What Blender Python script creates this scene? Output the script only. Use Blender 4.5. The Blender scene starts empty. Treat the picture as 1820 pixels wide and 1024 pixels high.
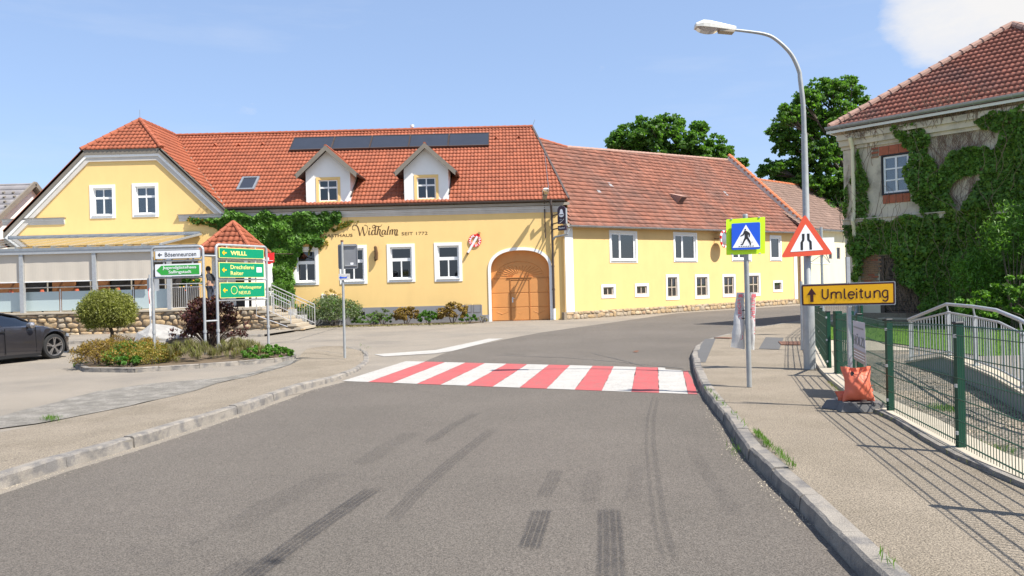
import bpy, bmesh, math, random
import numpy as np
from mathutils import Vector, Matrix
from mathutils.geometry import tessellate_polygon
random.seed(7); RS = np.random.RandomState(11)
SC = bpy.context.scene; COL = SC.collection
R = math.radians
# ------------------------------------------------------------------ camera
F = 1340.0; CH = 1.65; ROLL = math.atan(.025); PITCH = -2.7/F
cd = bpy.data.cameras.new('camera'); cam = bpy.data.objects.new('camera', cd); COL.objects.link(cam)
cd.sensor_width = 36; cd.lens = F/1820*36; cd.clip_end = 3000; cd.clip_start = .05
cam.matrix_world = Matrix.Translation((0, 0, CH)) @ Matrix.Rotation(R(90)+PITCH, 4, 'X') @ Matrix.Rotation(-ROLL, 4, 'Z')
SC.camera = cam
# ------------------------------------------------------------------ sun, sky
SUN = Vector((.502, -.278, .819)).normalized()
sd = bpy.data.lights.new('sun', 'SUN'); sd.energy = 4.5; sd.angle = R(.5); sd.color = (1, .95, .87)
so = bpy.data.objects.new('sun', sd); COL.objects.link(so); so.rotation_euler = SUN.to_track_quat('Z', 'Y').to_euler(); so.location = (20, -10, 30)
w = bpy.data.worlds.new('World'); SC.world = w; w.use_nodes = True
nt = w.node_tree; nt.nodes.clear(); N = nt.nodes.new; L = nt.links.new
def mth(nt, op, a, b=None, c=None):
    n = nt.nodes.new('ShaderNodeMath'); n.operation = op
    for i, v in enumerate((a, b, c)):
        if v is None: continue
        if isinstance(v, (int, float)): n.inputs[i].default_value = v
        else: nt.links.new(v, n.inputs[i])
    return n.outputs[0]
def ramp(nt, fac, stops):
    n = nt.nodes.new('ShaderNodeValToRGB'); e = n.color_ramp.elements
    while len(e) < len(stops): e.new(.5)
    for i, (p, c) in enumerate(stops):
        e[i].position = p; e[i].color = (c, c, c, 1) if isinstance(c, (int, float)) else (*c, 1)
    nt.links.new(fac, n.inputs[0]); return n.outputs[0]
def noise(nt, vec, scale, detail=4, rough=.55):
    n = nt.nodes.new('ShaderNodeTexNoise'); n.inputs['Scale'].default_value = scale; n.inputs['Detail'].default_value = detail
    n.inputs['Roughness'].default_value = rough
    if vec is not None: nt.links.new(vec, n.inputs['Vector'])
    return n.outputs['Fac']
def mixc(nt, fac, a, b, mode='MIX'):
    n = nt.nodes.new('ShaderNodeMix'); n.data_type = 'RGBA'; n.blend_type = mode
    for i, v in ((0, fac), (6, a), (7, b)):
        if isinstance(v, (int, float)): n.inputs[i].default_value = v
        elif isinstance(v, (tuple, list)): n.inputs[i].default_value = (*v[:3], 1)
        else: nt.links.new(v, n.inputs[i])
    return n.outputs[2]
sky = N('ShaderNodeTexSky'); sky.sky_type = 'NISHITA'; sky.sun_disc = False
sky.sun_elevation = math.asin(SUN.z); sky.sun_rotation = math.atan2(SUN.x, SUN.y)
sky.air_density = 1.0; sky.dust_density = 1.2; sky.ozone_density = 1.6; sky.altitude = 500
SKYS = .096
tc = N('ShaderNodeTexCoord')
mp = N('ShaderNodeMapping'); L(tc.outputs['Generated'], mp.inputs[0]); mp.inputs['Scale'].default_value = (1, 1, 2.2)
nf = noise(nt, mp.outputs[0], 5.5, 8, .62)
def cdir(px, py):
    dx = px-910; dy = 512-py; a = dx*math.cos(ROLL)+dy*math.sin(ROLL); b = -dx*math.sin(ROLL)+dy*math.cos(ROLL)-2.7
    return Vector((a, F, b)).normalized()
def blob(px, py, r0, r1):
    d = cdir(px, py); n = N('ShaderNodeVectorMath'); n.operation = 'DOT_PRODUCT'; L(tc.outputs['Generated'], n.inputs[0]); n.inputs[1].default_value = d
    mr = N('ShaderNodeMapRange'); L(n.outputs['Value'], mr.inputs[0]); mr.inputs[1].default_value = math.cos(r0); mr.inputs[2].default_value = math.cos(r1)
    mr.interpolation_type = 'SMOOTHSTEP'; return mr.outputs[0]
bl = mth(nt, 'MAXIMUM', blob(1820, -35, .12, .03), blob(1705, -12, .105, .0))
cm = ramp(nt, mth(nt, 'ADD', mth(nt, 'MULTIPLY', bl, .55), mth(nt, 'MULTIPLY', nf, .9)), [(.60, 0), (.82, .75), (1.0, 1)])
mp2 = N('ShaderNodeMapping'); L(tc.outputs['Generated'], mp2.inputs[0]); mp2.inputs['Scale'].default_value = (1, 1, 6)
wisp = ramp(nt, noise(nt, mp2.outputs[0], 2.3, 6, .6), [(.52, 0), (.85, .35)])
sep = N('ShaderNodeSeparateXYZ'); L(tc.outputs['Generated'], sep.inputs[0])
hz = ramp(nt, sep.outputs[2], [(0, .55), (.5, .42)])
c0 = mixc(nt, hz, sky.outputs[0], (2.7, 3.75, 6.0))
c1 = mixc(nt, wisp, c0, (4.2, 4.6, 5.4))
c2 = mixc(nt, cm, c1, (5.1, 5.05, 5.05))
bg = N('ShaderNodeBackground'); L(c2, bg.inputs[0]); bg.inputs[1].default_value = SKYS
ow = N('ShaderNodeOutputWorld'); L(bg.outputs[0], ow.inputs[0])
SC.view_settings.view_transform = 'Standard'; SC.view_settings.look = 'None'; SC.view_settings.gamma = 1
SC.view_settings.use_curve_mapping = False; SC.view_settings.exposure = .92
SC.cycles.max_bounces = 6; SC.cycles.transparent_max_bounces = 12
SC.cycles.use_denoising = True
# ------------------------------------------------------------------ measuring helpers
def at(px, py, Y):
    d = cdir(px, py); k = Y/d.y; return Vector((d.x*k, Y, CH+d.z*k))
def g(px, py, z=0.):
    d = cdir(px, py); k = (z-CH)/d.z; return Vector((d.x*k, d.y*k, z))
def onp(px, py, P0, n):
    d = cdir(px, py); C = Vector((0, 0, CH)); k = (Vector(P0)-C).dot(n)/d.dot(n); return C+d*k
Z3 = Vector((0, 0, 1))
def WM(O, u, n=None):
    u = Vector(u).normalized(); n = u.cross(Z3) if n is None else Vector(n)
    M = Matrix.Identity(4)
    for i, c in enumerate((u, Z3, n)):
        M[0][i], M[1][i], M[2][i] = c
    M[0][3], M[1][3], M[2][3] = O; return M
def PM(O, u, v):          # plane matrix: u, v, normal
    u = Vector(u).normalized(); v = Vector(v).normalized(); n = u.cross(v); M = Matrix.Identity(4)
    for i, c in enumerate((u, v, n)):
        M[0][i], M[1][i], M[2][i] = c
    M[0][3], M[1][3], M[2][3] = O; return M
# ------------------------------------------------------------------ materials
MATS = {}
def mat(name, col, rough=.8, var=.12, vscale=3., bump=0., bscale=40., metal=0., island=0., spec=.5, grain=0., gscale=200., col2=None, c2s=1.5, c2r=(.45, .62), trans=None, coat=0., streak=0., wear=0.):
    m = bpy.data.materials.new(name); m.use_nodes = True; nt = m.node_tree; b = nt.nodes['Principled BSDF']
    tc = nt.nodes.new('ShaderNodeTexCoord'); geo = nt.nodes.new('ShaderNodeNewGeometry'); v = geo.outputs['Position']
    c = None
    base = (*col, 1)
    rgb = nt.nodes.new('ShaderNodeRGB'); rgb.outputs[0].default_value = base; c = rgb.outputs[0]
    if col2: c = mixc(nt, ramp(nt, noise(nt, v, c2s, 5, .65), [(c2r[0], 0), (c2r[1], 1)]), c, col2)
    if var:
        c = mixc(nt, 1., c, ramp(nt, noise(nt, v, vscale, 5, .6), [(.25, 1-var), (.75, 1+var)]), 'MULTIPLY')
    if grain:
        c = mixc(nt, 1., c, ramp(nt, noise(nt, v, gscale, 2, .6), [(.3, 1-grain), (.7, 1+grain)]), 'MULTIPLY')
    if streak:
        mpn = nt.nodes.new('ShaderNodeMapping'); mpn.inputs['Scale'].default_value = (1, 1, .22); nt.links.new(v, mpn.inputs[0])
        c = mixc(nt, 1., c, ramp(nt, noise(nt, mpn.outputs[0], 1.5, 7, .6), [(.25, 1-streak), (.65, 1.)]), 'MULTIPLY')
        c = mixc(nt, ramp(nt, noise(nt, v, 1.3, 6, .7), [(.58, 0), (.72, .5)]), c, tuple(x*(1-streak*1.2) for x in col))
    if wear:
        c = mixc(nt, mth(nt, 'MULTIPLY', ramp(nt, noise(nt, v, 38, 4, .75), [(.52, 0), (.64, 1)]), ramp(nt, noise(nt, v, 1.6, 3, .6), [(.35, .15), (.65, wear)])), c, (.17, .15, .13))
    if island:
        c = mixc(nt, 1., c, ramp(nt, geo.outputs['Random Per Island'], [(0, 1-island), (1, 1+island)]), 'MULTIPLY')
    nt.links.new(c, b.inputs['Base Color']); b.inputs['Roughness'].default_value = rough; b.inputs['Metallic'].default_value = metal
    b.inputs['Specular IOR Level'].default_value = spec
    if coat: b.inputs['Coat Weight'].default_value = coat; b.inputs['Coat Roughness'].default_value = .05
    if bump:
        bp = nt.nodes.new('ShaderNodeBump'); bp.inputs['Strength'].default_value = bump; bp.inputs['Distance'].default_value = .02
        nt.links.new(noise(nt, v, bscale, 4, .6), bp.inputs['Height']); nt.links.new(bp.outputs[0], b.inputs['Normal'])
    if trans:
        out = nt.nodes['Material Output']; tl = nt.nodes.new('ShaderNodeBsdfTranslucent'); nt.links.new(c, tl.inputs[0])
        if trans[1] is not None: nt.links.new(mixc(nt, 1., c, trans[1], 'MULTIPLY'), tl.inputs[0])
        ms = nt.nodes.new('ShaderNodeMixShader'); ms.inputs[0].default_value = trans[0]
        nt.links.new(b.outputs[0], ms.inputs[1]); nt.links.new(tl.outputs[0], ms.inputs[2]); nt.links.new(ms.outputs[0], out.inputs[0])
    MATS[name] = m; return m
def glassmat(name, tint=(.7, .75, .78), refl=.12, op=0., rough=.02):
    m = bpy.data.materials.new(name); m.use_nodes = True; nt = m.node_tree; nt.nodes.clear()
    o = nt.nodes.new('ShaderNodeOutputMaterial'); t = nt.nodes.new('ShaderNodeBsdfTransparent'); t.inputs[0].default_value = (*tint, 1)
    gl = nt.nodes.new('ShaderNodeBsdfGlossy'); gl.inputs['Roughness'].default_value = rough
    fr = nt.nodes.new('ShaderNodeFresnel'); fr.inputs[0].default_value = 1.5
    ms = nt.nodes.new('ShaderNodeMixShader'); nt.links.new(mth(nt, 'ADD', mth(nt, 'MULTIPLY', fr.outputs[0], 1.3), refl), ms.inputs[0])
    a = t.outputs[0]
    if op:
        d = nt.nodes.new('ShaderNodeBsdfDiffuse'); d.inputs[0].default_value = (*tint, 1); m2 = nt.nodes.new('ShaderNodeMixShader'); m2.inputs[0].default_value = op
        nt.links.new(a, m2.inputs[1]); nt.links.new(d.outputs[0], m2.inputs[2]); a = m2.outputs[0]
    nt.links.new(a, ms.inputs[1]); nt.links.new(gl.outputs[0], ms.inputs[2]); nt.links.new(ms.outputs[0], o.inputs[0]); MATS[name] = m; return m
mat('yellow', (.86, .59, .235), .9, .035, .8, .12, 30, grain=.02, gscale=60, streak=.05)
mat('yellow2', (.76, .51, .21), .9, .05, .8, .12, 30, streak=.06)
mat('cream', (.78, .71, .47), .9, .05, 1, .1, 30, streak=.1)
mat('white', (.86, .85, .81), .8, .04, 1.5, .05, 40, streak=.04)
mat('whitepaint', (.80, .80, .78), .45, .03, 4)
mat('trimgrey', (.60, .56, .50), .8, .1, 2, .05, streak=.1)
mat('plinth', (.25, .25, .26), .9, .08, 2, .1)
mat('roof_new', (.315, .086, .038), .75, .14, 1.2, .1, 60, island=.13)
mat('roof_old', (.235, .092, .058), .9, .2, .8, .2, 40, island=.24, col2=(.165, .09, .07), c2s=.55, c2r=(.42, .75))
mat('roof_villa', (.25, .088, .058), .9, .2, 1.5, .2, 40, island=.15, col2=(.13, .075, .065), c2s=.5, c2r=(.52, .78))
mat('roof_brown', (.20, .13, .10), .9, .15, 1.5, .2, 40, island=.2)
mat('roof_orange', (.48, .15, .06), .85, .15, 2, .1)
mat('roof_grey', (.24, .225, .225), .8, .1, 1.5, island=.1)
mat('hipcap', (.36, .22, .17), .95, .25, 6, .2, 60, island=.2)
mat('fascia', (.20, .175, .14), .7, .1, 3)
mat('soffit', (.36, .31, .24), .8, .1, 3)
mat('brown_metal', (.075, .055, .045), .45, .1, 4)
mat('zinc', (.34, .36, .37), .45, .15, 6, metal=.6)
mat('galv', (.44, .45, .45), .5, .12, 12, metal=.45, spec=.4)
mat('galv_pole', (.36, .37, .36), .55, .14, 9, metal=.3)
mat('steel', (.62, .62, .62), .3, .05, 5, metal=.6)
mat('gate', (.62, .27, .08), .6, .06, 3, .05, 80)
mat('gate_dark', (.50, .21, .06), .7, .06, 3)
mat('dark', (.012, .012, .013), .5, 0)
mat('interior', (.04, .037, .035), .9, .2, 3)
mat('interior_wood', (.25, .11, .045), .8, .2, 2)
mat('curtain', (.62, .62, .60), .95, .1, 6, trans=(.3, None))
mat('blind', (.62, .56, .47), .9, .04, 2, trans=(.15, None))
mat('old_frame', (.40, .33, .26), .9, .2, 12)
mat('asphalt', (.128, .112, .094), .93, .12, .35, .6, 160, grain=.5, gscale=95, col2=(.142, .123, .104), c2s=.22, c2r=(.4, .65), spec=.3)
mat('forecourt', (.255, .222, .18), .95, .10, .5, .5, 120, grain=.3, gscale=80, col2=(.215, .19, .158), c2s=.35, spec=.25)
mat('pavement', (.26, .218, .165), .95, .08, 1.2, .7, 130, grain=.62, gscale=85, col2=(.225, .188, .14), c2s=.8, spec=.25)
mat('rough_asphalt', (.17, .155, .13), .95, .25, 4, .8, 60, grain=.35, gscale=50, col2=(.24, .22, .19), c2s=3)
mat('kerb', (.26, .232, .195), .9, .2, 3, .5, 90, grain=.2, gscale=120, col2=(.15, .14, .13), c2s=5)
mat('joint', (.20, .18, .15), .95, .2, 10)
mat('concrete', (.42, .365, .28), .9, .1, 3, .2, 70, grain=.08, gscale=90)
mat('concrete_grey', (.22, .24, .23), .9, .15, 2, .2, 50)
mat('paint_white', (.42, .40, .365), .8, wear=.8, var=.05, vscale=3, bump=.15, bscale=200, col2=(.36, .345, .315), c2s=4.3, c2r=(.42, .72), grain=.08, gscale=110)
mat('paint_red', (.42, .075, .075), .8, wear=.8, var=.08, vscale=3, bump=.15, bscale=200, col2=(.33, .09, .085), c2s=4.3, c2r=(.42, .72), grain=.1, gscale=110)
mat('stone', (.42, .30, .165), .95, .2, 6, .5, 30, col2=(.30, .22, .14), c2s=5, grain=.1, gscale=60)
mat('stone2', (.33, .27, .20), .95, .2, 6, .5, 30, col2=(.44, .36, .24), c2s=5)
mat('stone3', (.46, .37, .24), .95, .2, 6, .5, 30, col2=(.33, .2, .12), c2s=4)
mat('mortar', (.24, .195, .14), .95, .2, 12, .4, 60)
mat('villa_wall', (.64, .56, .42), .95, .12, 1.2, .3, 25, streak=.12, col2=(.30, .26, .20), c2s=1.1, c2r=(.5, .7))
mat('brick', (.38, .115, .06), .9, .2, 8, .3, 60, island=.2)
mat('brick_old', (.34, .19, .11), .95, .2, 8, .3, 60)
mat('old_wood', (.085, .065, .052), .9, .3, 9, .4, 30)
mat('bark', (.09, .07, .052), .95, .25, 8, .6, 30)
mat('stem', (.20, .13, .09), .95, .2, 8)
def leafm(name, col, isl=.35, tr=.35, rough=.5):
    return mat(name, col, rough, .2, .6, island=isl, trans=(tr, (1.3, 1.5, .5)), spec=.35)
leafm('leaf_tree', (.10, .20, .035), .35, .5); leafm('leaf_ivy', (.115, .225, .035), .5); leafm('leaf_ivy_light', (.17, .27, .035), .35)
leafm('leaf_ivy_main', (.11, .235, .03), .45)
leafm('leaf_olive', (.22, .23, .055), .35); leafm('leaf_red', (.085, .03, .028), .5, .3); leafm('leaf_green', (.075, .17, .025), .35)
leafm('leaf_sage', (.16, .20, .10), .3); leafm('leaf_yellow', (.30, .20, .04), .4); leafm('leaf_bronze', (.19, .12, .045), .5)
leafm('leaf_dry', (.22, .19, .10), .35); leafm('grass', (.10, .19, .025), .35, .4)
leafm('ivy_tip', (.30, .24, .03), .3)
mat('lawn', (.085, .16, .022), .95, .25, 5, .6, 60, grain=.3, gscale=70, spec=.1)
mat('gravel', (.16, .14, .115), .95, .2, 1, .9, 60, grain=.9, gscale=35, col2=(.26, .21, .155), c2s=1.2)
mat('earth', (.12, .085, .05), .95, .3, 5, .6, 40)
mat('fence_green', (.006, .055, .03), .5, .08, 5, spec=.3)
mat('wire_green', (.012, .06, .035), .5, 0)
mat('sign_green', (.0, .25, .12), .4, .03, 5); mat('sign_green2', (.035, .38, .05), .4, .03, 5)
mat('sign_yellow', (.80, .70, .22), .45, 0); mat('sign_white', (.86, .86, .86), .4, .02, 6); mat('sign_black', (.012, .012, .014), .5, 0)
mat('sign_blue', (.008, .09, .62), .4, .03, 8); mat('sign_neon', (.62, .98, .01), .5, .02, 8); mat('sign_red', (.72, .085, .035), .45, .04, 8)
mat('sign_orange', (1.0, .50, .0), .45, .03, 6); mat('sign_maroon', (.06, .008, .008), .5, 0)
mat('sign_back', (.20, .21, .22), .55, .1, 6); mat('sign_gold', (.45, .32, .12), .6, 0); mat('pure_red', (.75, .02, .02), .5, 0)
mat('lettering', (.11, .055, .02), .8, 0); mat('lettering2', (.40, .30, .14), .8, 0)
mat('bag', (.72, .17, .09), .55, .12, 8, .25, 25, trans=(.12, None)); mat('rubber', (.13, .125, .12), .85, .15, 12, .3, 60)
mat('plastic_white', (.74, .73, .70), .35, .06, 10, .3, 20, trans=(.3, None))
mat('car_paint', (.055, .052, .058), .3, .02, 5, metal=.6, coat=1.); mat('tyre', (.018, .018, .018), .8, 0); mat('rim', (.45, .43, .42), .3, 0, metal=.8)
mat('lamp_body', (.66, .64, .58), .6, .15, 25, grain=.12, gscale=140)
mat('solar', (.03, .034, .045), .3, .1, 2, spec=.5)
mat('poster_grey', (.50, .47, .50), .7, .05, 8); mat('poster_brown', (.42, .31, .26), .7, .05, 8); mat('print_red', (.75, .16, .18), .5, 0); mat('purple', (.035, .015, .03), .4, 0); mat('skin', (.42, .24, .16), .6, 0); mat('cloth_dark', (.035, .037, .042), .9, 0); mat('hair', (.02, .015, .012), .8, 0); mat('jeans', (.04, .05, .08), .9, 0)
mat('boulder', (.28, .27, .255), .9, .12, 5, .6, 14, col2=(.34, .33, .31), c2s=4)
mat('iron', (.16, .075, .045), .8, .3, 15, .3, 60)
mat('patch', (.10, .098, .095), .9, .1, 4, .3, 200, grain=.2, gscale=160)
glassmat('pane', (.62, .66, .68), .10); glassmat('pane_dark', (.30, .31, .33), .05); glassmat('lamp_glass', (.85, .86, .86), .15, .25, .1)
glassmat('car_glass', (.18, .2, .22), .12); glassmat('roof_glass', (.86, .86, .84), .05)
glassmat('frosted', (.50, .60, .60), .03, .85, .25)
def skidm(name, dens, lines=True):
    m = bpy.data.materials.new(name); m.use_nodes = True; nt = m.node_tree; b = nt.nodes['Principled BSDF']; b.inputs['Base Color'].default_value = (.035, .033, .035, 1); b.inputs['Roughness'].default_value = .85
    o = nt.nodes['Material Output']; tc = nt.nodes.new('ShaderNodeUVMap'); sp = nt.nodes.new('ShaderNodeSeparateXYZ'); nt.links.new(tc.outputs[0], sp.inputs[0])
    geo = nt.nodes.new('ShaderNodeNewGeometry')
    ux = sp.outputs[0]; uy = sp.outputs[1]
    edge = mth(nt, 'MULTIPLY', mth(nt, 'MULTIPLY', ux, mth(nt, 'SUBTRACT', 1., ux)), 4.)
    edge = ramp(nt, edge, [(.0, 0), (.45, 1)])
    ends = ramp(nt, mth(nt, 'MULTIPLY', mth(nt, 'MULTIPLY', uy, mth(nt, 'SUBTRACT', 1., uy)), 4.), [(0, 0), (.25, 1)])
    nz = ramp(nt, noise(nt, geo.outputs['Position'], 130, 3, .7), [(.36, .25), (.62, 1)])
    nz2 = ramp(nt, noise(nt, geo.outputs['Position'], 5, 3, .6), [(.3, .5), (.65, 1)])
    a = mth(nt, 'MULTIPLY', mth(nt, 'MULTIPLY', edge, ends), mth(nt, 'MULTIPLY', nz, nz2))
    if lines:
        gr = ramp(nt, mth(nt, 'ABSOLUTE', mth(nt, 'SINE', mth(nt, 'MULTIPLY', ux, math.pi*4))), [(.10, .1), (.5, 1)])
        a = mth(nt, 'MULTIPLY', a, gr)
    a = mth(nt, 'MULTIPLY', a, dens)
    t = nt.nodes.new('ShaderNodeBsdfTransparent'); ms = nt.nodes.new('ShaderNodeMixShader'); nt.links.new(a, ms.inputs[0]); nt.links.new(t.outputs[0], ms.inputs[1]); nt.links.new(b.outputs[0], ms.inputs[2]); nt.links.new(ms.outputs[0], o.inputs[0]); MATS[name] = m
skidm('skid', .62); skidm('skid_faint', .14, False); skidm('skid_mid', .30)
# ------------------------------------------------------------------ objects
LOC = {}
def tag(o, label=None, cat=None, group=None, kind=None):
    if label: o['label'] = label
    if cat: o['category'] = cat
    if group: o['group'] = group
    if kind: o['kind'] = kind
    return o
def thing(name, label, cat, loc=(0, 0, 0), group=None):
    o = bpy.data.objects.new(name, None); COL.objects.link(o); o.location = loc; o.empty_display_size = .2
    LOC[o.name] = Vector(loc); return tag(o, label, cat, group)
def sgroup(name, loc=(0, 0, 0)):
    o = bpy.data.objects.new(name, None); COL.objects.link(o); o.location = loc; LOC[o.name] = Vector(loc); o['kind'] = 'structure'; return o
class MB:
    def __init__(s): s.v = []; s.f = []; s.mi = []; s.m = Matrix.Identity(4); s.k = 0
    def on(s, M): s.m = M; return s
    def add(s, vs, fs):
        b = len(s.v); s.v += [s.m @ Vector(p) for p in vs]
        for f in fs: s.f.append(tuple(i+b for i in f)); s.mi.append(s.k)
        return s
    def box(s, x0, x1, y0, y1, z0, z1):
        return s.add([(x0, y0, z0), (x1, y0, z0), (x1, y1, z0), (x0, y1, z0), (x0, y0, z1), (x1, y0, z1), (x1, y1, z1), (x0, y1, z1)],
                     [(0, 3, 2, 1), (4, 5, 6, 7), (0, 1, 5, 4), (1, 2, 6, 5), (2, 3, 7, 6), (3, 0, 4, 7)])
    def bbox(s, x0, x1, y0, y1, z0, z1, b=.01):   # box with bevelled z1 face
        vs = [(x0, y0, z0), (x1, y0, z0), (x1, y1, z0), (x0, y1, z0), (x0, y0, z1-b), (x1, y0, z1-b), (x1, y1, z1-b), (x0, y1, z1-b),
              (x0+b, y0+b, z1), (x1-b, y0+b, z1), (x1-b, y1-b, z1), (x0+b, y1-b, z1)]
        return s.add(vs, [(0, 3, 2, 1), (0, 1, 5, 4), (1, 2, 6, 5), (2, 3, 7, 6), (3, 0, 4, 7), (4, 5, 9, 8), (5, 6, 10, 9), (6, 7, 11, 10), (7, 4, 8, 11), (8, 9, 10, 11)])
    def tube(s, pts, r, n=8, cap=True):
        pts = [Vector(p) for p in pts]; rs = r if isinstance(r, (list, tuple)) else [r]*len(pts); vs = []; fs = []
        up = None
        for i, p in enumerate(pts):
            d = (pts[min(i+1, len(pts)-1)]-pts[max(i-1, 0)]).normalized()
            if up is None: up = Vector((0, 0, 1)) if abs(d.z) < .9 else Vector((1, 0, 0))
            a = d.cross(up).normalized(); b = a.cross(d).normalized(); up = b
            for k in range(n):
                t = 2*math.pi*k/n; vs.append(p+(a*math.cos(t)+b*math.sin(t))*rs[i])
        for i in range(len(pts)-1):
            for k in range(n): fs.append((i*n+k, i*n+(k+1) % n, (i+1)*n+(k+1) % n, (i+1)*n+k))
        if cap: fs.append(tuple(range(n-1, -1, -1))); fs.append(tuple((len(pts)-1)*n+k for k in range(n)))
        return s.add(vs, fs)
    def bar(s, p, q, w, h=None):      # square bar
        h = h or w; p = Vector(p); q = Vector(q); d = (q-p).normalized(); up = Vector((0, 0, 1)) if abs(d.z) < .95 else Vector((0, 1, 0))
        a = d.cross(up).normalized()*w/2; b = a.cross(d).normalized()*h/2
        return s.add([p-a-b, p+a-b, p+a+b, p-a+b, q-a-b, q+a-b, q+a+b, q-a+b], [(0, 3, 2, 1), (4, 5, 6, 7), (0, 1, 5, 4), (1, 2, 6, 5), (2, 3, 7, 6), (3, 0, 4, 7)])
    def prism(s, poly, z0, z1, holes=()):   # 2D polygon in local xy extruded along z, optional holes
        rings = [list(poly)]+[list(h) for h in holes]; n = sum(len(r) for r in rings)
        tri = tessellate_polygon([[Vector((p[0], p[1], 0)) for p in r] for r in rings])
        flat = [p for r in rings for p in r]
        vs = [(p[0], p[1], z1) for p in flat]+[(p[0], p[1], z0) for p in flat]
        fs = [tuple(t) for t in tri]+[tuple(i+n for i in reversed(t)) for t in tri]
        b = 0
        for r in rings:
            m = len(r)
            for i in range(m): j = (i+1) % m; fs.append((b+i, b+j, n+b+j, n+b+i))
            b += m
        return s.add(vs, fs)
    def disc(s, c, r, z0, z1, n=24, sx=1): return s.prism([(c[0]+r*sx*math.cos(2*math.pi*k/n), c[1]+r*math.sin(2*math.pi*k/n)) for k in range(n)], z0, z1)
    def lathe(s, prof, n=16, axis=(0, 0)):
        vs = []; fs = []
        for (r, z) in prof:
            for k in range(n): t = 2*math.pi*k/n; vs.append((axis[0]+r*math.cos(t), axis[1]+r*math.sin(t), z))
        for i in range(len(prof)-1):
            for k in range(n): fs.append((i*n+k, i*n+(k+1) % n, (i+1)*n+(k+1) % n, (i+1)*n+k))
        return s.add(vs, fs)
def mk(name, mb, m, parent=None, smooth=False, label=None, cat=None, group=None, kind=None, loc=None, fixn=True):
    me = bpy.data.meshes.new(name); off = LOC[parent.name] if parent else Vector(loc or (0, 0, 0))
    me.from_pydata([v-off for v in mb.v], [], mb.f)
    for x in (m if isinstance(m, (list, tuple)) else [m]): me.materials.append(MATS[x])
    if isinstance(m, (list, tuple)): me.polygons.foreach_set('material_index', mb.mi)
    if fixn and len(mb.f) < 20000:
        bm = bmesh.new(); bm.from_mesh(me); bmesh.ops.recalc_face_normals(bm, faces=bm.faces); bm.to_mesh(me); bm.free()
    if smooth: me.polygons.foreach_set('use_smooth', [True]*len(me.polygons)); me.set_sharp_from_angle(angle=R(40))
    me.update(); o = bpy.data.objects.new(name, me); COL.objects.link(o)
    if parent: o.parent = parent; LOC[o.name] = LOC[parent.name].copy()
    else: o.location = off; LOC[o.name] = off.copy()
    return tag(o, label, cat, group, kind)
def npmesh(name, V, Fq, m, parent=None, mis=None, loc=None, **kw):
    off = LOC[parent.name] if parent else Vector(loc or (0, 0, 0)); V = np.asarray(V, dtype=np.float32)-np.array(off, dtype=np.float32); Fq = np.asarray(Fq, dtype=np.int32); k = Fq.shape[1]
    me = bpy.data.meshes.new(name); me.vertices.add(len(V)); me.vertices.foreach_set('co', V.ravel()); me.loops.add(Fq.size); me.loops.foreach_set('vertex_index', Fq.ravel())
    me.polygons.add(len(Fq)); me.polygons.foreach_set('loop_start', np.arange(0, Fq.size, k, dtype=np.int32))
    for x in (m if isinstance(m, (list, tuple)) else [m]): me.materials.append(MATS[x])
    if mis is not None: me.polygons.foreach_set('material_index', np.asarray(mis, dtype=np.int32))
    me.update(calc_edges=True); me.validate(); o = bpy.data.objects.new(name, me); COL.objects.link(o)
    if parent: o.parent = parent; LOC[o.name] = LOC[parent.name].copy()
    else: o.location = off; LOC[o.name] = off.copy()
    return tag(o, **kw)
def inst(name, me, parent, M):
    o = bpy.data.objects.new(name, me); COL.objects.link(o); o.parent = parent; o.matrix_local = Matrix.Translation(-LOC[parent.name]) @ M; LOC[o.name] = LOC[parent.name]; return o
def text(body, M, h, m, parent, name='lettering', w=None, bold=0, shear=0, align='LEFT', ext=.002, lean=0):
    cu = bpy.data.curves.new(name, 'FONT'); cu.body = body; cu.size = h/.72; cu.extrude = ext; cu.offset = bold; cu.shear = shear; cu.align_x = align; cu.resolution_u = 3
    to = bpy.data.objects.new('t', cu); COL.objects.link(to); dg = bpy.context.evaluated_depsgraph_get(); me = bpy.data.meshes.new_from_object(to.evaluated_get(dg))
    bpy.data.objects.remove(to); me.name = name; me.materials.clear(); me.materials.append(MATS[m])
    xs = [v.co.x for v in me.vertices]; k = 1
    if w: k = w/(max(xs)-min(xs))
    x0 = min(xs) if align == 'LEFT' else (min(xs)+max(xs))/2
    off = LOC[parent.name]
    for v in me.vertices: p = v.co; v.co = (M @ Vector(((p.x-x0)*k, p.y, p.z)))-off
    o = bpy.data.objects.new(name, me); COL.objects.link(o); o.parent = parent; LOC[o.name] = off; return o
def wpoly(pts): return [(p[0], p[1]) for p in pts]
def inside(p, poly):
    x, y = p; r = False; n = len(poly)
    for i in range(n):
        x1, y1 = poly[i]; x2, y2 = poly[(i+1) % n]
        if (y1 > y) != (y2 > y) and x < (x2-x1)*(y-y1)/(y2-y1)+x1: r = not r
    return r
def wobble(pts, step, amp, closed=False, seed=1):
    rr = random.Random(seed); out = []; n = len(pts)
    for i in range(n if closed else n-1):
        a = Vector(pts[i]); b = Vector(pts[(i+1) % n]); k = max(1, int((b-a).length/step))
        for j in range(k):
            q = a.lerp(b, j/k)
            out.append((q.x+(rr.uniform(-amp, amp) if j else 0), q.y+(rr.uniform(-amp, amp) if j else 0)))
    if not closed: out.append(tuple(pts[-1][:2]))
    return out
def sheet(name, poly, z, m, kind='structure', parent=None, **kw):
    mb = MB(); tri = tessellate_polygon([[Vector((p[0], p[1], 0)) for p in poly]]); mb.add([(p[0], p[1], z if not callable(z) else z(p)) for p in poly], [tuple(t) for t in tri])
    return mk(name, mb, m, parent, kind=kind, fixn=True, **kw)
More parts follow.
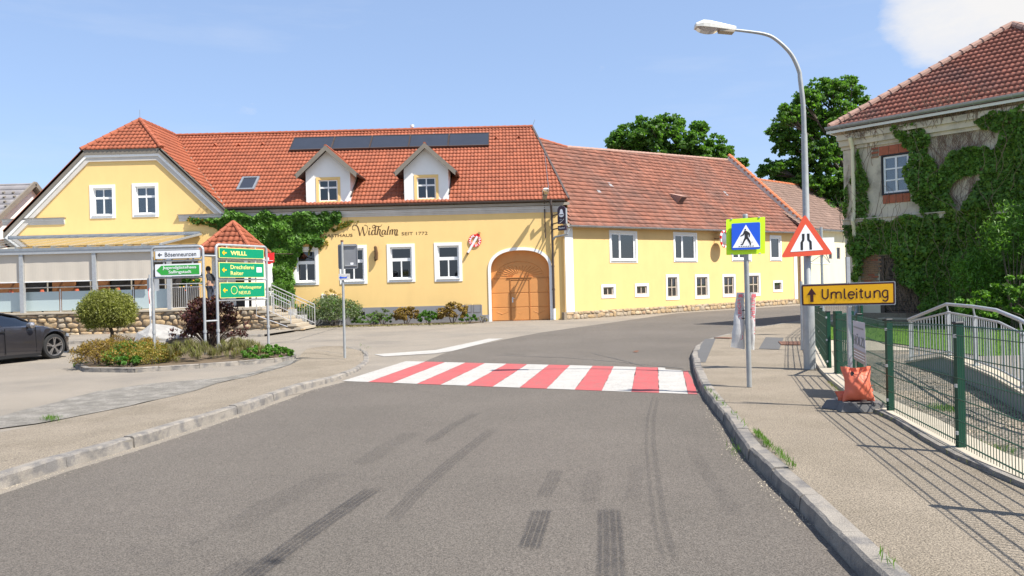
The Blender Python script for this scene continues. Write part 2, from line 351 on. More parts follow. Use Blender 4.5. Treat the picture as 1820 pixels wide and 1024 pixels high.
# window: local x along wall, y up, z outward
PANES = {'cross': [(.06, .47, .05, .60), (.53, .94, .05, .60), (.06, .47, .68, .95), (.53, .94, .68, .95)],
         'tee': [(.07, .47, .05, .56), (.53, .93, .05, .56), (.07, .93, .66, .95)],
         'one': [(.10, .90, .08, .94)],
         'uneq': [(.06, .34, .07, .94), (.41, .94, .07, .94)],
         'grid': [(.08, .46, .05, .33), (.54, .92, .05, .33), (.08, .46, .37, .64), (.54, .92, .37, .64), (.08, .46, .68, .95), (.54, .92, .68, .95)],
         'four': [(.10, .46, .06, .47), (.54, .90, .06, .47), (.10, .46, .53, .94), (.54, .90, .53, .94)],
         'two': [(.10, .46, .12, .88), (.54, .90, .12, .88)]}
def window(parent, M, x0, x1, y0, y1, style='cross', rev=.14, sur=.12, smat='white', fmat='whitepaint', pmat='pane', curtain=None, sill=True, label=None, smatlow=None):
    w = x1-x0; h = y1-y0
    mb = MB().on(M)
    if sur: mb.prism([(x0-sur, y0-sur), (x1+sur, y0-sur), (x1+sur, y1+sur), (x0-sur, y1+sur)], .002, .025, [[(x0, y0), (x1, y0), (x1, y1), (x0, y1)]])
    # lining of the opening
    for (a, b, c, d) in ((x0, x0+.012, y0, y1), (x1-.012, x1, y0, y1), (x0+.012, x1-.012, y0, y0+.012), (x0+.012, x1-.012, y1-.012, y1)): mb.box(a, b, c, d, -rev-.02, .001)
    win = mk('window', mb, smat, parent, label=label)
    a0, a1, b0, b1 = x0+.014, x1-.014, y0+.014, y1-.014; ww = a1-a0; hh = b1-b0
    rects = [(a0+p*ww, a0+q*ww, b0+r*hh, b0+s*hh) for p, q, r, s in PANES[style]]
    fm = MB().on(M).prism([(a0, b0), (a1, b0), (a1, b1), (a0, b1)], -rev, -rev+.06, [[(p, r), (q, r), (q, s), (p, s)] for p, q, r, s in rects])
    mk('frame', fm, fmat, win)
    for p, q, r, s in rects: mk('pane', MB().on(M).box(p-.004, q+.004, r-.004, s+.004, -rev+.02, -rev+.028), pmat, win)
    if sill: mk('sill', MB().on(M).box(x0-.03, x1+.03, y0-.035, y0-.002, -rev+.06, .07), 'whitepaint' if sill is True else sill, win)
    if curtain:
        n = 40; vs = []; fs = []
        c0, c1 = (x0+.02, x1-.02) if curtain == 'full' else (x0+.02, x0+w*.45)
        for i in range(n+1):
            x = c0+(c1-c0)*i/n; dz = .02*math.sin(i*1.1+math.sin(i*.37)*2); vs += [(x, y0+.02, -rev-.06+dz), (x, y1-.02, -rev-.06+dz*.5)]
        for i in range(n): fs.append((2*i, 2*i+2, 2*i+3, 2*i+1))
        mk('curtain', MB().on(M).add(vs, fs), 'curtain', win)
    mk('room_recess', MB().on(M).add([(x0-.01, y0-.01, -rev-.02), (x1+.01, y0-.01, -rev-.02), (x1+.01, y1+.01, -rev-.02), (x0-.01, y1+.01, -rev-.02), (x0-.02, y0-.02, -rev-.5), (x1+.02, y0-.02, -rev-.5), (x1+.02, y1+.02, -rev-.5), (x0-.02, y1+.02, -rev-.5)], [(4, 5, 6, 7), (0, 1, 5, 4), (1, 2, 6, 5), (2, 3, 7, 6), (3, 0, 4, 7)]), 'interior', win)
    return win
def rect(a, b, c, d): return [(a, c), (b, c), (b, d), (a, d)]
def tiles(name, parent, M, poly, tw, th, m, wave=.02, lip=.03, n=5, jit=.004, cols=1, rowjit=0, base=.03):
    """real roof tiles laid row by row inside poly (local x along the eave, y up the slope, z out), joined into one part"""
    V = []; Fs = []; ys = [p[1] for p in poly]; y = min(ys); row = 0; rr = random.Random(len(poly)*7+3)
    while y < max(ys)-.02:
        ye = min(y+th, max(ys)); ym = (y+ye)/2; xs = []
        for i in range(len(poly)):
            (x1, y1), (x2, y2) = poly[i], poly[(i+1) % len(poly)]
            if (y1 > ym) != (y2 > ym): xs.append(x1+(x2-x1)*(ym-y1)/(y2-y1))
        xs.sort()
        for a, b in zip(xs[::2], xs[1::2]):
            off = (row % 2)*tw/2 if cols == 2 else 0
            k = math.floor((a-off)/tw)
            while k*tw+off < b-.01:
                p = max(a, k*tw+off); q = min(b, (k+1)*tw+off); k += 1
                if q-p < .02: continue
                j = rr.uniform(-jit, jit); j2 = rr.uniform(-jit, jit); dy = rr.uniform(-rowjit, rowjit); b0 = len(V)
                for i in range(n):
                    t = i/(n-1); x = p+(q-p)*t-(.003 if i == n-1 else 0); wz = wave*math.sin(((x-off)/tw % 1.0001)*2*math.pi) if wave else 0
                    V.append((x, y+dy-.02, base+lip+wz+j)); V.append((x, ye+.02, base+wz*.9+j2-.012)); V.append((x, y+dy-.02, base+wz*.9-.02))
                for i in range(n-1):
                    c = b0+3*i; Fs.append((c, c+3, c+4, c+1)); Fs.append((c+2, c+5, c+3, c))
        y += th; row += 1
    V = np.array(V); A = np.array(M); V = V@A[:3, :3].T+A[:3, 3]
    return npmesh(name, V, Fs, m, parent, kind='stuff')
def frame_of(M): return M.inverted()
# ================================================================== GROUND
def kerb(name, pts, width, inward, slen, m='kerb', zb=-.03, jit=.1, seed=3):
    """single kerb stones along a polyline of (x, y, z_top); inward = +1 when the pavement lies on the right of the path"""
    rr = random.Random(seed); root = sgroup(name, tuple(pts[0][:2])+(0,))
    P = [Vector(p) for p in pts]; cum = [0]
    for i in range(1, len(P)): cum.append(cum[-1]+(P[i]-P[i-1]).length)
    def pos(s):
        s = max(0, min(cum[-1], s))
        for i in range(1, len(P)):
            if s <= cum[i]+1e-9: return P[i-1].lerp(P[i], (s-cum[i-1])/(cum[i]-cum[i-1]))
        return P[-1]
    s = 0
    while s < cum[-1]-.15:
        l = slen*rr.uniform(1-jit*2, 1+jit*2); e = min(s+l, cum[-1]); mb = MB(); n = 6; vs = []; dz = rr.uniform(-.006, .006); dn = rr.uniform(-.006, .006)
        for i in range(n):
            q = s+.008+(e-s-.016)*i/(n-1); p = pos(q); d = (pos(q+.15)-pos(q-.15)); d.z = 0; d.normalize(); nn = Vector((d.y, -d.x, 0))*inward; h = p.z+dz; b = .018
            o = p+nn*dn; o.z = 0
            e1 = rr.uniform(-.006, .007); e2 = rr.uniform(-.007, .004)
            for a, zz in ((-.015, zb), (e1, h-b+e2), (b+e1+rr.uniform(0, .006), h+e2*.4), (width-.008, h), (width-.002, h-.01), (width, zb)): vs.append(o+nn*a+Z3*zz)
        fs = []
        for i in range(n-1):
            for k in range(5): fs.append((i*6+k, i*6+k+1, (i+1)*6+k+1, (i+1)*6+k))
        fs += [tuple(range(5, -1, -1)), tuple((n-1)*6+k for k in range(6))]
        mb.add(vs, fs); mk('kerb_stone', mb, m, root); s = e
    # mortar bed showing in the joints
    mb = MB(); vs = []; fs = []
    for i, p in enumerate(P):
        d = P[min(i+1, len(P)-1)]-P[max(i-1, 0)]; d.z = 0; d.normalize(); nn = Vector((d.y, -d.x, 0))*inward; o = Vector((p.x, p.y, 0))
        for a, zz in ((.006, zb), (.006, p.z-.022), (width-.02, p.z-.012), (width-.02, zb)): vs.append(o+nn*a+Z3*zz)
    for i in range(len(P)-1):
        for k in range(3): fs.append((i*4+k, i*4+k+1, (i+1)*4+k+1, (i+1)*4+k))
    mb.add(vs, fs); mk('mortar_bed', mb, 'joint', root)
    return root
def off_path(pts, d):   # offset to the right of travel
    P = [Vector((p[0], p[1], 0)) for p in pts]; out = []
    for i, p in enumerate(P):
        t = (P[min(i+1, len(P)-1)]-P[max(i-1, 0)]).normalized(); out.append((p.x+t.y*d, p.y-t.x*d))
    return out
sheet('ground', [(-400, -200), (400, -200), (400, 700), (-400, 700)], -.03, 'lawn')
sheet('forecourt', [(-160, -120), (220, -120), (220, 110), (-160, 110)], 0, 'forecourt')
KL = [(-400, 965, .12), (0, 845, .12), (96, 815, .12), (211, 784, .12), (335, 747, .12), (442, 715, .115), (538, 682, .11), (600, 668, .085), (635, 656, .055), (656, 641, .03), (654, 624, .018), (623, 616.5, .012)]
KLw = [tuple(g(a, b, z)) for a, b, z in KL]
KLw = [(-5.3, -1, .12), (-7.2, -22, .12)][::-1]+KLw[0:]
BL = [(-400, 850), (0, 768.5), (115, 745), (231, 722), (346, 695), (385, 682), (454, 666.5), (523, 645), (535, 630), (545, 620), (575, 615.5), (612, 614.5)]
BLw = [tuple(g(a, b, .01)) for a, b in BL]; BLw = [(-12, -22, .01), (-9.5, -1, .01)]+BLw
mb = MB(); vs = []; fs = []; nn_ = 5
KLi = [(q[0], q[1], p[2]) for p, q in zip(KLw, off_path([p[:2] for p in KLw], -.122))]
for a, b in zip(KLi, BLw):
    for i in range(nn_+1):
        t = i/nn_; p = Vector(a).lerp(Vector(b), t); vs.append((p.x, p.y, p.z if i else p.z-.004))
for i in range(len(KLw)-1):
    for k in range(nn_): j = i*(nn_+1)+k; fs.append((j, j+1, j+nn_+2, j+nn_+1))
mb.add(vs, fs); mk('pavement_left', mb, 'pavement', kind='structure', smooth=True)
kerb('kerb_left', KLw, .13, -1, 1.0)
# rough worn strip between forecourt and pavement
RB = [(-60, 774), (115, 746), (231, 723), (346, 696), (385, 683), (454, 667.5), (516, 650), (528, 640), (523, 637), (454, 661), (400, 672), (345, 677), (270, 683), (173, 697), (77, 722), (0, 742), (-60, 750)]
sheet('worn_asphalt_strip', wobble([g(a, b) for a, b in RB], .35, .05, True), .016, 'rough_asphalt')
KR = [(1571.7, 1024), (1540, 995), (1490, 945), (1453.9, 909), (1417.6, 872.8), (1376.8, 836.5), (1331.5, 795.7), (1308.6, 764), (1286, 732), (1270, 714), (1254, 694), (1243, 676), (1234, 651), (1229.5, 628), (1236, 614), (1254, 603), (1281.6, 595.5), (1300, 591), (1342, 581), (1422, 570)]
KRw = [tuple(g(a, b, .12)) for a, b in KR]; KRw = [(.8, -22, .12), (1.45, -6, .12), (1.72, 0, .12)]+KRw+[(15, 33.5, .12), (32, 49, .12)]
ER = [(1820, 862), (1775, 843), (1709, 815), (1655, 785), (1600, 750), (1559, 731), (1504, 701), (1477, 679.5), (1457.6, 660), (1449, 646.7), (1445, 619), (1436, 598), (1428, 580)]
ERw = [tuple(g(a, b, .12)) for a, b in ER]; ERw = [(3.35, -22, .12), (3.5, -3, .12), (3.6, 3, .12)]+ERw+[(11.6, 27.2, .12), (14.5, 31, .12), (31, 46, .12)]
poly = off_path([p[:2] for p in KRw], .132)+[p[:2] for p in ERw[::-1]]
sheet('pavement_right', poly, .116, 'pavement')
kerb('kerb_right', KRw, .14, 1, .95, seed=8)
# road
RL = off_path([p[:2] for p in KLw[:9]], .16)
rl = wobble([(p[0], p[1], 0) for p in RL], .5, .018, seed=5)
far = [(735, 643), (800, 625), (894.6, 604), (960, 591.5), (1041, 580), (1202, 557), (1422, 543)]
rl += wobble([g(735, 650)]+[g(a, b) for a, b in far[1:]], .8, .02, seed=6)+[(30, 60), (45, 74)]
rr_ = [(46, 63.5)]+[(p[0]-.02, p[1]) for p in KRw[::-1][:-1]]+[(.78, -22)]
sheet('road', rl+rr_, .004, 'asphalt')
# smoother lane patch in front of the villa bend and wheel tracks come from the material; painted markings
zc = sgroup('zebra_crossing', tuple(g(930, 670)))
ROOTZ = LOC[zc.name]
bx = [608, 654, 697, 741, 783, 829, 875.4, 923.5, 971.5, 1021.5, 1069.6, 1122, 1171.5, 1223.5, 1240]
tx = [721.5, 756, 790.8, 827, 862, 900, 937, 975.4, 1013, 1053.5, 1090.8, 1131, 1169.6, 1210, 1217]
for i in range(14):
    by = lambda x: 678.2+.0377*(x-611); ty = lambda x: 643+.0252*(x-735)
    T = lambda x: g(x, ty(x)); B = lambda x: g(x, by(x))
    if i == 13: q = [B(bx[13]), B(1240), g(1231, 676), g(1222, 660), g(1214, 661)]
    elif i == 12: q = [B(bx[12]), B(bx[13]-1), g(1214, 660.5), g(1209, 659), g(1183, 657.5), g(1182, 654.5), T(tx[12])]
    else: q = [B(bx[i]), B(bx[i+1]), T(tx[i+1]), T(tx[i])]
    sheet('stripe', wobble(q, .3, .008, True, seed=i), .009, 'paint_red' if i % 2 else 'paint_white', kind=None, parent=zc)
WL = [(665, 630.5), (774, 622.8), (868, 602.6), (895, 602.2), (802, 625), (772, 629), (682, 634.3)]
sheet('give_way_line', [g(a, b) for a, b in WL], .010, 'paint_white')
sheet('asphalt_patch', [g(a, b, .12) for a, b in ((1253, 602.5), (1272, 602), (1254, 644), (1243, 644), (1240, 622))], .121, 'patch')
cv = sheet('utility_cover', [g(a, b, .12) for a, b in ((1361, 599.5), (1393, 600.4), (1385, 621.4), (1349, 619.8))], .122, 'patch', kind=None)
tag(cv, 'dark rectangular utility cover in the right pavement near the rusty grate', 'cover')
cv = MB(); a = g(1391, 613.5, .12); b = g(1426, 613.5, .12)
for i in range(9):
    t = i/8; p = a.lerp(b, t); cv.bar((p.x, p.y, .128), (p.x+.25, p.y+.9, .128), .06, .02)
tag(mk('rusty_grate', cv, 'iron', loc=tuple(a)), 'rusty iron drain grate in the pavement left of the thin post', 'drain grate')
cv = MB(); a = g(1274, 600.7, .12); b = g(1302, 601.8, .12)
cv.bar((a.x, a.y, .128), (b.x, b.y, .128), .28, .02)
tag(mk('iron_strip', cv, 'iron', loc=tuple(a)), 'narrow rusty iron strip let into the pavement behind the kerb bend', 'iron strip')
# tar joints and cracks
def crack(pts, w, z, m='patch', name='crack'):
    P = wobble([g(a, b) for a, b in pts], .25, .03, seed=len(pts)+int(pts[0][0])); n = len(P); rr = random.Random(n)
    mb = MB(); vs = []; fs = []
    for i in range(n):
        t = (Vector(P[min(i+1, n-1)])-Vector(P[max(i-1, 0)])).normalized(); ww = w*rr.uniform(.4, 1.3)/2; vs += [(P[i][0]-t.y*ww, P[i][1]+t.x*ww, z), (P[i][0]+t.y*ww, P[i][1]-t.x*ww, z)]
        if i: fs.append((2*i-2, 2*i-1, 2*i+1, 2*i))
    mk(name, mb.add(vs, fs), m, kind='structure')
crack([(525, 629), (560, 629), (612, 636)], .03, .10); crack([(550, 617), (600, 617), (640, 622), (652, 634)], .03, .04)
crack([(535, 640), (500, 655), (440, 668)], .04, .022)
crack([(600, 583), (520, 606), (450, 614)], .04, .006); crack([(520, 590), (620, 584), (720, 577)], .05, .006); crack([(545, 607), (620, 605), (700, 607)], .03, .006)
crack([(880, 632), (1000, 636), (1100, 644), (1215, 656)], .035, .009); crack([(1160, 655), (1100, 640), (1050, 628)], .02, .0095)
crack([(300, 738), (420, 715), (560, 697)], .03, .009, 'asphalt')
# tyre marks
def skid(pts, w, m):
    P = [g(a, b) for a, b in pts]; Q = []
    for i in range(len(P)-1):
        for k in range(6): Q.append(P[i].lerp(P[i+1], k/6))
    Q.append(P[-1]); n = len(Q); vs = []; fs = []; w = list(w) if isinstance(w, (tuple, list)) else [w]*2
    for i, q in enumerate(Q):
        t = (Q[min(i+1, n-1)]-Q[max(i-1, 0)]).normalized(); ww = (w[0]+(w[-1]-w[0])*i/(n-1))/2; vs += [(q.x-t.y*ww, q.y+t.x*ww, SKZ[0]), (q.x+t.y*ww, q.y-t.x*ww, SKZ[0])]
        if i: fs.append((2*i-2, 2*i-1, 2*i+1, 2*i))
    SKZ[0] += .0004
    o = mk('tyre_mark', MB().add(vs, fs), m, kind='structure', fixn=False); uv = o.data.uv_layers.new()
    for pl in o.data.polygons:
        for li, vi in zip(pl.loop_indices, pl.vertices): uv.data[li].uv = (vi % 2, (vi//2)/(n-1))
SKZ = [.0125]
skid([(670, 867), (560, 943), (470, 1008), (400, 1062)], .17, 'skid'); skid([(450, 996), (420, 1012), (380, 1040)], .14, 'skid_mid')
skid([(880, 762), (800, 825), (740, 878), (690, 932)], .15, 'skid_mid'); skid([(990, 838), (978, 862), (965, 888)], .14, 'skid_mid')
skid([(964, 908), (954, 940), (940, 980)], .16, 'skid'); skid([(1083, 906), (1086, 960), (1088, 1120)], .185, 'skid')
skid([(1161, 706), (1151, 745), (1149, 790), (1155, 860), (1165, 940), (1183, 1010)], .035, 'skid_mid'); skid([(1170, 706), (1162, 745), (1162, 790), (1171, 860), (1184, 940), (1204, 1010)], .05, 'skid_mid'); skid([(1228, 796), (1260, 850), (1315, 925)], .14, 'skid_faint')
skid([(600, 842), (560, 860), (480, 900), (400, 950)], .3, 'skid_faint'); skid([(740, 770), (690, 795), (640, 830)], .25, 'skid_faint'); skid([(850, 735), (800, 762), (760, 790)], .14, 'skid_mid')
skid([(1060, 838), (1050, 870), (1045, 900)], .16, 'skid_faint'); skid([(1135, 830), (1128, 860), (1125, 895)], .14, 'skid_faint')
skid([(895, 630), (935, 631.5)], .22, 'skid_mid')
# yard behind the fence
sheet('gravel_yard', [p[:2] for p in ERw[1:-1]]+[(30, 45), (40, 20), (40, -10), (4, -10)], .012, 'gravel')
FP = off_path([p[:2] for p in ERw[:-2]], .34)
mb = MB(); vs = []; fs = []
E2 = [p[:2] for p in ERw[:-2]]
for (a, b) in zip(E2, FP): vs += [(a[0], a[1], .0), (a[0], a[1], .165), (b[0], b[1], .17), (b[0], b[1], 0)]
for i in range(len(E2)-1):
    for k in range(3): fs.append((4*i+k, 4*i+k+1, 4*i+4+k+1, 4*i+4+k))
mk('fence_footing', mb.add(vs, fs), 'concrete', kind='structure')
mb = MB(); vs = []; fs = []
EK = off_path([p[:2] for p in ERw[:9]], -.05)
for (a, b) in zip(EK, E2[:9]): vs += [(a[0], a[1], .1), (a[0], a[1], .155), (b[0]-.002, b[1], .158), (b[0]-.002, b[1], 0)]
for i in range(len(EK)-1):
    for k in range(3): fs.append((4*i+k, 4*i+k+1, 4*i+4+k+1, 4*i+4+k))
mk('edging_strip', mb.add(vs, fs), 'kerb', kind='structure')
sheet('garden_path', [(5.9, 17.2), (9.0, 16.6), (9.2, 19.6), (7.2, 20.4)], .022, 'concrete')
sheet('garden_path', [(8.5, 9.0), (9.2, 9.0), (9.3, 13.5), (8.3, 14.3)], .022, 'concrete')
LAWN = [(7.3, 20.5), (9.3, 19.7), (9.4, 14.2), (9.3, 9), (30, 9), (30, 28), (12, 28), (9.5, 25), (8, 22)]
sheet('lawn', LAWN, .03, 'lawn')
# ================================================================== GUESTHOUSE
G0 = 36.0
MF = WM((0, G0, 0), (1, 0, 0))
def fx(px, py): p = at(px, py, G0); return p.x, p.z
house = thing('guesthouse', 'long yellow guesthouse with orange tiled roof, two white dormers and an arched gate', 'building', (-6, G0, 0))
XC, RZ, SL = -18.4, 10.45, .973
holes = []; wins = []
def fwin(x0, x1, y0, y1, style, **k):
    cx, cy = (x0+x1)/2, (y0+y1)/2; a = fx(x0, cy)[0]+k['sur']; b = fx(x1, cy)[0]-k['sur']; c = fx(cx, y1)[1]+k['sur']; d = fx(cx, y0)[1]-k['sur']
    holes.append(rect(a, b, c, d)); wins.append((a, b, c, d, style, k))
fwin(160, 205.5, 328.7, 388.4, 'cross', sur=.15, curtain='full'); fwin(235.4, 282, 325.7, 386, 'cross', sur=.15, curtain='full')
for q in ((521, 566.5, 439, 507), (603.6, 652.5, 436, 505), (688, 737.7, 433.6, 501.7), (772, 821.5, 431, 500.5)): fwin(*q, 'tee', sur=.15, pmat='pane_dark')
gx0, gx1 = fx(873.4, 520)[0], fx(977, 520)[0]; gc = (gx0+gx1)/2; gw = (gx1-gx0)/2; gtop = fx(925, 444.8)[1]; gsp = gtop-.95
def arch(r, top, sp, n=24, bot=0.0, e=2.35):
    pts = [(gc-r, bot)]
    for i in range(n+1):
        t = math.pi*(1-i/n); c, s = math.cos(t), math.sin(t); pts.append((gc+r*math.copysign(abs(c)**(2/e), c), sp+(top-sp)*abs(s)**(2/e)))
    return pts+[(gc+r, bot)]
gate_hole = arch(gw, gtop, gsp)
out = [(-24.0, 0), (2.5, 0), (2.5, 5.62), (-13.62, 5.62), (-16.62, 8.5), (-20.18, 8.5), (-24.0, 4.78)]
out = [(-24.0, 0), (gx0, 0)]+gate_hole[1:-1]+[(gx1, 0)]+out[1:]
mk('wall', MB().on(MF).prism(out, -.45, 0, holes), 'yellow', house)
for (a, b, c, d, st, k) in wins: window(house, MF, a, b, c, d, st, rev=.16, **k)
# closing walls behind
mk('wall', MB().box(-24, -23.7, G0+.46, 48, 0, 5), 'yellow', house); mk('wall', MB().box(-24, 2, 47.7, 48, 0, 5.4), 'yellow', house)
# grey plinth
pz = fx(750, 544.3)[1]
mk('plinth', MB().on(MF).prism([(-10.6, 0), (gx0-.14, 0), (gx0-.14, .33), (-1.45, .33), (-1.45, pz), (-10.6, pz)], .004, .035,
   [rect(-7.6, -7.05, .42, .62), rect(-5.45, -4.95, .38, .66)]), 'plinth', house)
mk('plinth', MB().on(MF).box(gx1+.14, 1.93, 0, .45, .004, .03), 'plinth', house)
for a, b, c, d in ((-7.6, -7.05, .42, .62), (-5.45, -4.95, .38, .66)): mk('cellar_window', MB().on(MF).box(a, b, c, d, .004, .01), 'dark', house)
# small inspection boxes
for px in (577, 593): x, z = fx(px, 532); mk('meter_box', MB().on(MF).bbox(x-.14, x+.14, z-.25, z+.25, .002, .05), 'white', house)
for px in (832, 848):
    x, z = fx(px, 548); fm = MB().on(MF).prism(rect(x-.17, x+.17, z-.2, z+.2), .036, .045, [rect(x-.155, x+.155, z-.185, z+.185)]); mk('hatch_frame', fm, 'fascia', house)
x, z = fx(864, 567); mk('socket_box', MB().on(MF).bbox(x-.06, x+.06, z-.08, z+.08, .036, .1), 'plinth', house)
# white edge strip and cornices
mk('corner_strip', MB().on(MF).prism([(-24.02, 0), (-23.6, 0), (-23.6, 4.9), (-23.4, 5.12), (-24.02, 5.12)], .002, .03), 'white', house)
def cornice(x0, x1, name='cornice'):
    mk(name, MB().on(MF).box(x0, x1, 5.15, 5.22, .002, .03).box(x0-.0, x1, 5.223, 5.30, .002, .055).box(x0, x1, 5.303, 5.40, .002, .09).box(x0, x1, 5.403, 5.44, .002, .12), 'trimgrey', house)
cornice(-13.75, 2.52); cornice(-24.2, -21.25); cornice(-15.8, -13.76)
mk('cornice_cap', MB().on(MF).box(-24.25, -21.2, 5.445, 5.47, .002, .14), 'fascia', house); mk('cornice_cap', MB().on(MF).box(-15.85, -13.7, 5.445, 5.47, .002, .14), 'fascia', house)
for i in range(12):
    a = -13.6+i*1.37; mk('soffit_board', MB().on(MF).box(a+.004, a+1.366, 5.47, 5.60, .002, .13), 'soffit', house)
def gutter(parent, p, q, r=.075, m='brown_metal', step=.95, bm='brown_metal'):
    p = Vector(p); q = Vector(q); d = (q-p).normalized(); o = d.cross(Z3); vs = []; fs = []; n = 8
    for e in (p, q):
        for k in range(n+1): t = math.pi*k/n; vs.append(e+o*r*math.cos(t)-Z3*r*math.sin(t))
        for k in range(n, -1, -1): t = math.pi*k/n; vs.append(e+o*(r-.008)*math.cos(t)-Z3*(r-.008)*math.sin(t))
    m2 = 2*(n+1)
    for k in range(m2): fs.append((k, (k+1) % m2, m2+(k+1) % m2, m2+k))
    fs += [tuple(range(m2)), tuple(range(m2*2-1, m2-1, -1))]
    gt = mk('gutter', MB().add(vs, fs).tube([p+o*r, q+o*r], .011, 5), m, parent)
    L_ = (q-p).length; k = step/2
    hb = MB(); pts = [Vector((0, 0, 0))]
    me = None
    while k < L_:
        c = p+d*k; b = MB(); b.tube([c+o*(r+.01)+Z3*.01]+[c+o*(r+.006)*math.cos(math.pi*t/6)-Z3*(r+.006)*math.sin(math.pi*t/6) for t in range(7)], .012, 4)
        if me is None: oo = mk('gutter_bracket', b, bm, gt); me = oo.data; c0 = c.copy()
        else:
            oo = bpy.data.objects.new('gutter_bracket', me); COL.objects.link(oo); oo.parent = gt; oo.location = c-c0; LOC[oo.name] = LOC[gt.name]
        k += step
    return gt
gutter(house, (-13.5, G0-.20, 5.70), (2.62, G0-.20, 5.70))
# raking trim of the gable
def rake(d, bot=0.):
    hw = (RZ-8.65-.395*d)/SL; L0 = 5.72; zb = RZ-SL*L0-1.395*d
    return [(XC-L0, zb), (XC-hw, 8.65-d), (XC+hw, 8.65-d), (XC+4.95, RZ-SL*4.95-1.395*d)]
def band(d0, d1, z0, z1, m, name): mk(name, MB().on(MF).prism(rake(d0)+rake(d1)[::-1], z0, z1), m, house)
band(-.01, .24, .10, .16, 'fascia', 'fascia'); band(.20, .23, .002, .10, 'soffit', 'soffit'); band(.242, .36, .002, .12, 'white', 'cornice'); band(.362, .56, .002, .07, 'trimgrey', 'cornice')
# --- roofs
def rpoly(M, pts): I = M.inverted(); return [(I @ Vector(p)).xy[:] for p in pts]
def roof(parent, M, pts, tw, th, m, deck=True, **k):
    P = rpoly(M, pts)
    if deck: mk('roof', MB().on(M).prism(P, -.1, .0), m, parent)
    return tiles('roof_tiles', parent, M, P, tw, th, m, **k)
YE, YR, ZE, ZR = G0-.12, 41.6, 5.74, 10.4
MR = PM((-14, YE, ZE), (1, 0, 0), (0, YR-YE, ZR-ZE)); NR = MR.to_3x3() @ Vector((0, 0, 1)); PR = Vector((0, YE, ZE))
xe = onp(1011, 357, PR, NR).x; xr = onp(946, 229, PR, NR).x
sm = (ZR-ZE)/(YR-YE)
vb = (XC+(RZ-ZE)/SL, YE, ZE); vt = (XC, YR, ZR)
roof(house, MR, [vb, (xe, YE, ZE), (xr, YR, ZR), vt], .185, .355, 'roof_new', wave=.02, lip=.035)
MG = PM((XC+5.4, G0-.16, RZ-SL*5.4), (0, 1, 0), (-1, 0, SL))
YF = G0-.16; YH = YF+1.9
roof(house, MG, [(XC+4.95, YF, RZ-SL*4.95), (vb[0], YF, ZE), (vb[0], YE+.08, ZE), (XC, YR, RZ), (XC, YH, RZ), (XC+1.85, YF, 8.65)], .185, .355, 'roof_new')
MH = PM((XC, YF, 8.65), (1, 0, 0), (0, 1.9, 1.8)); roof(house, MH, [(XC-1.85, YF, 8.65), (XC+1.85, YF, 8.65), (XC, YH, RZ)], .21, .3, 'roof_new', wave=.025)
ML = PM((XC-5.72, YF, RZ-SL*5.72), (0, -1, 0), (1, 0, SL)); mk('roof', MB().on(ML).prism(rpoly(ML, [(XC-5.72, YF, RZ-SL*5.72), (XC-1.85, YF, 8.65), (XC, YH, RZ), (XC, 48, RZ), (XC-5.72, 48, RZ-SL*5.72)]), -.1, .04), 'roof_new', house)
mk('roof', MB().add([(XC, YR, ZR+.02), (xr, YR, ZR+.02), (2.7, 48, 5.6), (XC, 48, 5.6)], [(0, 1, 2, 3)]), 'roof_new', house)
mk('roof', MB().add([(XC, YR, RZ), (XC, 48, RZ), (XC+5, 48, RZ-5), (XC+5, 47, RZ-5)], [(0, 1, 2, 3)]), 'roof_new', house)
# end wall under the verge
ev = MB().add([(xe-.05, YE+.1, ZE-.3), (xe-.05, YE+.1, ZE), (xr-.05, YR, ZR), (2.5, 47.8, 5.5), (2.5, 47.8, 0), (2.5, 36.4, 0)], [(0, 1, 2, 3, 4, 5)]); mk('wall', ev, 'yellow', house)
mk('verge', MB().bar((xe, YE, ZE+.02), (xr, YR, ZR+.02), .1, .12), 'brown_metal', house)
mk('valley', MB().bar((vb[0], YE, ZE+.055), (XC, YR, ZR+.05), .12, .03), 'fascia', house)
mk('fascia', MB().bar((vb[0]+.05, YF, ZE-.1), (XC+1.9, YF, 8.6), .06, .05), 'fascia', house)
CAPM = {}
def caps(parent, p, q, sp=.36, r=.11, m='roof_new', name='ridge_tile', lift=.0):
    p = Vector(p)+Z3*lift; q = Vector(q)+Z3*lift; d = q-p; L_ = d.length; d.normalize(); s = d.cross(Z3).normalized(); u = s.cross(d)
    key = (m, sp, r)
    if key not in CAPM:
        vs = []; fs = []
        for x, rr in ((-.02, r*1.12), (sp*.55, r), (sp+.01, r*.93)):
            for k in range(7): t = math.pi*(k/6*1.16-.08); vs.append((x, rr*math.cos(t), rr*math.sin(t)*.95))
        for i in range(2):
            for k in range(6): fs.append((i*7+k, i*7+k+1, i*7+8+k, i*7+7+k))
        fs.append(tuple(range(6, -1, -1)))
        me = bpy.data.meshes.new(name); me.from_pydata(vs, [], fs); me.materials.append(MATS[m]); CAPM[key] = me
    n = int(L_/sp); sc = L_/(n*sp)
    for i in range(n):
        M = Matrix.Identity(4)
        for j, c in enumerate((d*sc, -s, u)): M[0][j], M[1][j], M[2][j] = c
        o = p+d*(i*sp*sc); M[0][3], M[1][3], M[2][3] = o; inst(name, CAPM[key], parent, M)
caps(house, (xr, YR, ZR+.03), (XC, YR, ZR+.03)); caps(house, (XC, YH, RZ), (XC, YR, RZ+.03)); caps(house, (XC-1.9, YF, 8.68), (XC, YH, RZ)); caps(house, (XC+1.9, YF, 8.68), (XC, YH, RZ+.03))
mk('lightning_rod', MB().tube([(xr, YR, ZR), (xr+.16, YR, ZR+.42)], .012, 5), 'zinc', house); mk('lightning_rod', MB().tube([(XC, YH, RZ), (XC, YH, RZ+.5)], .012, 5), 'zinc', house)
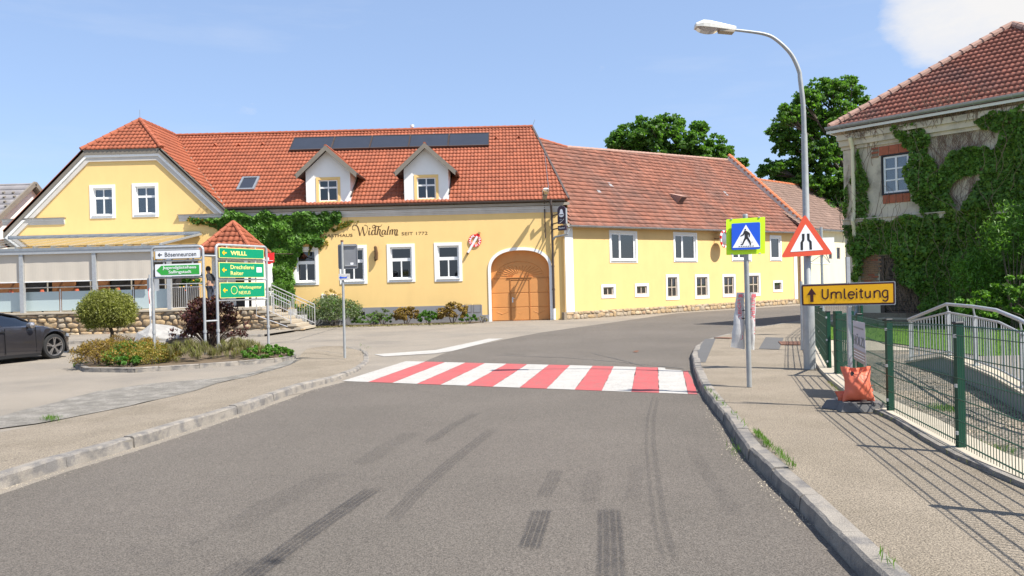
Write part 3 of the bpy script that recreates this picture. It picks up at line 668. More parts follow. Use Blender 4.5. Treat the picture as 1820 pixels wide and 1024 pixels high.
# lightning conductor cables down the roof
for (a, b), (c, d) in (((772, 239), (757, 275)), ((968, 275), (975, 338))):
    p = onp(a, b, PR, NR)+NR*.1; q = onp(c, d, PR, NR)+NR*.1; mk('conductor_wire', MB().tube([p, q], .012, 4), 'zinc', house)
# vent tiles
for a, b in ((383.8, 258.7), (426, 258.7), (468, 257.3), (881.7, 246.5), (922, 245)):
    p = rpoly(MR, [onp(a, b, PR, NR)])[0]; mk('vent_tile', MB().on(MR).add([(p[0]-.1, p[1]-.12, .05), (p[0]+.1, p[1]-.12, .05), (p[0], p[1]-.14, .2), (p[0], p[1]+.2, .06)], [(0, 1, 2), (1, 3, 2), (3, 0, 2)]), 'roof_new', house)
p = onp(731, 234, PR, NR); mk('vent_cap', MB().tube([(p.x, YR+.3, ZR), (p.x, YR+.3, ZR+.25)], .05, 8).tube([(p.x, YR+.3, ZR+.25), (p.x, YR+.3, ZR+.36)], .11, 8), 'white', house)
# solar collectors
bxs = [516, 590, 658, 727, 797, 869.5]
for i in range(5):
    p0 = rpoly(MR, [onp(bxs[i], 268-.026*(bxs[i]-516), PR, NR)])[0]; p1 = rpoly(MR, [onp(bxs[i+1], 268-.026*(bxs[i+1]-516), PR, NR)])[0]
    yb = p0[1]; t0 = rpoly(MR, [onp(690, 245, PR, NR)])[0]; yb = rpoly(MR, [onp(690, 267, PR, NR)])[0][1]
    pn = mk('solar_panel', MB().on(MR).prism(rect(p0[0]+.01, p1[0]-.01, yb, t0[1]), .06, .17, [rect(p0[0]+.035, p1[0]-.035, yb+.05, t0[1]-.04)]), 'brown_metal', house)
    mk('absorber', MB().on(MR).box(p0[0]+.05, p1[0]-.05, yb+.03, t0[1]-.02, .07, .15), 'solar', pn)
# skylight
P4 = rpoly(MR, [onp(a, b, PR, NR) for a, b in ((421, 341), (452, 341), (458, 318), (429, 318))])
a, b, c, d = P4[0][0], P4[1][0], P4[0][1], P4[2][1]
sk = mk('skylight', MB().on(MR).prism(rect(a, b, c, d), .02, .15, [rect(a+.1, b-.1, c+.1, d-.1)]), 'zinc', house); mk('pane', MB().on(MR).box(a+.1, b-.1, c+.1, d-.1, .10, .12), 'solar', sk)
# dormers
for cx in (-8.66, -3.97):
    D = WM((cx, G0+.03, 0), (1, 0, 0)); hw = 1.06
    yz = 5.80; wt = 7.38; dm_holes = [rect(-.46, .46, 5.93, 6.97)]
    dm = mk('dormer', MB().on(D).prism([(-hw, yz), (hw, yz), (hw, wt), (0, 8.36), (-hw, wt)], -2.6, 0, dm_holes), 'white', house)
    window(house, D, -.46, .46, 5.93, 6.97, 'cross', rev=.10, sur=.12, smat='yellow', pmat='pane_dark', sill=False, curtain='half' if cx > -5 else None)
    s = .925; ap = 8.50; hw2 = 1.42
    for sg in (1, -1):
        e = Vector((cx+sg*hw2, G0-.32, ap-s*hw2)); u = (0, sg, 0); v = (-sg, 0, s); Md = PM(e, u, v)
        back = YE+(ap-ZE)/sm; backe = YE+(ap-s*hw2-ZE)/sm
        pts = [e, (e.x, backe, e.z), (cx, back, ap), (cx, G0-.32, ap)]
        mk('dormer_roof', MB().on(Md).prism(rpoly(Md, pts), -.09, -.0), 'brown_metal', dm); tiles('roof_tiles', dm, Md, rpoly(Md, pts), .185, .3, 'roof_new', base=.01, lip=.02)
        mk('barge_board', MB().add([(cx, G0-.345, ap+.05), (cx, G0-.345, ap-.2), (e.x, G0-.345, e.z-.2), (e.x+sg*.03, G0-.345, e.z+.05), (cx, G0-.315, ap+.05), (cx, G0-.315, ap-.2), (e.x, G0-.315, e.z-.2), (e.x+sg*.03, G0-.315, e.z+.05)],
            [(0, 1, 2, 3), (4, 5, 6, 7), (0, 3, 7, 4), (1, 2, 6, 5), (2, 3, 7, 6)]), 'fascia', dm)
        mk('dormer_gutter', MB().tube([(e.x+sg*.05, G0-.34, e.z-.02), (e.x+sg*.05, backe-.1, e.z-.02)], .05, 6), 'brown_metal', dm)
        mk('flashing', MB().bar((cx+sg*(hw+.03), G0+.02, ZE+.42), (cx+sg*(hw+.03), YE+(wt-ZE)/sm, wt-.02), .05, .1), 'brown_metal', dm)
    tiles_c = MB().tube([(cx, G0-.34, ap+.03), (cx, YE+(ap-ZE)/sm, ap+.03)], .07, 6); mk('ridge_cap', tiles_c, 'roof_new', dm)
# gate
mk('gate_surround', MB().on(MF).prism([(gx0-.14, 0)]+arch(gw+.14, gtop+.14, gsp)[1:-1]+[(gx1+.14, 0), (gx1, 0)]+arch(gw, gtop, gsp)[1:-1][::-1]+[(gx0, 0)], .002, .04), 'white', house)
GM = MF @ Matrix.Translation((0, 0, -.27))
gt = mk('gate', MB().on(GM).prism(arch(gw+.02, gtop+.02, gsp), -.05, 0), 'gate', house)
def glx(px): return fx(px, 520)[0]*(G0+.27)/G0
dx0, dx1 = glx(907.5), glx(940.5); dtop = 2.02; d0 = .0
for (a, b, c, d) in ((gx0+.02, dx0-.03, .03, .63), (gx0+.02, dx0-.03, .66, 1.32), (gx0+.02, dx0-.03, 1.35, dtop), (dx1+.03, gx1-.02, .03, .63), (dx1+.03, gx1-.02, .66, 1.32), (dx1+.03, gx1-.02, 1.35, dtop)):
    mk('gate_panel', MB().on(GM).bbox(a, b, c, d, .002, .028, .012), 'gate', gt)
for (c, d) in ((.03, .63), (.66, 1.32), (1.35, 1.93)): mk('wicket_panel', MB().on(GM).bbox(dx0+.012, dx1-.012, c, d, .002, .035, .012), 'gate', gt)
mk('wicket_frame', MB().on(GM).prism(rect(dx0-.025, dx1+.025, .0, 2.0), .002, .05, [rect(dx0+.005, dx1-.005, .01, 1.96)]), 'gate_dark', gt)
mk('transom', MB().on(GM).box(gx0+.03, gx1-.03, 2.03, 2.06, .002, .03), 'gate_dark', gt); mk('drip_rail', MB().on(GM).box(dx0-.15, dx1+.15, 2.061, 2.10, .002, .07), 'gate', gt)
fc = ((dx0+dx1)/2, 2.12)
for i in range(15):
    t = math.pi*(.05+.9*i/14); r0 = .32; r1 = .78+.35*abs(math.cos(t)); c, s = math.cos(t), math.sin(t)
    mk('ray_moulding', MB().on(GM).add([(fc[0]+c*r0-s*.008, fc[1]+s*r0*.6+c*.008, .002), (fc[0]+c*r0+s*.008, fc[1]+s*r0*.6-c*.008, .002), (fc[0]+c*r1+s*.016, fc[1]+s*r1*.62-c*.016, .002), (fc[0]+c*r1-s*.016, fc[1]+s*r1*.62+c*.016, .002),
        (fc[0]+c*r0, fc[1]+s*r0*.6, .02), (fc[0]+c*r1, fc[1]+s*r1*.62, .025)], [(0, 4, 5, 3), (1, 2, 5, 4), (2, 3, 5), (0, 1, 4)]), 'gate', gt)
n = 20; arcp = [(fc[0]+1.15*math.cos(math.pi*k/n), fc[1]+.72*math.sin(math.pi*k/n), .01) for k in range(n+1)]
mk('fan_moulding', MB().on(GM).tube(arcp, .012, 4), 'gate', gt)
for a in (gx0+.5, (dx0+dx1)/2, gx1-.5): mk('diamond_moulding', MB().on(GM).tube([(a-.28, .44, .03), (a-.1, .38, .03), (a, .33, .035), (a+.1, .38, .03), (a+.28, .44, .03)], .010, 4), 'gate', gt)
mk('gate_handle', MB().on(GM).tube([(dx0+.09, 1.07, .03), (dx0+.09, 1.07, .09), (dx0+.2, 1.07, .09)], .014, 6).box(dx0+.06, dx0+.12, .88, 1.13, .03, .045), 'steel', gt)
# downpipe
dp = glx(981.5); mk('downpipe', MB().tube([(dp, G0-.5, 5.7), (dp, G0-.5, 5.45), (dp+.05, G0-.12, 5.0), (dp+.05, G0-.12, 4.8), (dp+.05, G0-.1, .55)], .055, 8, True).tube([(dp+.05, G0-.1, 4.6), (dp+.05, G0-.1, 4.5)], .07, 8).tube([(dp+.05, G0-.1, 2.6), (dp+.05, G0-.1, 2.52)], .07, 8).tube([(dp+.05, G0-.1, 1.5), (dp+.05, G0-.1, 1.42)], .07, 8), 'brown_metal', house)
mk('downpipe_shoe', MB().tube([(dp+.05, G0-.1, .55), (dp+.05, G0-.1, .02)], .075, 10), 'white', house)
# lettering
def wt(px, py, off=.006): x, z = fx(px, py); return MF @ Matrix.Translation((x, z, off))
text('GASTHAUS', wt(574, 422), .145, 'lettering', house, w=1.42, ext=.001, bold=.002); text('SEIT 1772', wt(714, 418.2), .15, 'lettering', house, w=1.24, ext=.001)
def stroke(pts, wd, px0, py0, sc, parent, m='lettering', M=MF, off=.006):
    """brush stroke: pts in drawing units, widths interpolated"""
    P = []
    for i in range(len(pts)-1):
        p0, p1, p2, p3 = [Vector(pts[max(0, min(len(pts)-1, j))]) for j in (i-1, i, i+1, i+2)]
        for k in range(6): t = k/6; P.append(.5*((2*p1)+(-p0+p2)*t+(2*p0-5*p1+4*p2-p3)*t*t+(-p0+3*p1-3*p2+p3)*t**3))
    P.append(Vector(pts[-1])); vs = []; fs = []; n = len(P)
    for i, p in enumerate(P):
        t = (P[min(i+1, n-1)]-P[max(i-1, 0)]).normalized(); down = max(0, t.y)   # y down in the drawing: downstrokes thick
        w_ = wd*(.45+.75*down); nx, ny = -t.y*w_/2, t.x*w_/2
        for q in (Vector((p.x+nx, p.y+ny)), Vector((p.x-nx, p.y-ny))):
            a = fx(px0+q.x*sc, py0+q.y*sc); vs.append((a[0], a[1], off))
        if i: fs.append((2*i-2, 2*i-1, 2*i+1, 2*i))
    return vs, fs
strokes = [[(470, 170), (430, 165), (425, 125), (455, 95), (500, 110), (525, 170), (545, 265)], [(545, 265), (590, 120)], [(590, 120), (600, 190), (618, 265)], [(618, 265), (660, 190), (668, 120), (640, 95), (615, 95)],
  [(694, 178), (690, 238), (705, 250), (724, 232)], [(699, 138), (707, 158)], [(790, 180), (755, 175), (735, 215), (745, 250), (775, 235), (795, 190)], [(800, 110), (792, 180), (790, 245), (812, 235)],
  [(790, 125), (760, 140), (745, 115), (765, 92), (795, 105), (850, 115), (885, 108), (895, 85)], [(850, 110), (835, 180), (822, 250)], [(828, 215), (850, 165), (872, 170), (865, 225), (880, 262), (915, 275), (930, 262)],
  [(950, 180), (920, 175), (902, 210), (910, 245), (935, 230), (955, 185)], [(958, 180), (950, 240), (972, 240)], [(1012, 110), (995, 180), (985, 240), (1005, 240)], [(1035, 170), (1028, 245)], [(1030, 205), (1055, 165), (1072, 175), (1065, 245)],
  [(1068, 200), (1095, 165), (1112, 175), (1108, 225), (1125, 258), (1165, 250)], [(1108, 185), (1135, 165), (1148, 180), (1140, 235), (1150, 255), (1168, 248)]]
mb = MB().on(MF)
for s_ in strokes: mb.add(*stroke(s_, 17, 580, 390, 1/9.1, house))
mk('lettering', mb, 'lettering', house, fixn=False)
# horn-shaped hook holder on the wall
x, z = fx(669, 450); hk = thing('wall_ornament', 'small brown curved wooden ornament hung between the second and third ground floor window', 'ornament', (x, G0-.05, z))
mk('carved_body', MB().tube([(x-.06, G0-.1, z-.38), (x+.0, G0-.12, z-.3), (x+.02, G0-.12, z), (x-.02, G0-.12, z+.28), (x-.04, G0-.12, z+.33)], [.03, .09, .085, .075, .04], 8), 'lettering', hk); mk('hook', MB().tube([(x, G0-.1, z-.1), (x-.12, G0-.02, z-.22)], .012, 4), 'brown_metal', hk)
# tobacconist sign
x, z = fx(844.3, 427.9); tb = thing('tobacco_sign', 'round red and white ring sign with a large cigarette across it, left of the gate', 'sign', (x, G0-.03, z))
TM = MF @ Matrix.Translation((x, z, 0)); cir = lambda r, n=32: [(r*math.cos(2*math.pi*k/n), r*math.sin(2*math.pi*k/n)) for k in range(n)]
mk('ring', MB().on(TM).prism(cir(.305), .01, .05, [cir(.17)]), 'pure_red', tb)
ltr = 'TABAKTRAFIK'
for i, ch in enumerate('TABAK'):
    t = R(205-i*25); text(ch, TM @ Matrix.Translation((.235*math.cos(t), .235*math.sin(t), .053)) @ Matrix.Rotation(t-math.pi/2, 4, 'Z') @ Matrix.Translation((0, -.045, 0)), .095, 'sign_white', tb, bold=.006, align='CENTER')
for i, ch in enumerate('TRAFIK'):
    t = R(35-i*24); text(ch, TM @ Matrix.Translation((.235*math.cos(t), .235*math.sin(t), .053)) @ Matrix.Rotation(t-math.pi/2, 4, 'Z') @ Matrix.Translation((0, -.045, 0)), .095, 'sign_white', tb, bold=.006, align='CENTER')
a = Vector(fx(851, 416)); b = Vector(fx(831, 451)); ang = math.atan2(b.y-a.y, b.x-a.x); Lc = (b-a).length
CM = MF @ Matrix.Translation((a.x, a.y, .06)) @ Matrix.Rotation(ang, 4, 'Z')
mk('cigarette', MB().on(CM).tube([(.14, 0, .03), (Lc-.05, 0, .03)], .06, 10), 'sign_white', tb); mk('cigarette_tip', MB().on(CM).tube([(Lc-.05, 0, .03), (Lc+.04, 0, .03)], .058, 10), 'lettering', tb)
mk('glow_disc', MB().on(CM).disc((.08, 0), .1, -.015, .03, 16), 'pure_red', tb); mk('cigarette_end', MB().on(CM).tube([(-.1, 0, .03), (.0, 0, .03)], .055, 10), 'sign_gold', tb)
# ------------------------------------------------------------------ WING
WO = Vector((2.52, 35.86, 0)); WU = Vector((16.5, 14.65, 0)).normalized(); WN = WU.cross(Z3); MW = WM(WO, WU)
wing = thing('farm_wing', 'yellow wing along the bending road under an old faded red tile roof', 'building', tuple(WO))
def wx(px, py, o=0.): p = MW.inverted() @ onp(px, py, WO+WN*o, WN); return p.x, p.y
WL_ = wx(1417, 500)[0]
holes = []; wins = []
def wwin(x0, x1, y0, y1, st, sur, **k):
    cx, cy = (x0+x1)/2, (y0+y1)/2; a = wx(x0, cy)[0]+sur; b = wx(x1, cy)[0]-sur; c = wx(cx, y1)[1]+sur; d = wx(cx, y0)[1]-sur; holes.append(rect(a, b, c, d)); wins.append((a, b, c, d, st, sur, k))
wwin(1083, 1132.4, 410, 467, 'uneq', .12, curtain='full'); wwin(1196.8, 1238.8, 413, 466, 'uneq', .12, curtain='full'); wwin(1300, 1335, 415.5, 464.6, 'uneq', .12, curtain='half'); wwin(1368, 1388.6, 418.5, 464, 'one', .12)
wwin(1068.5, 1093.7, 505.6, 530, 'two', .13, fmat='old_frame', sill=False); wwin(1128.3, 1152.8, 504, 527.6, 'two', .13, fmat='old_frame', sill=False)
for q in ((1183.4, 1206.7, 488, 533), (1235, 1260, 488, 531), (1284, 1306.8, 487.4, 528), (1329, 1351, 485.6, 526)): wwin(*q, 'four', .14, fmat='old_frame', curtain='full' if q[0] > 1230 else None, sill=False)
wwin(1374, 1390.6, 498.8, 519, 'one', .12, fmat='old_frame', sill=False)
ztop = lambda x: 4.55+.32*x/WL_
mk('wall', MB().on(MW).prism([(0, 0), (WL_, 0), (WL_, ztop(WL_)), (0, ztop(0))], -.4, 0, holes), 'yellow2', wing)
for (a, b, c, d, st, sur, k) in wins: window(wing, MW, a, b, c, d, st, rev=.1, sur=sur, **k)
mk('wall', MB().on(MW).box(WL_-.3, WL_, 0, 4.8, -10, -.41), 'cream', wing)
mk('wall', MB().on(MW).box(0, WL_, 0, 4.5, -10.3, -10), 'cream', wing)
mk('corner_strip', MB().on(MW).box(.04, .58, .3, 4.42, .002, .04), 'white', wing); mk('corner_strip', MB().on(MW).box(WL_-.42, WL_-.02, .3, 4.7, .002, .04), 'white', wing)
mk('eaves_board', MB().on(MW).prism([(0, ztop(0)-.09), (WL_, ztop(WL_)-.09), (WL_, ztop(WL_)+.02), (0, ztop(0)+.02)], .002, .22), 'soffit', wing)
E0 = onp(1012, 401, WO+WN*.26, WN); E1 = onp(1438, 414, WO+WN*.26, WN); R1 = onp(1293, 285, WO-WN*5, WN); R0 = onp(1006, 262, WO-WN*5, WN); R00 = onp(950, 246, WO-WN*5, WN)
ue = (E1-E0).normalized(); vm = (R1-E0)-ue*((R1-E0).dot(ue)); MWR = PM(E0, ue, vm); NWR = MWR.to_3x3() @ Vector((0, 0, 1))
def onr(px, py): return onp(px, py, E0, NWR)
wp = [E0+Vector((0, 0, 0)), E1, R1, onr(1150, 273), onr(1006, 262), onr(952, 246), onr(965, 290), onr(995, 340), onr(1004, 365)]
roof(wing, MWR, wp, .20, .32, 'roof_old', wave=0, n=2, lip=.05, jit=.008, cols=2, rowjit=.012)
bk = [R1, R0-WN*0]; mk('roof', MB().add([R1, onr(1006, 262), onr(952, 246), WO-WN*10+Vector((-3, 0, 5.2)), WO+WU*WL_-WN*10+Z3*5], [(0, 1, 2, 3, 4)]), 'roof_old', wing)
caps(wing, R1, onr(1006, 262), .38, .11, 'hipcap'); caps(wing, onr(1006, 262), onr(952, 246), .36, .11, 'roof_new')
gutter(wing, E0+WN*.06-WU*.1, E1+WN*.06-WU*.6, .075, 'zinc', 1.2, 'zinc')
# parapet wall with tile caps at the far end
pa = E1+WU*.05; pb = R1+WU*.05
mk('parapet', MB().bar(pa+Z3*.12, pb+Z3*.12, .3, .45), 'trimgrey', wing); caps(wing, pa+Z3*.34+WU*.05, pb+Z3*.34+WU*.05, .34, .2, 'roof_orange', 'coping_tile')
# roof hatch and slate patches
p = rpoly(MWR, [onr(1203, 357)])[0]
hb = MB().on(MWR).add([(p[0]-.3, p[1]-.25, .02), (p[0]+.3, p[1]-.25, .02), (p[0]+.3, p[1]-.25, .55), (p[0]-.3, p[1]-.25, .55), (p[0]+.3, p[1]+.6, .05), (p[0]-.3, p[1]+.6, .05)], [(0, 1, 2, 3), (2, 4, 5, 3), (1, 4, 2), (0, 3, 5)])
ht = mk('roof_hatch', hb, 'hipcap', wing); mk('hatch_window', MB().on(MWR).box(p[0]-.2, p[0]+.2, p[1]-.262, p[1]-.256, .12, .46), 'solar', ht)
for a, b in ((1064, 342), (1084, 330), (1289, 345)):
    p = rpoly(MWR, [onr(a, b)])[0]; mk('slate_tile', MB().on(MWR).box(p[0]-.12, p[0]+.12, p[1]-.2, p[1]+.2, .05, .062), 'roof_grey', wing)
# downpipes
q = MW @ Vector((.02, 4.3, .35)); mk('downpipe', MB().tube([q, q-Z3*.25-WU*.1, Vector((dp+.18, G0-.18, 3.95)), Vector((dp+.06, G0-.1, 3.8))], .05, 8), 'zinc', wing)
mk('downpipe', MB().tube([MW @ Vector((WL_+.25, 4.7, .3)), MW @ Vector((WL_+.3, 4.3, .08)), MW @ Vector((WL_+.3, .2, .08))], .06, 8), 'hipcap', wing)
# ------------------------------------------------------------------ stones
STN = []
def stone_mesh(seed, m):
    rr = random.Random(seed); n = 10; out = []
    pts = [(math.copysign(abs(math.cos(t))**.55, math.cos(t))*.5*rr.uniform(.72, 1.04), math.copysign(abs(math.sin(t))**.55, math.sin(t))*.5*rr.uniform(.68, 1.04)) for t in [2*math.pi*(k+.3)/n for k in range(n)]]
    vs = [(x, y, 0) for x, y in pts]+[(x*.96, y*.95, .6+rr.uniform(-.1, .1)) for x, y in pts]+[(x*.62+rr.uniform(-.03, .03), y*.6, 1+rr.uniform(-.15, .15)) for x, y in pts]+[(rr.uniform(-.1, .1), rr.uniform(-.1, .1), 1.05)]
    fs = []
    for a in (0, n):
        for k in range(n): fs.append((a+k, a+(k+1) % n, a+n+(k+1) % n, a+n+k))
    for k in range(n): fs.append((2*n+k, 2*n+(k+1) % n, 3*n))
    me = bpy.data.meshes.new('stone'); me.from_pydata(vs, [], fs); me.materials.append(MATS[m]); me.polygons.foreach_set('use_smooth', [True]*len(fs)); return me
for i in range(18): STN.append(stone_mesh(i, ['stone', 'stone', 'stone2', 'stone3'][i % 4]))
def stones(parent, M, x0, x1, y0, y1f, rowh, ln, dep=.06, seed=1, name='stone', gap=.015):
    rr = random.Random(seed); y = y0
    while True:
        h = rowh*rr.uniform(.7, 1.4); x = x0-rr.uniform(0, .2)
        if y > (y1f((x0+x1)/2) if callable(y1f) else y1f)+.9: break
        anyp = False
        while x < x1:
            l = ln*rr.uniform(.55, 1.6); top = y1f(x+l/2) if callable(y1f) else y1f
            if callable(y1f): top = min(y1f(x), y1f(min(x+l, x1)))
            a = max(x, x0); b = min(x+l, x1); hh = min(h*rr.uniform(.8, 1.4), top-y); x += l
            if hh < .05 or b-a < .06: continue
            anyp = True
            Ms = M @ Matrix.Translation(((a+b)/2, y+hh/2+rr.uniform(-.01, .01), -.01)) @ Matrix.Rotation(rr.uniform(-.16, .16), 4, 'Z') @ Matrix.Diagonal((b-a-gap+.02, hh-gap+.02, dep*rr.uniform(.7, 1.2), 1)) @ Matrix.Rotation(rr.choice((0, math.pi)), 4, 'Z')
            inst(name, rr.choice(STN), parent, Ms)
        y += h
        if not anyp: break
mk('base_course', MB().on(MW).box(-.15, WL_, 0, .36, -.1, .05), 'mortar', wing)
stones(wing, MW @ Matrix.Translation((0, 0, .05)), .0, WL_, .0, .38, .19, .42, .05, 5)
# traffic mirror
mp_ = onp(1270, 427, WO, WN); mr_ = thing('traffic_mirror', 'round convex traffic mirror with red and white rim on a bracket beside the pedestrian sign', 'mirror', tuple(mp_))
mk('bracket', MB().tube([mp_+Z3*.1, mp_+WN*.4+Z3*.05, onp(1287, 425, WO+WN*.45, WN)], .025, 6), 'brown_metal', mr_)
mc = onp(1287, 425, WO+WN*.5, WN); fcn = (Vector((-8, 12, 1.5))-mc); fcn.z = 0; fcn = (fcn.normalized()*.35+WN*.1+WU*-.8).normalized(); fcn = Vector((.74, -.67, 0)).normalized()
MM = WM(mc, Z3.cross(fcn), fcn)
segs = 16
for k in range(segs):
    t0 = 2*math.pi*k/segs; t1 = 2*math.pi*(k+1)/segs; a = [(r*math.cos(t), r*math.sin(t)) for r, t in ((.5, t0), (.5, (t0+t1)/2), (.5, t1), (.41, t1), (.41, (t0+t1)/2), (.41, t0))]
    mk('rim_segment', MB().on(MM).prism(a, -.03, .05), 'pure_red' if k % 2 else 'sign_white', mr_)
mk('mirror_glass', MB().on(MM).lathe([(.41, .0), (.3, .03), (.15, .05), (.001, .055)], 20), 'rim', mr_, smooth=True); mk('backplate', MB().on(MM).disc((0, 0), .42, -.05, -.031), 'sign_back', mr_)
# ------------------------------------------------------------------ far house
fh = thing('far_house', 'pale cream house with brown tiled roof beyond the yellow wing', 'building', tuple(WO+WU*(WL_+1)))
FL = WL_+15
FO = WO+WU*(WL_+.32); MFH = WM(FO, WU)
fhh = [rect(*(wx(a, 500)[0]-WL_-.32 for a in (1488, 1495)), 3.0, 3.9), rect(*(wx(a, 500)[0]-WL_-.32 for a in (1474, 1480.5)), 3.0, 3.9)]
mk('wall', MB().on(MFH).prism(rect(0, FL-WL_, 0, 5.15), -.3, -.0, fhh), 'cream', fh)
for h_ in fhh: window(fh, MFH, h_[0][0], h_[1][0], h_[0][1], h_[2][1], 'one', rev=.1, sur=0, fmat='old_frame', sill=False)
e0 = FO+WN*.4+Z3*5.1; e1 = FO+WU*(FL-WL_+.4)+WN*.4+Z3*5.1; rz_ = 9.25; r0 = FO-WN*5+Z3*rz_; r1 = FO+WU*(FL-WL_-4.5)-WN*5+Z3*rz_
MX = PM(e0, WU, r0-e0-WU*((r0-e0).dot(WU))); roof(fh, MX, [e0, e1, r1, r0], .24, .36, 'roof_brown', wave=.015, n=4, lip=.03)
b1 = FO+WU*(FL-WL_+.4)-WN*10.4+Z3*5.1; MX2 = PM(e1, -WN, r1-e1-(-WN)*((r1-e1).dot(-WN))); roof(fh, MX2, [e1, b1, r1], .24, .36, 'roof_brown', wave=.015, n=3)
caps(fh, r0, r1, .5, .12, 'roof_orange'); caps(fh, e1, r1, .5, .12, 'roof_orange')
mk('wall', MB().on(MFH).box(FL-WL_-.3, FL-WL_, 0, 5.1, -10, -.31), 'cream', fh); gutter(fh, e0+WN*.05-Z3*.05, e1+WN*.05-Z3*.05, .07, 'zinc', 1.5, 'zinc')
mk('eaves_board', MB().on(MFH).box(0, FL-WL_+.3, 5.0, 5.1, .002, .4), 'white', fh)
# ------------------------------------------------------------------ grey house at far left
gh = thing('grey_roofed_house', 'neighbouring house with grey roof behind the left gable', 'building', (-28, 40, 0))
xg = at(63, 330, 43).x; zr_ = at(30, 327, 43).z; ze_ = at(0, 420, 38).z-.6
Mg = PM((-40, 37.5, ze_), (1, 0, 0), (0, 5.5, zr_-ze_)); roof(gh, Mg, [(-40, 37.5, ze_), (xg, 37.5, ze_), (xg, 43, zr_), (-40, 43, zr_)], .6, .55, 'roof_grey', wave=0, n=2, lip=.02)
mk('wall', MB().add([(xg-.3, 38, 0), (xg-.3, 48, 0), (xg-.3, 48, ze_), (xg-.3, 43, zr_-.2), (xg-.3, 38, ze_)], [(0, 1, 2, 3, 4)]).box(-40, xg-.31, 38, 38.2, 0, ze_+.3), 'white', gh)
mk('barge_board', MB().bar((xg, 37.5, ze_), (xg, 43, zr_), .1, .25).bar((xg, 43, zr_), (xg, 48.5, ze_), .1, .25), 'fascia', gh); mk('roof', MB().add([(-40, 43, zr_), (xg, 43, zr_), (xg, 48.5, ze_), (-40, 48.5, ze_)], [(0, 1, 2, 3)]), 'roof_grey', gh)
for a, b in ((8, 345), (25, 345), (9, 353), (27, 352), (10, 361), (12, 369)):
    n_ = Mg.to_3x3() @ Vector((0, 0, 1)); p = rpoly(Mg, [onp(a, b, (-40, 37.5, ze_), n_)])[0]; mk('snow_guard', MB().on(Mg).box(p[0]-.05, p[0]+.05, p[1]-.06, p[1]+.06, .04, .14), 'fascia', gh)
# ================================================================== VILLA
VA = Vector((.66, -.75, 0)).normalized(); VO = Vector((12.05, 27.0, 0)); VN = VA.cross(Z3); MV = WM(VO, VA)   # VN points to the camera side
if VN.y > 0: VN = -VN
villa = thing('old_villa', 'old ivy-grown villa with crumbling cream plaster and red hipped roof on the right', 'building', tuple(VO))
def vx(px, py, o=0.): p = MV.inverted() @ onp(px, py, VO+VN*o, VN); return p.x, p.y
VL = 8.3
a0, a1 = vx(1569, 312)[0], vx(1616, 312)[0]; b1_, b0_ = vx(1590, 276)[1], vx(1590, 343)[1]
d0_, d1_ = vx(1572, 510)[0], vx(1629, 510)[0]; dt_, db_ = vx(1600, 458)[1], vx(1600, 560)[1]
mk('wall', MB().on(MV).prism(rect(0, VL, 0, 6.9), -.45, 0, [rect(a0, a1, b0_, b1_), rect(d0_, d1_, db_, dt_)]), 'villa_wall', villa)
mk('wall', MB().on(MV).box(0, .4, 0, 6.9, -8.2, -.46).box(VL-.4, VL, 0, 6.9, -8.2, -.46).box(0, VL, 0, 6.9, -8.6, -8.21), 'villa_wall', villa)
w_ = window(villa, MV, a0, a1, b0_, b1_, 'grid', rev=.09, sur=.045, smat='sign_black', pmat='pane', sill=False, curtain='full')
# lintel and sill bricks
n = 3; x0_ = vx(1562, 270)[0]; x1_ = a1+.02
for i in range(n):
    a = x0_+(x1_-x0_)*i/n; mk('brick', MB().on(MV).bbox(a+.006, a+(x1_-x0_)/n-.006, b1_+.05, b1_+.36, -.04, .03, .012), 'brick', villa)
for i in range(4):
    a = a0-.02+(a1-a0+.04)*i/4; mk('brick', MB().on(MV).bbox(a+.006, a+(a1-a0+.04)/4-.006, b0_-.34, b0_-.05, -.04, .03, .012), 'brick', villa)
BR = bpy.data.meshes.new('brick'); t_ = MB().bbox(0, .235, 0, .062, 0, .03, .008); BR.from_pydata(t_.v, [], t_.f); BR.materials.append(MATS['brick_old'])
BR2 = BR.copy(); BR2.materials.clear(); BR2.materials.append(MATS['brick'])
def bricks(poly, o=.0):
    ys = [p[1] for p in poly]; xs = [p[0] for p in poly]; y = min(ys); r = 0
    mk('mortar_bed', MB().on(MV).prism(poly, .003, .012), 'mortar', villa)
    while y < max(ys):
        x = min(xs)-(.12 if r % 2 else 0)
        while x < max(xs):
            if inside((x+.12, y+.03), poly): inst('brick', random.choice((BR, BR2, BR)), villa, MV @ Matrix.Translation((x, y, .004+random.uniform(-.006, .006))))
            x += .245
        y += .073; r += 1
bp = [vx(a, b) for a, b in ((1531, 520), (1530, 470), (1535, 457), (1563, 452), (1565, 470), (1560, 478), (1560, 515), (1545, 500))]; bricks(bp[:4]+[vx(1563, 475), vx(1559, 500), vx(1540, 500)])
# plaster break beside the lintel
bricks([vx(a, b) for a, b in ((1549, 275), (1553, 264), (1561, 262), (1561, 280), (1551, 279))])
# boarded door
mk('door_frame', MB().on(MV).prism(rect(d0_-.14, d1_+.1, db_-.02, dt_+.1), -.1, .02, [rect(d0_, d1_, db_, dt_)]), 'old_wood', villa)
nb = 13
for i in range(nb): h = (dt_-db_)/nb; mk('plank', MB().on(MV).bbox(d0_+.005, d1_-.005, db_+h*i+.006, db_+h*(i+1)-.004, -.12, -.07+random.uniform(0, .012), .008), 'old_wood', villa)
mk('lower_band', MB().on(MV).box(-.01, VL, 0, vx(1550, 556)[1], .002, .04), 'mortar', villa)
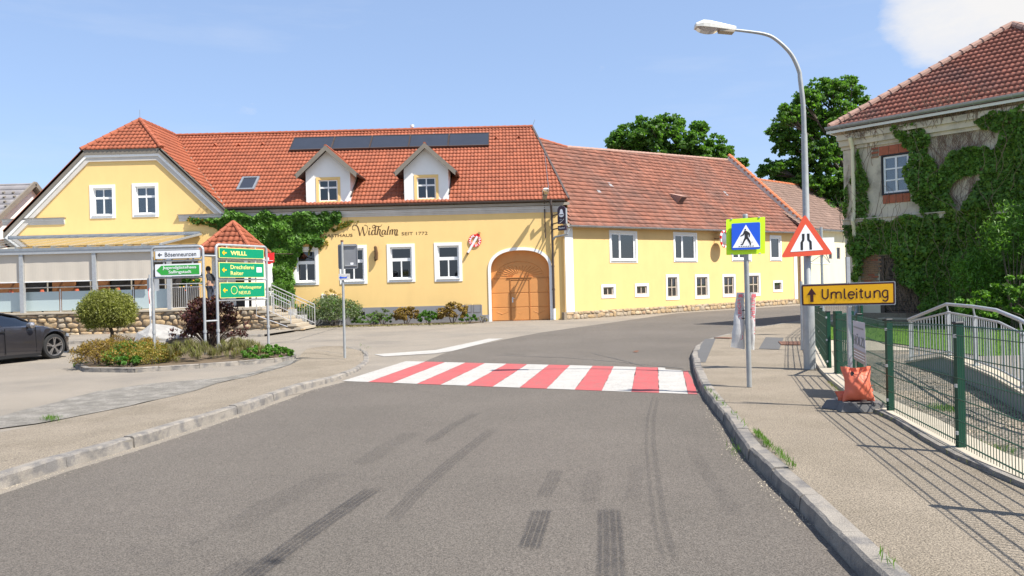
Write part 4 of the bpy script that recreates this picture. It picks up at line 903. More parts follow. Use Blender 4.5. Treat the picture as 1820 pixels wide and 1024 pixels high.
# cornices
ct = 6.92
mk('cornice', MB().on(MV).box(-.12, VL+.1, 6.22, 6.34, .002, .08).box(-.16, VL+.1, 6.343, 6.55, .002, .16).box(-.2, VL+.1, 6.553, 6.75, .002, .24), 'villa_wall', villa)
sc_ = vx(1590, 388)[1]; mk('string_course', MB().on(MV).box(-.1, VL, sc_-.12, sc_+.05, .002, .12).box(-.12, VL, sc_+.053, sc_+.085, .002, .17), 'villa_wall', villa)
mk('corner_pilaster', MB().on(MV).box(-.06, .42, 0, 6.2, .002, .05), 'villa_wall', villa)
# roof
EO = .36; RE = 7.02; c0 = VO-VA*EO+VN*EO; Lr = VL+2*EO; up_ = .75; hs = Lr/2
c1 = c0+VA*Lr; c2 = c1-VN*Lr; c3 = c0-VN*Lr; apx = (c0+c2)/2; za = RE+up_*hs
P_ = lambda c, z: Vector((c.x, c.y, z))
for (p, q) in ((c0, c1), (c1, c2), (c3, c0), (c2, c3)):
    u = (q-p).normalized(); Mx = PM(P_(p, RE), u, P_(apx, za)-P_((p+q)/2, RE))
    pts = [P_(p, RE), P_(q, RE), P_(apx, za)]
    if (p is c0) or (p is c3) or (p is c1): roof(villa, Mx, pts, .16, .34, 'roof_villa', wave=.017, lip=.05, n=5, jit=.006)
    else: mk('roof', MB().on(Mx).prism(rpoly(Mx, pts), -.1, 0), 'roof_villa', villa)
for c in (c0, c1): caps(villa, P_(c, RE+.05), P_(apx, za+.05), .4, .14, 'hipcap')
mk('soffit', MB().add([P_(c0, RE-.1), P_(c1, RE-.1), P_(c2, RE-.1), P_(c3, RE-.1)], [(0, 1, 2, 3)]), 'villa_wall', villa)
mk('fascia', MB().bar(P_(c0, RE-.14)+VN*.02-VA*.12, P_(c1, RE-.14)+VN*.02, .05, .09).bar(P_(c0, RE-.14), P_(c3, RE-.14), .05, .15), 'whitepaint', villa)
gutter(villa, P_(c0, RE+.02)+VN*.13-VA*.1, P_(c1, RE+.02)+VN*.13, .1, 'zinc', 1.05, 'galv')
# downpipe
q = vx(1519, 300)[0]; mk('downpipe', MB().tube([MV @ Vector((q, 6.6, .32)), MV @ Vector((q, 6.2, .14)), MV @ Vector((q, sc_+.3, .14)), MV @ Vector((q, sc_, .26)), MV @ Vector((q, sc_-.3, .15)), MV @ Vector((q, .75, .15))], .065, 10), 'cream', villa)
mk('downpipe_shoe', MB().tube([MV @ Vector((q, .76, .15)), MV @ Vector((q, .45, .15)), MV @ Vector((q, .3, .3))], .075, 10), 'zinc', villa)
# low bench-like timber steps before the door
bn = thing('garden_bench', 'weathered low garden bench of light boards before the villa door', 'bench', tuple(VO+VA*1.9+VN*1.2))
x0_, z_ = vx(1565, 566, 1.2); x1_ = vx(1640, 566, 1.2)[0]
for i in range(3): mk('slat', MB().on(MV).box(x0_, x1_+.3, z_-.02, z_+.02, .95+i*.15, 1.08+i*.15), 'soffit', bn)
mk('slat', MB().on(MV).box(x0_, x1_+.3, z_-.22, z_-.16, 1.3, 1.34), 'soffit', bn)
for a in (x0_+.1, x1_+.1): mk('leg', MB().on(MV).box(a, a+.08, 0, z_-.02, .97, 1.3), 'old_wood', bn)
# ================================================================== TERRACE, PERGOLA, STAIRS
T0 = 31.7; MT = WM((0, T0, 0), (1, 0, 0))
def tx_(px, py, Y=T0): p = at(px, py, Y); return p.x, p.z
TX1 = tx_(400, 560)[0]; TXL = -26.0; TZ = 1.05
ter = thing('stone_terrace', 'terrace on a rough sandstone retaining wall in front of the gable', 'terrace', (-17, T0, 0))
mk('core', MB().box(TXL, TX1, T0+.03, G0-.01, 0, TZ-.08), 'mortar', ter)
xa = TXL
while xa < TX1: mk('coping_slab', MB().bbox(xa+.004, min(xa+1.2, TX1)-.004, T0-.09, T0+.5, TZ-.078, TZ, .01), 'concrete', ter); xa += 1.2
mk('terrace_floor', MB().box(TXL, TX1, T0+.51, G0-.02, TZ-.079, TZ-.01), 'concrete', ter)
stones(ter, MT @ Matrix.Translation((0, 0, -.03)), -22.6, TX1+.05, .0, TZ-.08, .2, .40, .11, 21)
# stairs descending to the right
SX0 = tx_(461, 542)[0]; SXE = tx_(538, 580)[0]; nst = 6; tr_ = (SXE-SX0)/nst; SD = 1.9
st = thing('entrance_stairs', 'flight of stone steps running down to the right beside the terrace', 'stairs', (SX0, T0, 0))
SZ = lambda x: TZ if x < SX0 else max(0.0, TZ-(math.floor((x-SX0)/tr_)+1)*TZ/(nst+1))
mk('stair_core', MB().on(MT).prism([(TX1, 0), (SXE, 0), (SXE, .1), (SX0, TZ-.1), (TX1, TZ-.1)], -SD, -.06), 'mortar', st)
mk('landing', MB().on(MT).bbox(TX1, SX0, -.0, .01, 0, 0).box(TX1, SX0, TZ-.1, TZ, -G0+T0+.02, .04), 'concrete', st)
for i in range(nst):
    z1 = TZ*(nst-i)/(nst+1); mk('step', MB().on(MT).box(SX0+i*tr_-.04, SX0+(i+1)*tr_+.05, z1-.09, z1, -SD, .05), 'concrete', st); mk('riser', MB().on(MT).box(SX0+i*tr_, SX0+(i+1)*tr_, 0, z1-.092, -SD+.01, .0), 'mortar', st)
stones(st, MT @ Matrix.Translation((0, 0, -.05)), TX1+.02, SXE+.1, .0, lambda x: max(.12, (TZ-.1 if x < SX0 else TZ-.12-(x-SX0)/(SXE-SX0)*(TZ-.0))), .2, .36, .1, 31)
# light kerbed footway before the terrace
fw = [tuple(at(x, 610, 31)[:]) for x in (0,)]
ka = g(-200, 617); kb = g(120, 612); kc = g(330, 604); kd = g(470, 598.5)
kerb('kerb_terrace', [(a.x, a.y, .1) for a in (ka, kb, kc, kd)], .12, -1, 1.1, seed=12)
sheet('footway', [ka[:2], kb[:2], kc[:2], kd[:2], (SXE-.1, T0-.5), (SXE-.4, T0+.1), (TXL-4, T0+.1)], .085, 'forecourt')
# railing helper
def railing(root, p, q, h, nbal, top=.022, bal=.009, posts=2, low=.12, mid=None, m='steel', r=None):
    p = Vector(p); q = Vector(q)
    mk('handrail', MB().tube([p+Z3*h, q+Z3*h], top, 8), m, root)
    for d in ([low] if mid is None else [low, mid]): mk('rail', MB().tube([p+Z3*d, q+Z3*d], .014, 6), m, root)
    for i in range(posts): t = i/(posts-1); a = p.lerp(q, t); mk('post', MB().tube([a, a+Z3*h], .021, 8), m, root)
    if nbal:
        me = None
        for i in range(1, nbal):
            a = p.lerp(q, i/nbal)
            if me is None: o = mk('baluster', MB().tube([a+Z3*low, a+Z3*((mid or h)-.01)], bal, 5), m, root); me = o.data; a0_ = a.copy()
            else: o = bpy.data.objects.new('baluster', me); COL.objects.link(o); o.parent = root; o.location = a-a0_; LOC[o.name] = LOC[root.name]
# glass balustrade
gb = thing('glass_balustrade', 'balustrade with frosted glass panels and steel handrail along the terrace edge', 'railing', (-18, T0+.2, TZ))
YG = T0+.25; pst = [-130, -25, 39.6, 107.6, 168.9, 237.5, 300]
xs = [at(p, 530, YG).x for p in pst]
for i, x in enumerate(xs):
    if i not in (2, 4, 6): mk('post', MB().tube([(x, YG, TZ), (x, YG, 2.02)], .025, 8), 'steel', gb)
for a, b in zip(xs, xs[1:]): mk('glass_panel', MB().box(a+.06, b-.06, YG-.008, YG+.008, TZ+.06, 1.92), 'frosted', gb)
for a, b in zip(xs, xs[1:]): mk('handrail', MB().tube([(a+.01, YG, 2.10), (b-.01, YG, 2.10)], .024, 8), 'steel', gb)
tr = thing('terrace_railing', 'short steel bar railing of the terrace between the glass panels and the stairs', 'railing', (xs[-1], YG, TZ))
railing(tr, (xs[-1]+.05, YG, TZ), (at(362, 530, YG).x, YG, TZ), 1.06, 16, posts=3, low=.06, mid=.92)
# stair railings
s0 = (SX0+.05, T0-.05, TZ-.05); s1 = (SXE-.1, T0-.05, .12)
sr = thing('stair_railing', 'nearer sloping steel railing beside the terrace steps', 'railing', (SX0, T0, .5), group=None); railing(sr, (SX0-.15, T0+.02, TZ), (SXE-.5, T0+.02, .32), .92, 15, posts=3, low=.12, mid=.78)
sr2 = thing('stair_railing', 'farther sloping steel railing beside the terrace steps, before the bush', 'railing', (SX0, T0+SD, .5)); railing(sr2, (SX0-.1, T0+SD, TZ), (SXE+.02, T0+SD, .12), .95, 17, posts=3, low=.12, mid=.8)
mk('lower_handrail', MB().tube([(TX1+1.4, T0-.12, TZ+.12), (SX0-.1, T0-.12, TZ-.35), (SXE-.6, T0-.12, .2)], .02, 6), 'steel', sr)
# pergola
PY = T0-.02; pg = thing('pergola', 'grey metal terrace canopy with glass roof and beige roll-down screens', 'canopy', (-18, PY, TZ))
ptop = at(100, 449, PY).z; xsP = [at(p, 500, PY).x for p in (-118, 39.6, 168.9, 301)]
for x in xsP: mk('post', MB().box(x-.08, x+.08, PY-.07, PY+.09, TZ, ptop-.06), 'galv', pg)
xl = xsP[0]-1; xr_ = at(352, 440, PY).x
mk('front_beam', MB().box(xl, xr_, PY-.1, PY+.1, ptop-.06, ptop+.08), 'galv', pg); mk('gutter_beam', MB().box(xl, xr_, PY-.12, PY+.06, ptop+.082, ptop+.2), 'zinc', pg)
zb_ = at(200, 420, G0-.05).z
mk('wall_beam', MB().box(at(17, 430, G0).x, at(357, 420, G0).x, G0-.12, G0-.04, zb_-.08, zb_+.12), 'zinc', pg)
nr = 13; xA = at(17, 430, G0-.1).x; xB = at(357, 420, G0-.1).x
for i in range(nr):
    xx = xA+(xB-xA)*i/(nr-1); mk('rafter', MB().bar((xx, PY, ptop+.24), (xx, G0-.06, zb_+.0), .06, .09), 'galv', pg)
    if i < nr-1:
        x2 = xA+(xB-xA)*(i+1)/(nr-1); mk('glass_pane', MB().add([(xx+.03, PY-.1, ptop+.27), (x2-.03, PY-.1, ptop+.27), (x2-.03, G0-.06, zb_+.05), (xx+.03, G0-.06, zb_+.05), (xx+.03, PY-.1, ptop+.262), (x2-.03, PY-.1, ptop+.262), (x2-.03, G0-.06, zb_+.042), (xx+.03, G0-.06, zb_+.042)], [(0, 1, 2, 3), (4, 7, 6, 5), (0, 4, 5, 1), (2, 6, 7, 3)]), 'roof_glass', pg)
mk('side_roof', MB().add([(xl-3, PY-.1, ptop+.1), (xA-.1, PY-.1, ptop+.1), (xA-.1, G0, zb_-.1), (xl-3, G0, zb_-.1)], [(0, 1, 2, 3)]), 'zinc', pg)
bt = at(100, 499.5, PY).z
for a, b in ((xsP[0], xsP[1]), (xsP[1], xsP[2]), (xsP[2], at(272, 480, PY).x)):
    n = 30; vs = []; fs = []
    for i in range(n+1):
        x = a+.09+(b-a-.18)*i/n; dy = .006*math.sin(i*.9); vs += [(x, PY+.02+dy, bt), (x, PY+.02, ptop-.06), (x, PY+.035+dy, bt), (x, PY+.035, ptop-.06)]
    for i in range(n): fs += [(4*i, 4*i+4, 4*i+5, 4*i+1), (4*i+2, 4*i+3, 4*i+7, 4*i+6)]
    mk('screen', MB().add(vs, fs), 'blind', pg); mk('screen_bar', MB().box(a+.09, b-.09, PY+.005, PY+.05, bt-.04, bt-.001), 'whitepaint', pg)
# terrace interior back wall pieces: brown doors/windows
bw = thing('terrace_bar', 'brown wooden wall panels and dark windows in the shade under the terrace canopy', 'wall panelling', (-18, G0-.3, TZ))
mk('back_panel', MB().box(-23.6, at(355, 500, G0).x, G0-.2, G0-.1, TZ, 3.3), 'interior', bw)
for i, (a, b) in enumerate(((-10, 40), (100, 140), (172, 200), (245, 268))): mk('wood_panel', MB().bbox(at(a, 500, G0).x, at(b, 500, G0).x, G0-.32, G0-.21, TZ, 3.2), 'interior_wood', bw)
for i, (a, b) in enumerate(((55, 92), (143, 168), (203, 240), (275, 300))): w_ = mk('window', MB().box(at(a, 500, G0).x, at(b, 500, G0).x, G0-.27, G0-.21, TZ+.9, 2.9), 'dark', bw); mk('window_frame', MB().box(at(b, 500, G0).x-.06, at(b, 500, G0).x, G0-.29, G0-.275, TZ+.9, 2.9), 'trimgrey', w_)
for i, px in enumerate((20, 75, 137, 210)):
    a = at(px, 520, 33.2); t_ = thing('terrace_table', ['small dark table behind the frosted glass, leftmost', 'second small dark table from the left behind the frosted glass', 'third small dark table from the left behind the frosted glass', 'small dark table on the terrace behind the round tree'][i], 'table', (a.x, 33.2, TZ))
    mk('tabletop', MB().box(a.x-.4, a.x+.4, 32.8, 33.6, TZ+.72, TZ+.76), 'interior_wood', t_); mk('leg', MB().tube([(a.x, 33.2, TZ), (a.x, 33.2, TZ+.72)], .04, 6), 'dark', t_)
    q = thing('table_light', ['red glass lantern on the leftmost terrace table', 'red glass lantern on the second terrace table from the left', 'red and white lantern on the third terrace table from the left', 'small red lantern on the terrace table behind the round tree'][i], 'lantern', (a.x, 33.2, TZ+.76))
    mk('glass', MB().lathe([(.001, TZ+.76), (.07, TZ+.76), (.1, TZ+.86), (.06, TZ+.98), (.001, TZ+.98)], 8, (a.x, 33.2)), 'bag', q)
# porch
pc = thing('entrance_porch', 'small porch with a red tiled pyramid roof and white walls', 'porch', (-12.3, 33.4, TZ))
px0, px1 = at(349, 447, 31.9).x, at(447, 446, 31.9).x; pm = (px0+px1)/2; ph = (px1-px0)/2; pe = at(400, 448, 31.9).z+.02; pyc = 31.9+ph; pza = at(413, 396, pyc).z
cs = [(px0, 31.9), (px1, 31.9), (px1, 31.9+2*ph), (px0, 31.9+2*ph)]; apx = Vector((pm, pyc, pza))
for i in range(4):
    p = Vector((*cs[i], pe)); q = Vector((*cs[(i+1) % 4], pe)); Mx = PM(p, q-p, apx-(p+q)/2); roof(pc, Mx, [p, q, apx], .24, .3, 'roof_new', wave=.028, lip=.04)
    caps(pc, p+Z3*.03, apx+Z3*.03, .34, .1, 'roof_new')
mk('eaves', MB().box(px0+.03, px1-.03, 31.93, 31.87+2*ph, pe-.16, pe-.05), 'brown_metal', pc)
mk('wall', MB().box(px0+.3, px0+.42, 32.75, G0-.05, TZ, pe-.16).box(px1-.5, px1-.35, 33.2, G0-.05, TZ, pe-.16).box(px0+.501, px1-.501, 33.9, 34.0, TZ, pe-.16), 'white', pc)
mk('door', MB().bbox(pm-.25, pm+.55, 33.86, 33.895, TZ, TZ+1.95, .0), 'dark', pc)
mk('post', MB().box(px1-.4, px1-.28, 32.1, 32.22, TZ, pe-.16), 'white', pc)
# hanging red sign right of the porch
a = at(479, 459, 32.0); rs = thing('red_hanging_sign', 'small red advertising sign with white lettering sticking out beside the porch', 'sign', tuple(a))
rp = [at(*q, 32.0) for q in ((471, 451), (487, 449), (487, 466), (478, 470), (471, 468))]
mk('panel', MB().on(WM((0, 32.0, 0), (1, 0, 0))).prism([(p.x, p.z) for p in rp], -.04, .04), 'pure_red', rs); text('e', WM((a.x-.12, 31.95, a.z-.08), (1, 0, 0)), .17, 'sign_white', rs, bold=.012); mk('stripe', MB().box(a.x-.15, a.x+.17, 31.94, 31.955, a.z-.12, a.z-.1), 'sign_white', rs)
mk('bracket', MB().tube([(a.x-.1, 32.0, a.z+.2), (a.x-.1, G0-.1, a.z+.35)], .02, 6), 'brown_metal', rs)
# white planters at the stair foot
for i, (x0, x1, y0, y1) in enumerate(((511.6, 523, 549.5, 568), (522.7, 541, 560, 578.5))):
    Yp = T0+SD+.35 if i == 0 else T0+SD+.1; a = at(x0, y1, Yp); b = at(x1, y0, Yp); zt = b.z; po = thing('white_planter', ['white square planter on the steps, farther left of the two', 'white square planter at the stair foot, nearest the road'][i], 'planter', (a.x, Yp, 0))
    z0 = max(.0, a.z-.02); mk('pot', MB().add([(a.x+.03, Yp, z0), (b.x-.03, Yp, z0), (b.x-.03, Yp+.4, z0), (a.x+.03, Yp+.4, z0), (a.x, Yp-.02, zt), (b.x, Yp-.02, zt), (b.x, Yp+.42, zt), (a.x, Yp+.42, zt)], [(0, 1, 5, 4), (1, 2, 6, 5), (2, 3, 7, 6), (3, 0, 4, 7), (0, 3, 2, 1)]), 'plastic_white', po)
    mk('soil', MB().box(a.x+.03, b.x-.03, Yp+.02, Yp+.38, zt-.06, zt-.04), 'earth', po)
# wall lamp on the facade
wl = thing('facade_lamp', 'flat street lamp on a curved arm fixed to the facade beside the gate', 'lamp', (fx(968, 400)[0], G0, 4.6))
x = fx(968.5, 400)[0]; zt = fx(968, 358)[1]
mk('arm', MB().tube([(x, G0-.06, fx(968, 423)[1]), (x, G0-.06, zt-.35), (x, G0-.09, zt-.15), (x, G0-.22, zt-.02), (x-.01, G0-.5, zt+.08)], .03, 8), 'brown_metal', wl)
p = Vector((x-.01, G0-.45, zt+.06)); q = Vector((x+.03, G0-1.33, zt+.40)); d = (q-p).normalized()
MLm = PM(p, d, d.cross(Vector((0, 0, 1))).cross(d) if False else Vector((1, .05, 0)))
s_ = d.cross(Z3).normalized(); u_ = s_.cross(d); Ml = Matrix.Identity(4)
for j, c in enumerate((d, s_, u_)): Ml[0][j], Ml[1][j], Ml[2][j] = c
Ml[0][3], Ml[1][3], Ml[2][3] = p
def lamphead(root, Ml, L_, w, h):
    n = 7; vs = []; fs = []; st_ = []
    for i in range(n):
        t = i/(n-1); ww = w*(.55+.45*min(1, t*1.6))*(1 if t < .95 else .8)/2; hh = h*(.6+.4*min(1, t*1.5))*(1 if t < .9 else .55)
        vs += [(t*L_, -ww, 0), (t*L_, -ww, hh*.5), (t*L_, -ww*.6, hh), (t*L_, ww*.6, hh), (t*L_, ww, hh*.5), (t*L_, ww, 0)]
    for i in range(n-1):
        for k in range(6): fs.append((i*6+k, i*6+(k+1) % 6, (i+1)*6+(k+1) % 6, (i+1)*6+k))
    fs += [tuple(range(6)), tuple(range(6*n-1, 6*n-7, -1))]
    mk('lamp_housing', MB().on(Ml).add(vs, fs), 'lamp_body', root)
    g_ = MB().on(Ml); vs = []; fs = []; n2 = 8
    for i in range(n2+1):
        t = i/n2; x = L_*(.42+.54*t); dp_ = -h*.55*max(0.0, math.sin(math.pi*min(1, t*.96+.02)))**.5; ww = w*.42
        vs += [(x, -ww, -.004), (x, -ww*.7, dp_), (x, ww*.7, dp_), (x, ww, -.004)]
    for i in range(n2):
        for k in range(3): fs.append((i*4+k, i*4+k+1, (i+1)*4+k+1, (i+1)*4+k))
    mk('lamp_glass', g_.add(vs, fs), 'lamp_glass', root, smooth=True); mk('reflector', MB().on(Ml).box(L_*.43, L_*.95, -w*.4, w*.4, -.012, -.003), 'hipcap', root)
    mk('gear_cover', MB().on(Ml).box(L_*.04, L_*.40, -w*.33, w*.33, -h*.32, -.002), 'soffit', root)
lamphead(wl, Ml, .96, .30, .13)
# beer sign
a = at(1000, 382, 34.9); bs = thing('brewery_sign', 'dark rounded beer sign with white emblem on brackets at the corner of the guesthouse', 'sign', tuple(a))
Ms = WM((a.x-.03, 34.9, a.z), Vector((.9, -.44, 0)))
bpts = [(-.2, -.42), (.2, -.42), (.2, .2)]+[(.2*math.cos(t)-.0, .2+.22*math.sin(t)) for t in [math.pi*k/8 for k in range(1, 8)]]+[(-.2, .2)]
mk('sign_box', MB().on(Ms).prism(bpts, -.07, .07), 'purple', bs); mk('side_frame', MB().on(Ms).box(.205, .23, -.42, .3, -.08, .08), 'galv', bs)
mk('emblem', MB().on(Ms).prism([(.13*math.cos(t)*(1 if math.sin(t) < .3 else .75), .02+.13*math.sin(t)*(1 if math.sin(t) < .7 else 1.9)) for t in [2*math.pi*k/20 for k in range(20)]], .071, .078), 'sign_white', bs)
mk('emblem_band', MB().on(Ms).box(-.11, .11, -.02, .02, .079, .083), 'purple', bs); text('ein', Ms @ Matrix.Translation((-.08, -.24, .072)), .05, 'sign_white', bs); mk('swoosh', MB().on(Ms).tube([(-.1, -.38, .075), (.02, -.3, .075), (.12, -.2, .075)], .008, 4), 'sign_white', bs)
mk('lower_box', MB().on(Ms).bbox(-.2, .2, -.72, -.5, -.07, .07), 'purple', bs); text('Gasthof', Ms @ Matrix.Translation((-.15, -.64, .072)), .07, 'sign_white', bs, w=.3)
for dz in (.05, -.34, -.6): q = Ms @ Vector((-.18, dz, 0)); mk('bracket', MB().bar(q, (q.x-.25, G0-.02, q.z), .05), 'brown_metal', bs)
# ================================================================== STREET FURNITURE
def gz(px, py, z=.12): return g(px, py, z)
# street lamp
b = gz(1439.5, 656); LY = b.y; sl = thing('street_lamp', 'tall grey street lamp with curved arm standing at the fence by the right pavement', 'street lamp', tuple(b))
mk('pole', MB().tube([b, b+Z3*1.25], .098, 14).tube([b+Z3*1.25, b+Z3*1.3, b+Z3*4.0], [.098, .062, .050], 14), 'galv_pole', sl, smooth=True)
top = [at(*q, LY) for q in ((1424.5, 262), (1423, 190), (1422, 142), (1420, 127), (1409, 102), (1395, 84.6), (1375, 68), (1358, 61), (1333.6, 57), (1304.8, 53.7))]
top[0].x = b.x; top[1].x = b.x-.005
def smooth_path(P, k=5):
    out = []
    for i in range(len(P)-1):
        p0, p1, p2, p3 = [P[max(0, min(len(P)-1, j))] for j in (i-1, i, i+1, i+2)]
        for a in range(k): t = a/k; out.append(.5*((2*p1)+(-p0+p2)*t+(2*p0-5*p1+4*p2-p3)*t*t+(-p0+3*p1-3*p2+p3)*t**3))
    return out+[P[-1]]
ARM = smooth_path([b+Z3*3.99]+top); mk('curved_arm', MB().tube(ARM, [.044-.022*i/(len(ARM)-1) for i in range(len(ARM))], 12), 'galv_pole', sl, smooth=True)
mk('service_door', MB().box(b.x-.035, b.x+.035, b.y-.092, b.y-.08, b.z+.45, b.z+.8), 'galv', sl)
p = at(1306, 56, LY); q = at(1236, 50, LY); d = (q-p).normalized(); s_ = d.cross(Z3).normalized(); u_ = s_.cross(d)
# tilt head toward the viewer so that top and glass both show
Ml = Matrix.Identity(4)
for j, c in enumerate((d, s_, u_)): Ml[0][j], Ml[1][j], Ml[2][j] = c
Ml[0][3], Ml[1][3], Ml[2][3] = p
lamphead(sl, Ml, .68, .24, .125)
def uright(px, py, z, pxt, pyt, r=.03, m='galv_pole', n=10):
    b = gz(px, py, z); return b, at(pxt, pyt, b.y).z
# narrowing warning triangle on the lamp post
yw = LY-.13; cs3 = [at(*q, yw) for q in ((1430.3, 381), (1388.3, 458), (1480.3, 452))]
c = sum(cs3, Vector())/3; tri = thing('road_narrows_sign', 'red and white triangular road narrows sign on the lamp post', 'road sign', tuple(c))
MTr = WM((0, yw, 0), (1, 0, 0))
def rounded(poly, r, n=4):
    out = []; m = len(poly)
    for i in range(m):
        p = Vector(poly[i]); a = (Vector(poly[i-1])-p).normalized(); b = (Vector(poly[(i+1) % m])-p).normalized(); ang = a.angle(b); L_ = r/math.tan(ang/2); s = p+a*L_; e = p+b*L_
        for k in range(n+1): t = k/n; q = s.lerp(p, t).lerp(p.lerp(e, t), t); out.append((q.x, q.y))
    return out
tp = [(v.x, v.z) for v in cs3]; cc = ((tp[0][0]+tp[1][0]+tp[2][0])/3, (tp[0][1]+tp[1][1]+tp[2][1])/3)
sc3 = lambda k: [(cc[0]+(x-cc[0])*k, cc[1]+(y-cc[1])*k) for x, y in tp]
mk('plate', MB().on(MTr).prism(rounded(sc3(1.0), .03), -.012, .0), 'sign_red', tri); mk('white_field', MB().on(MTr).prism(rounded(sc3(.64), .008), .001, .003), 'sign_white', tri)
def tpx(x, y): v = at(1270+x/7.913, 370+y/7.913, yw); return (v.x, v.z)
for pg_ in ([(1228, 362), (1265, 360), (1263, 450), (1243, 485), (1243, 590), (1210, 590), (1208, 480), (1230, 445)], [(1298, 358), (1334, 357), (1336, 440), (1364, 470), (1369, 582), (1336, 583), (1331, 478), (1303, 448)]):
    mk('lane_symbol', MB().on(MTr).prism([tpx(*q) for q in pg_], .004, .006), 'sign_black', tri)
for dz_ in (-.1, .12): mk('clamp', MB().box(b.x-.09, b.x+.09, yw+.01, yw+.22, c.z+dz_, c.z+dz_+.04), 'galv', tri)
# pedestrian crossing sign
pb = gz(1332, 688); pt = at(1327, 383, pb.y).z; ps = thing('pedestrian_crossing_sign', 'blue pedestrian crossing sign on a neon yellow backing board and grey pole', 'road sign', tuple(pb))
mk('pole', MB().tube([pb, (pb.x, pb.y, pt)], .036, 12), 'galv_pole', ps, smooth=True); mk('pole_cap', MB().tube([(pb.x, pb.y, pt), (pb.x, pb.y, pt+.02)], .034, 12), 'plastic_white', ps)
yp = pb.y-.045; MPS = WM((0, yp, 0), (1, 0, 0))
def ppx(x, y): v = at(1270+x/7.913, 370+y/7.913, yp); return (v.x, v.z)
mk('backing_board', MB().on(MPS).prism(rounded([ppx(*q) for q in ((166, 660), (710, 640), (710, 124), (164, 160))], .012), -.004, 0), 'sign_neon', ps)
mk('blue_plate', MB().on(MPS).prism(rounded([ppx(*q) for q in ((232, 590), (628, 578), (626, 200), (230, 222))], .02), .022, .045), 'sign_blue', ps)
mk('white_triangle', MB().on(MPS).prism([ppx(*q) for q in ((240, 562), (620, 548), (426, 236))], .046, .048), 'sign_white', ps)
hd = ppx(417, 307); mk('head_symbol', MB().on(MPS).disc(hd, .012, .049, .051, 14), 'sign_black', ps)
fig = [[(400, 325), (435, 322), (470, 345), (486, 365), (480, 410), (468, 410), (465, 380), (452, 372), (456, 410), (490, 470), (500, 510), (492, 524), (478, 520), (482, 505), (466, 480), (436, 432), (415, 460), (385, 520), (360, 520), (350, 512), (375, 500), (392, 455), (410, 410), (408, 365), (395, 385), (352, 403), (350, 392), (385, 365)]]
for f_ in fig: mk('walker_symbol', MB().on(MPS).prism([ppx(*q) for q in f_], .049, .051), 'sign_black', ps)
for i in range(7):
    x = 325+i*32; mk('dash_symbol', MB().on(MPS).prism([ppx(*q) for q in ((x, 546-i*1.2), (x+20, 545-i*1.2), (x+20, 537-i*1.2), (x, 538-i*1.2))], .049, .051), 'sign_black', ps)
for i in (0, 4, 5): x = 355+i*30; mk('dash_symbol', MB().on(MPS).prism([ppx(*q) for q in ((x, 482), (x+16, 481), (x+16, 476), (x, 477))], .049, .051), 'sign_black', ps)
for a in ((235, 155), (625, 130), (245, 650), (635, 638)): q = ppx(*a); mk('clip', MB().on(MPS).bbox(q[0]-.014, q[0]+.014, q[1]-.008, q[1]+.008, -.006, .01, .002), 'galv', ps)
# newspaper bags tied to the pole
for i, (tl, tr2, br, bl) in enumerate((((1309, 520), (1323, 520), (1324, 621), (1299, 617)), ((1331.5, 520), (1343.5, 520), (1341, 622), (1331, 621)))):
    yb = pb.y+.06; P4 = [at(*q, yb) for q in (tl, tr2, br, bl)]
    nb_ = thing('newspaper_bag', ['white plastic newspaper bag with red ÖSTERREICH print, left of the pole', 'white plastic newspaper bag with red ÖSTERREICH print, right of the pole'][i], 'newspaper bag', tuple((P4[0]+P4[2])/2))
    vs = []; fs = []; nx_, nz_ = 8, 14
    for side in (-1, 1):
        for r in range(nz_+1):
            t = r/nz_
            for k in range(nx_+1):
                s = k/nx_; p = P4[0].lerp(P4[1], s).lerp(P4[3].lerp(P4[2], s), t); th = (.012+.035*math.sin(min(1, max(0, (t-.35)/.6))*math.pi)**.7)*math.sin(math.pi*s)**.6
                vs.append((p.x+.004*math.sin(r*1.7+i), p.y+side*th+.004*math.sin(k*2.2+r*1.3), p.z))
    o_ = (nx_+1)*(nz_+1)
    for f0 in (0, o_):
        for r in range(nz_):
            for k in range(nx_): a = f0+r*(nx_+1)+k; fs.append((a, a+1, a+nx_+2, a+nx_+1))
    mk('bag', MB().add(vs, fs), 'plastic_white', nb_, smooth=True)
    # red print: letters stacked sideways
    lh = .07; x_c = P4[0].lerp(P4[1], .42 if i == 0 else .6); zt = P4[0].z-.02; Mt = Matrix.Translation((x_c.x+(.03 if i == 0 else -.03), yb-.052, zt)) @ (Matrix.Rotation(R(90), 4, 'X')) @ Matrix.Rotation(R(90) if i == 0 else R(-90), 4, 'Z')
    if i == 0: Mt = Matrix.Translation((x_c.x+.02, yb-.03, zt-.66)) @ Matrix.Rotation(R(90), 4, 'X') @ Matrix.Rotation(R(92), 4, 'Z')
    else: Mt = Matrix.Translation((x_c.x-.035, yb-.03, zt)) @ Matrix.Rotation(R(90), 4, 'X') @ Matrix.Rotation(R(-91), 4, 'Z')
    text('ÖSTERREICH', Mt, .048, 'print_red', nb_, w=.58, bold=.001)
    mk('red_flag_mark', MB().box(x_c.x-.03, x_c.x+.03, yb-.034, yb-.03, zt-.05, zt-.005), 'print_red', nb_)
for pyy, rt in ((566, .008), (552, .006)): mk('cable_tie', MB().tube([(pb.x-.07, pb.y+.02, at(1325, pyy, pb.y).z), (pb.x+.07, pb.y+.04, at(1325, pyy, pb.y).z+.01)], rt, 5), 'sign_black', ps)
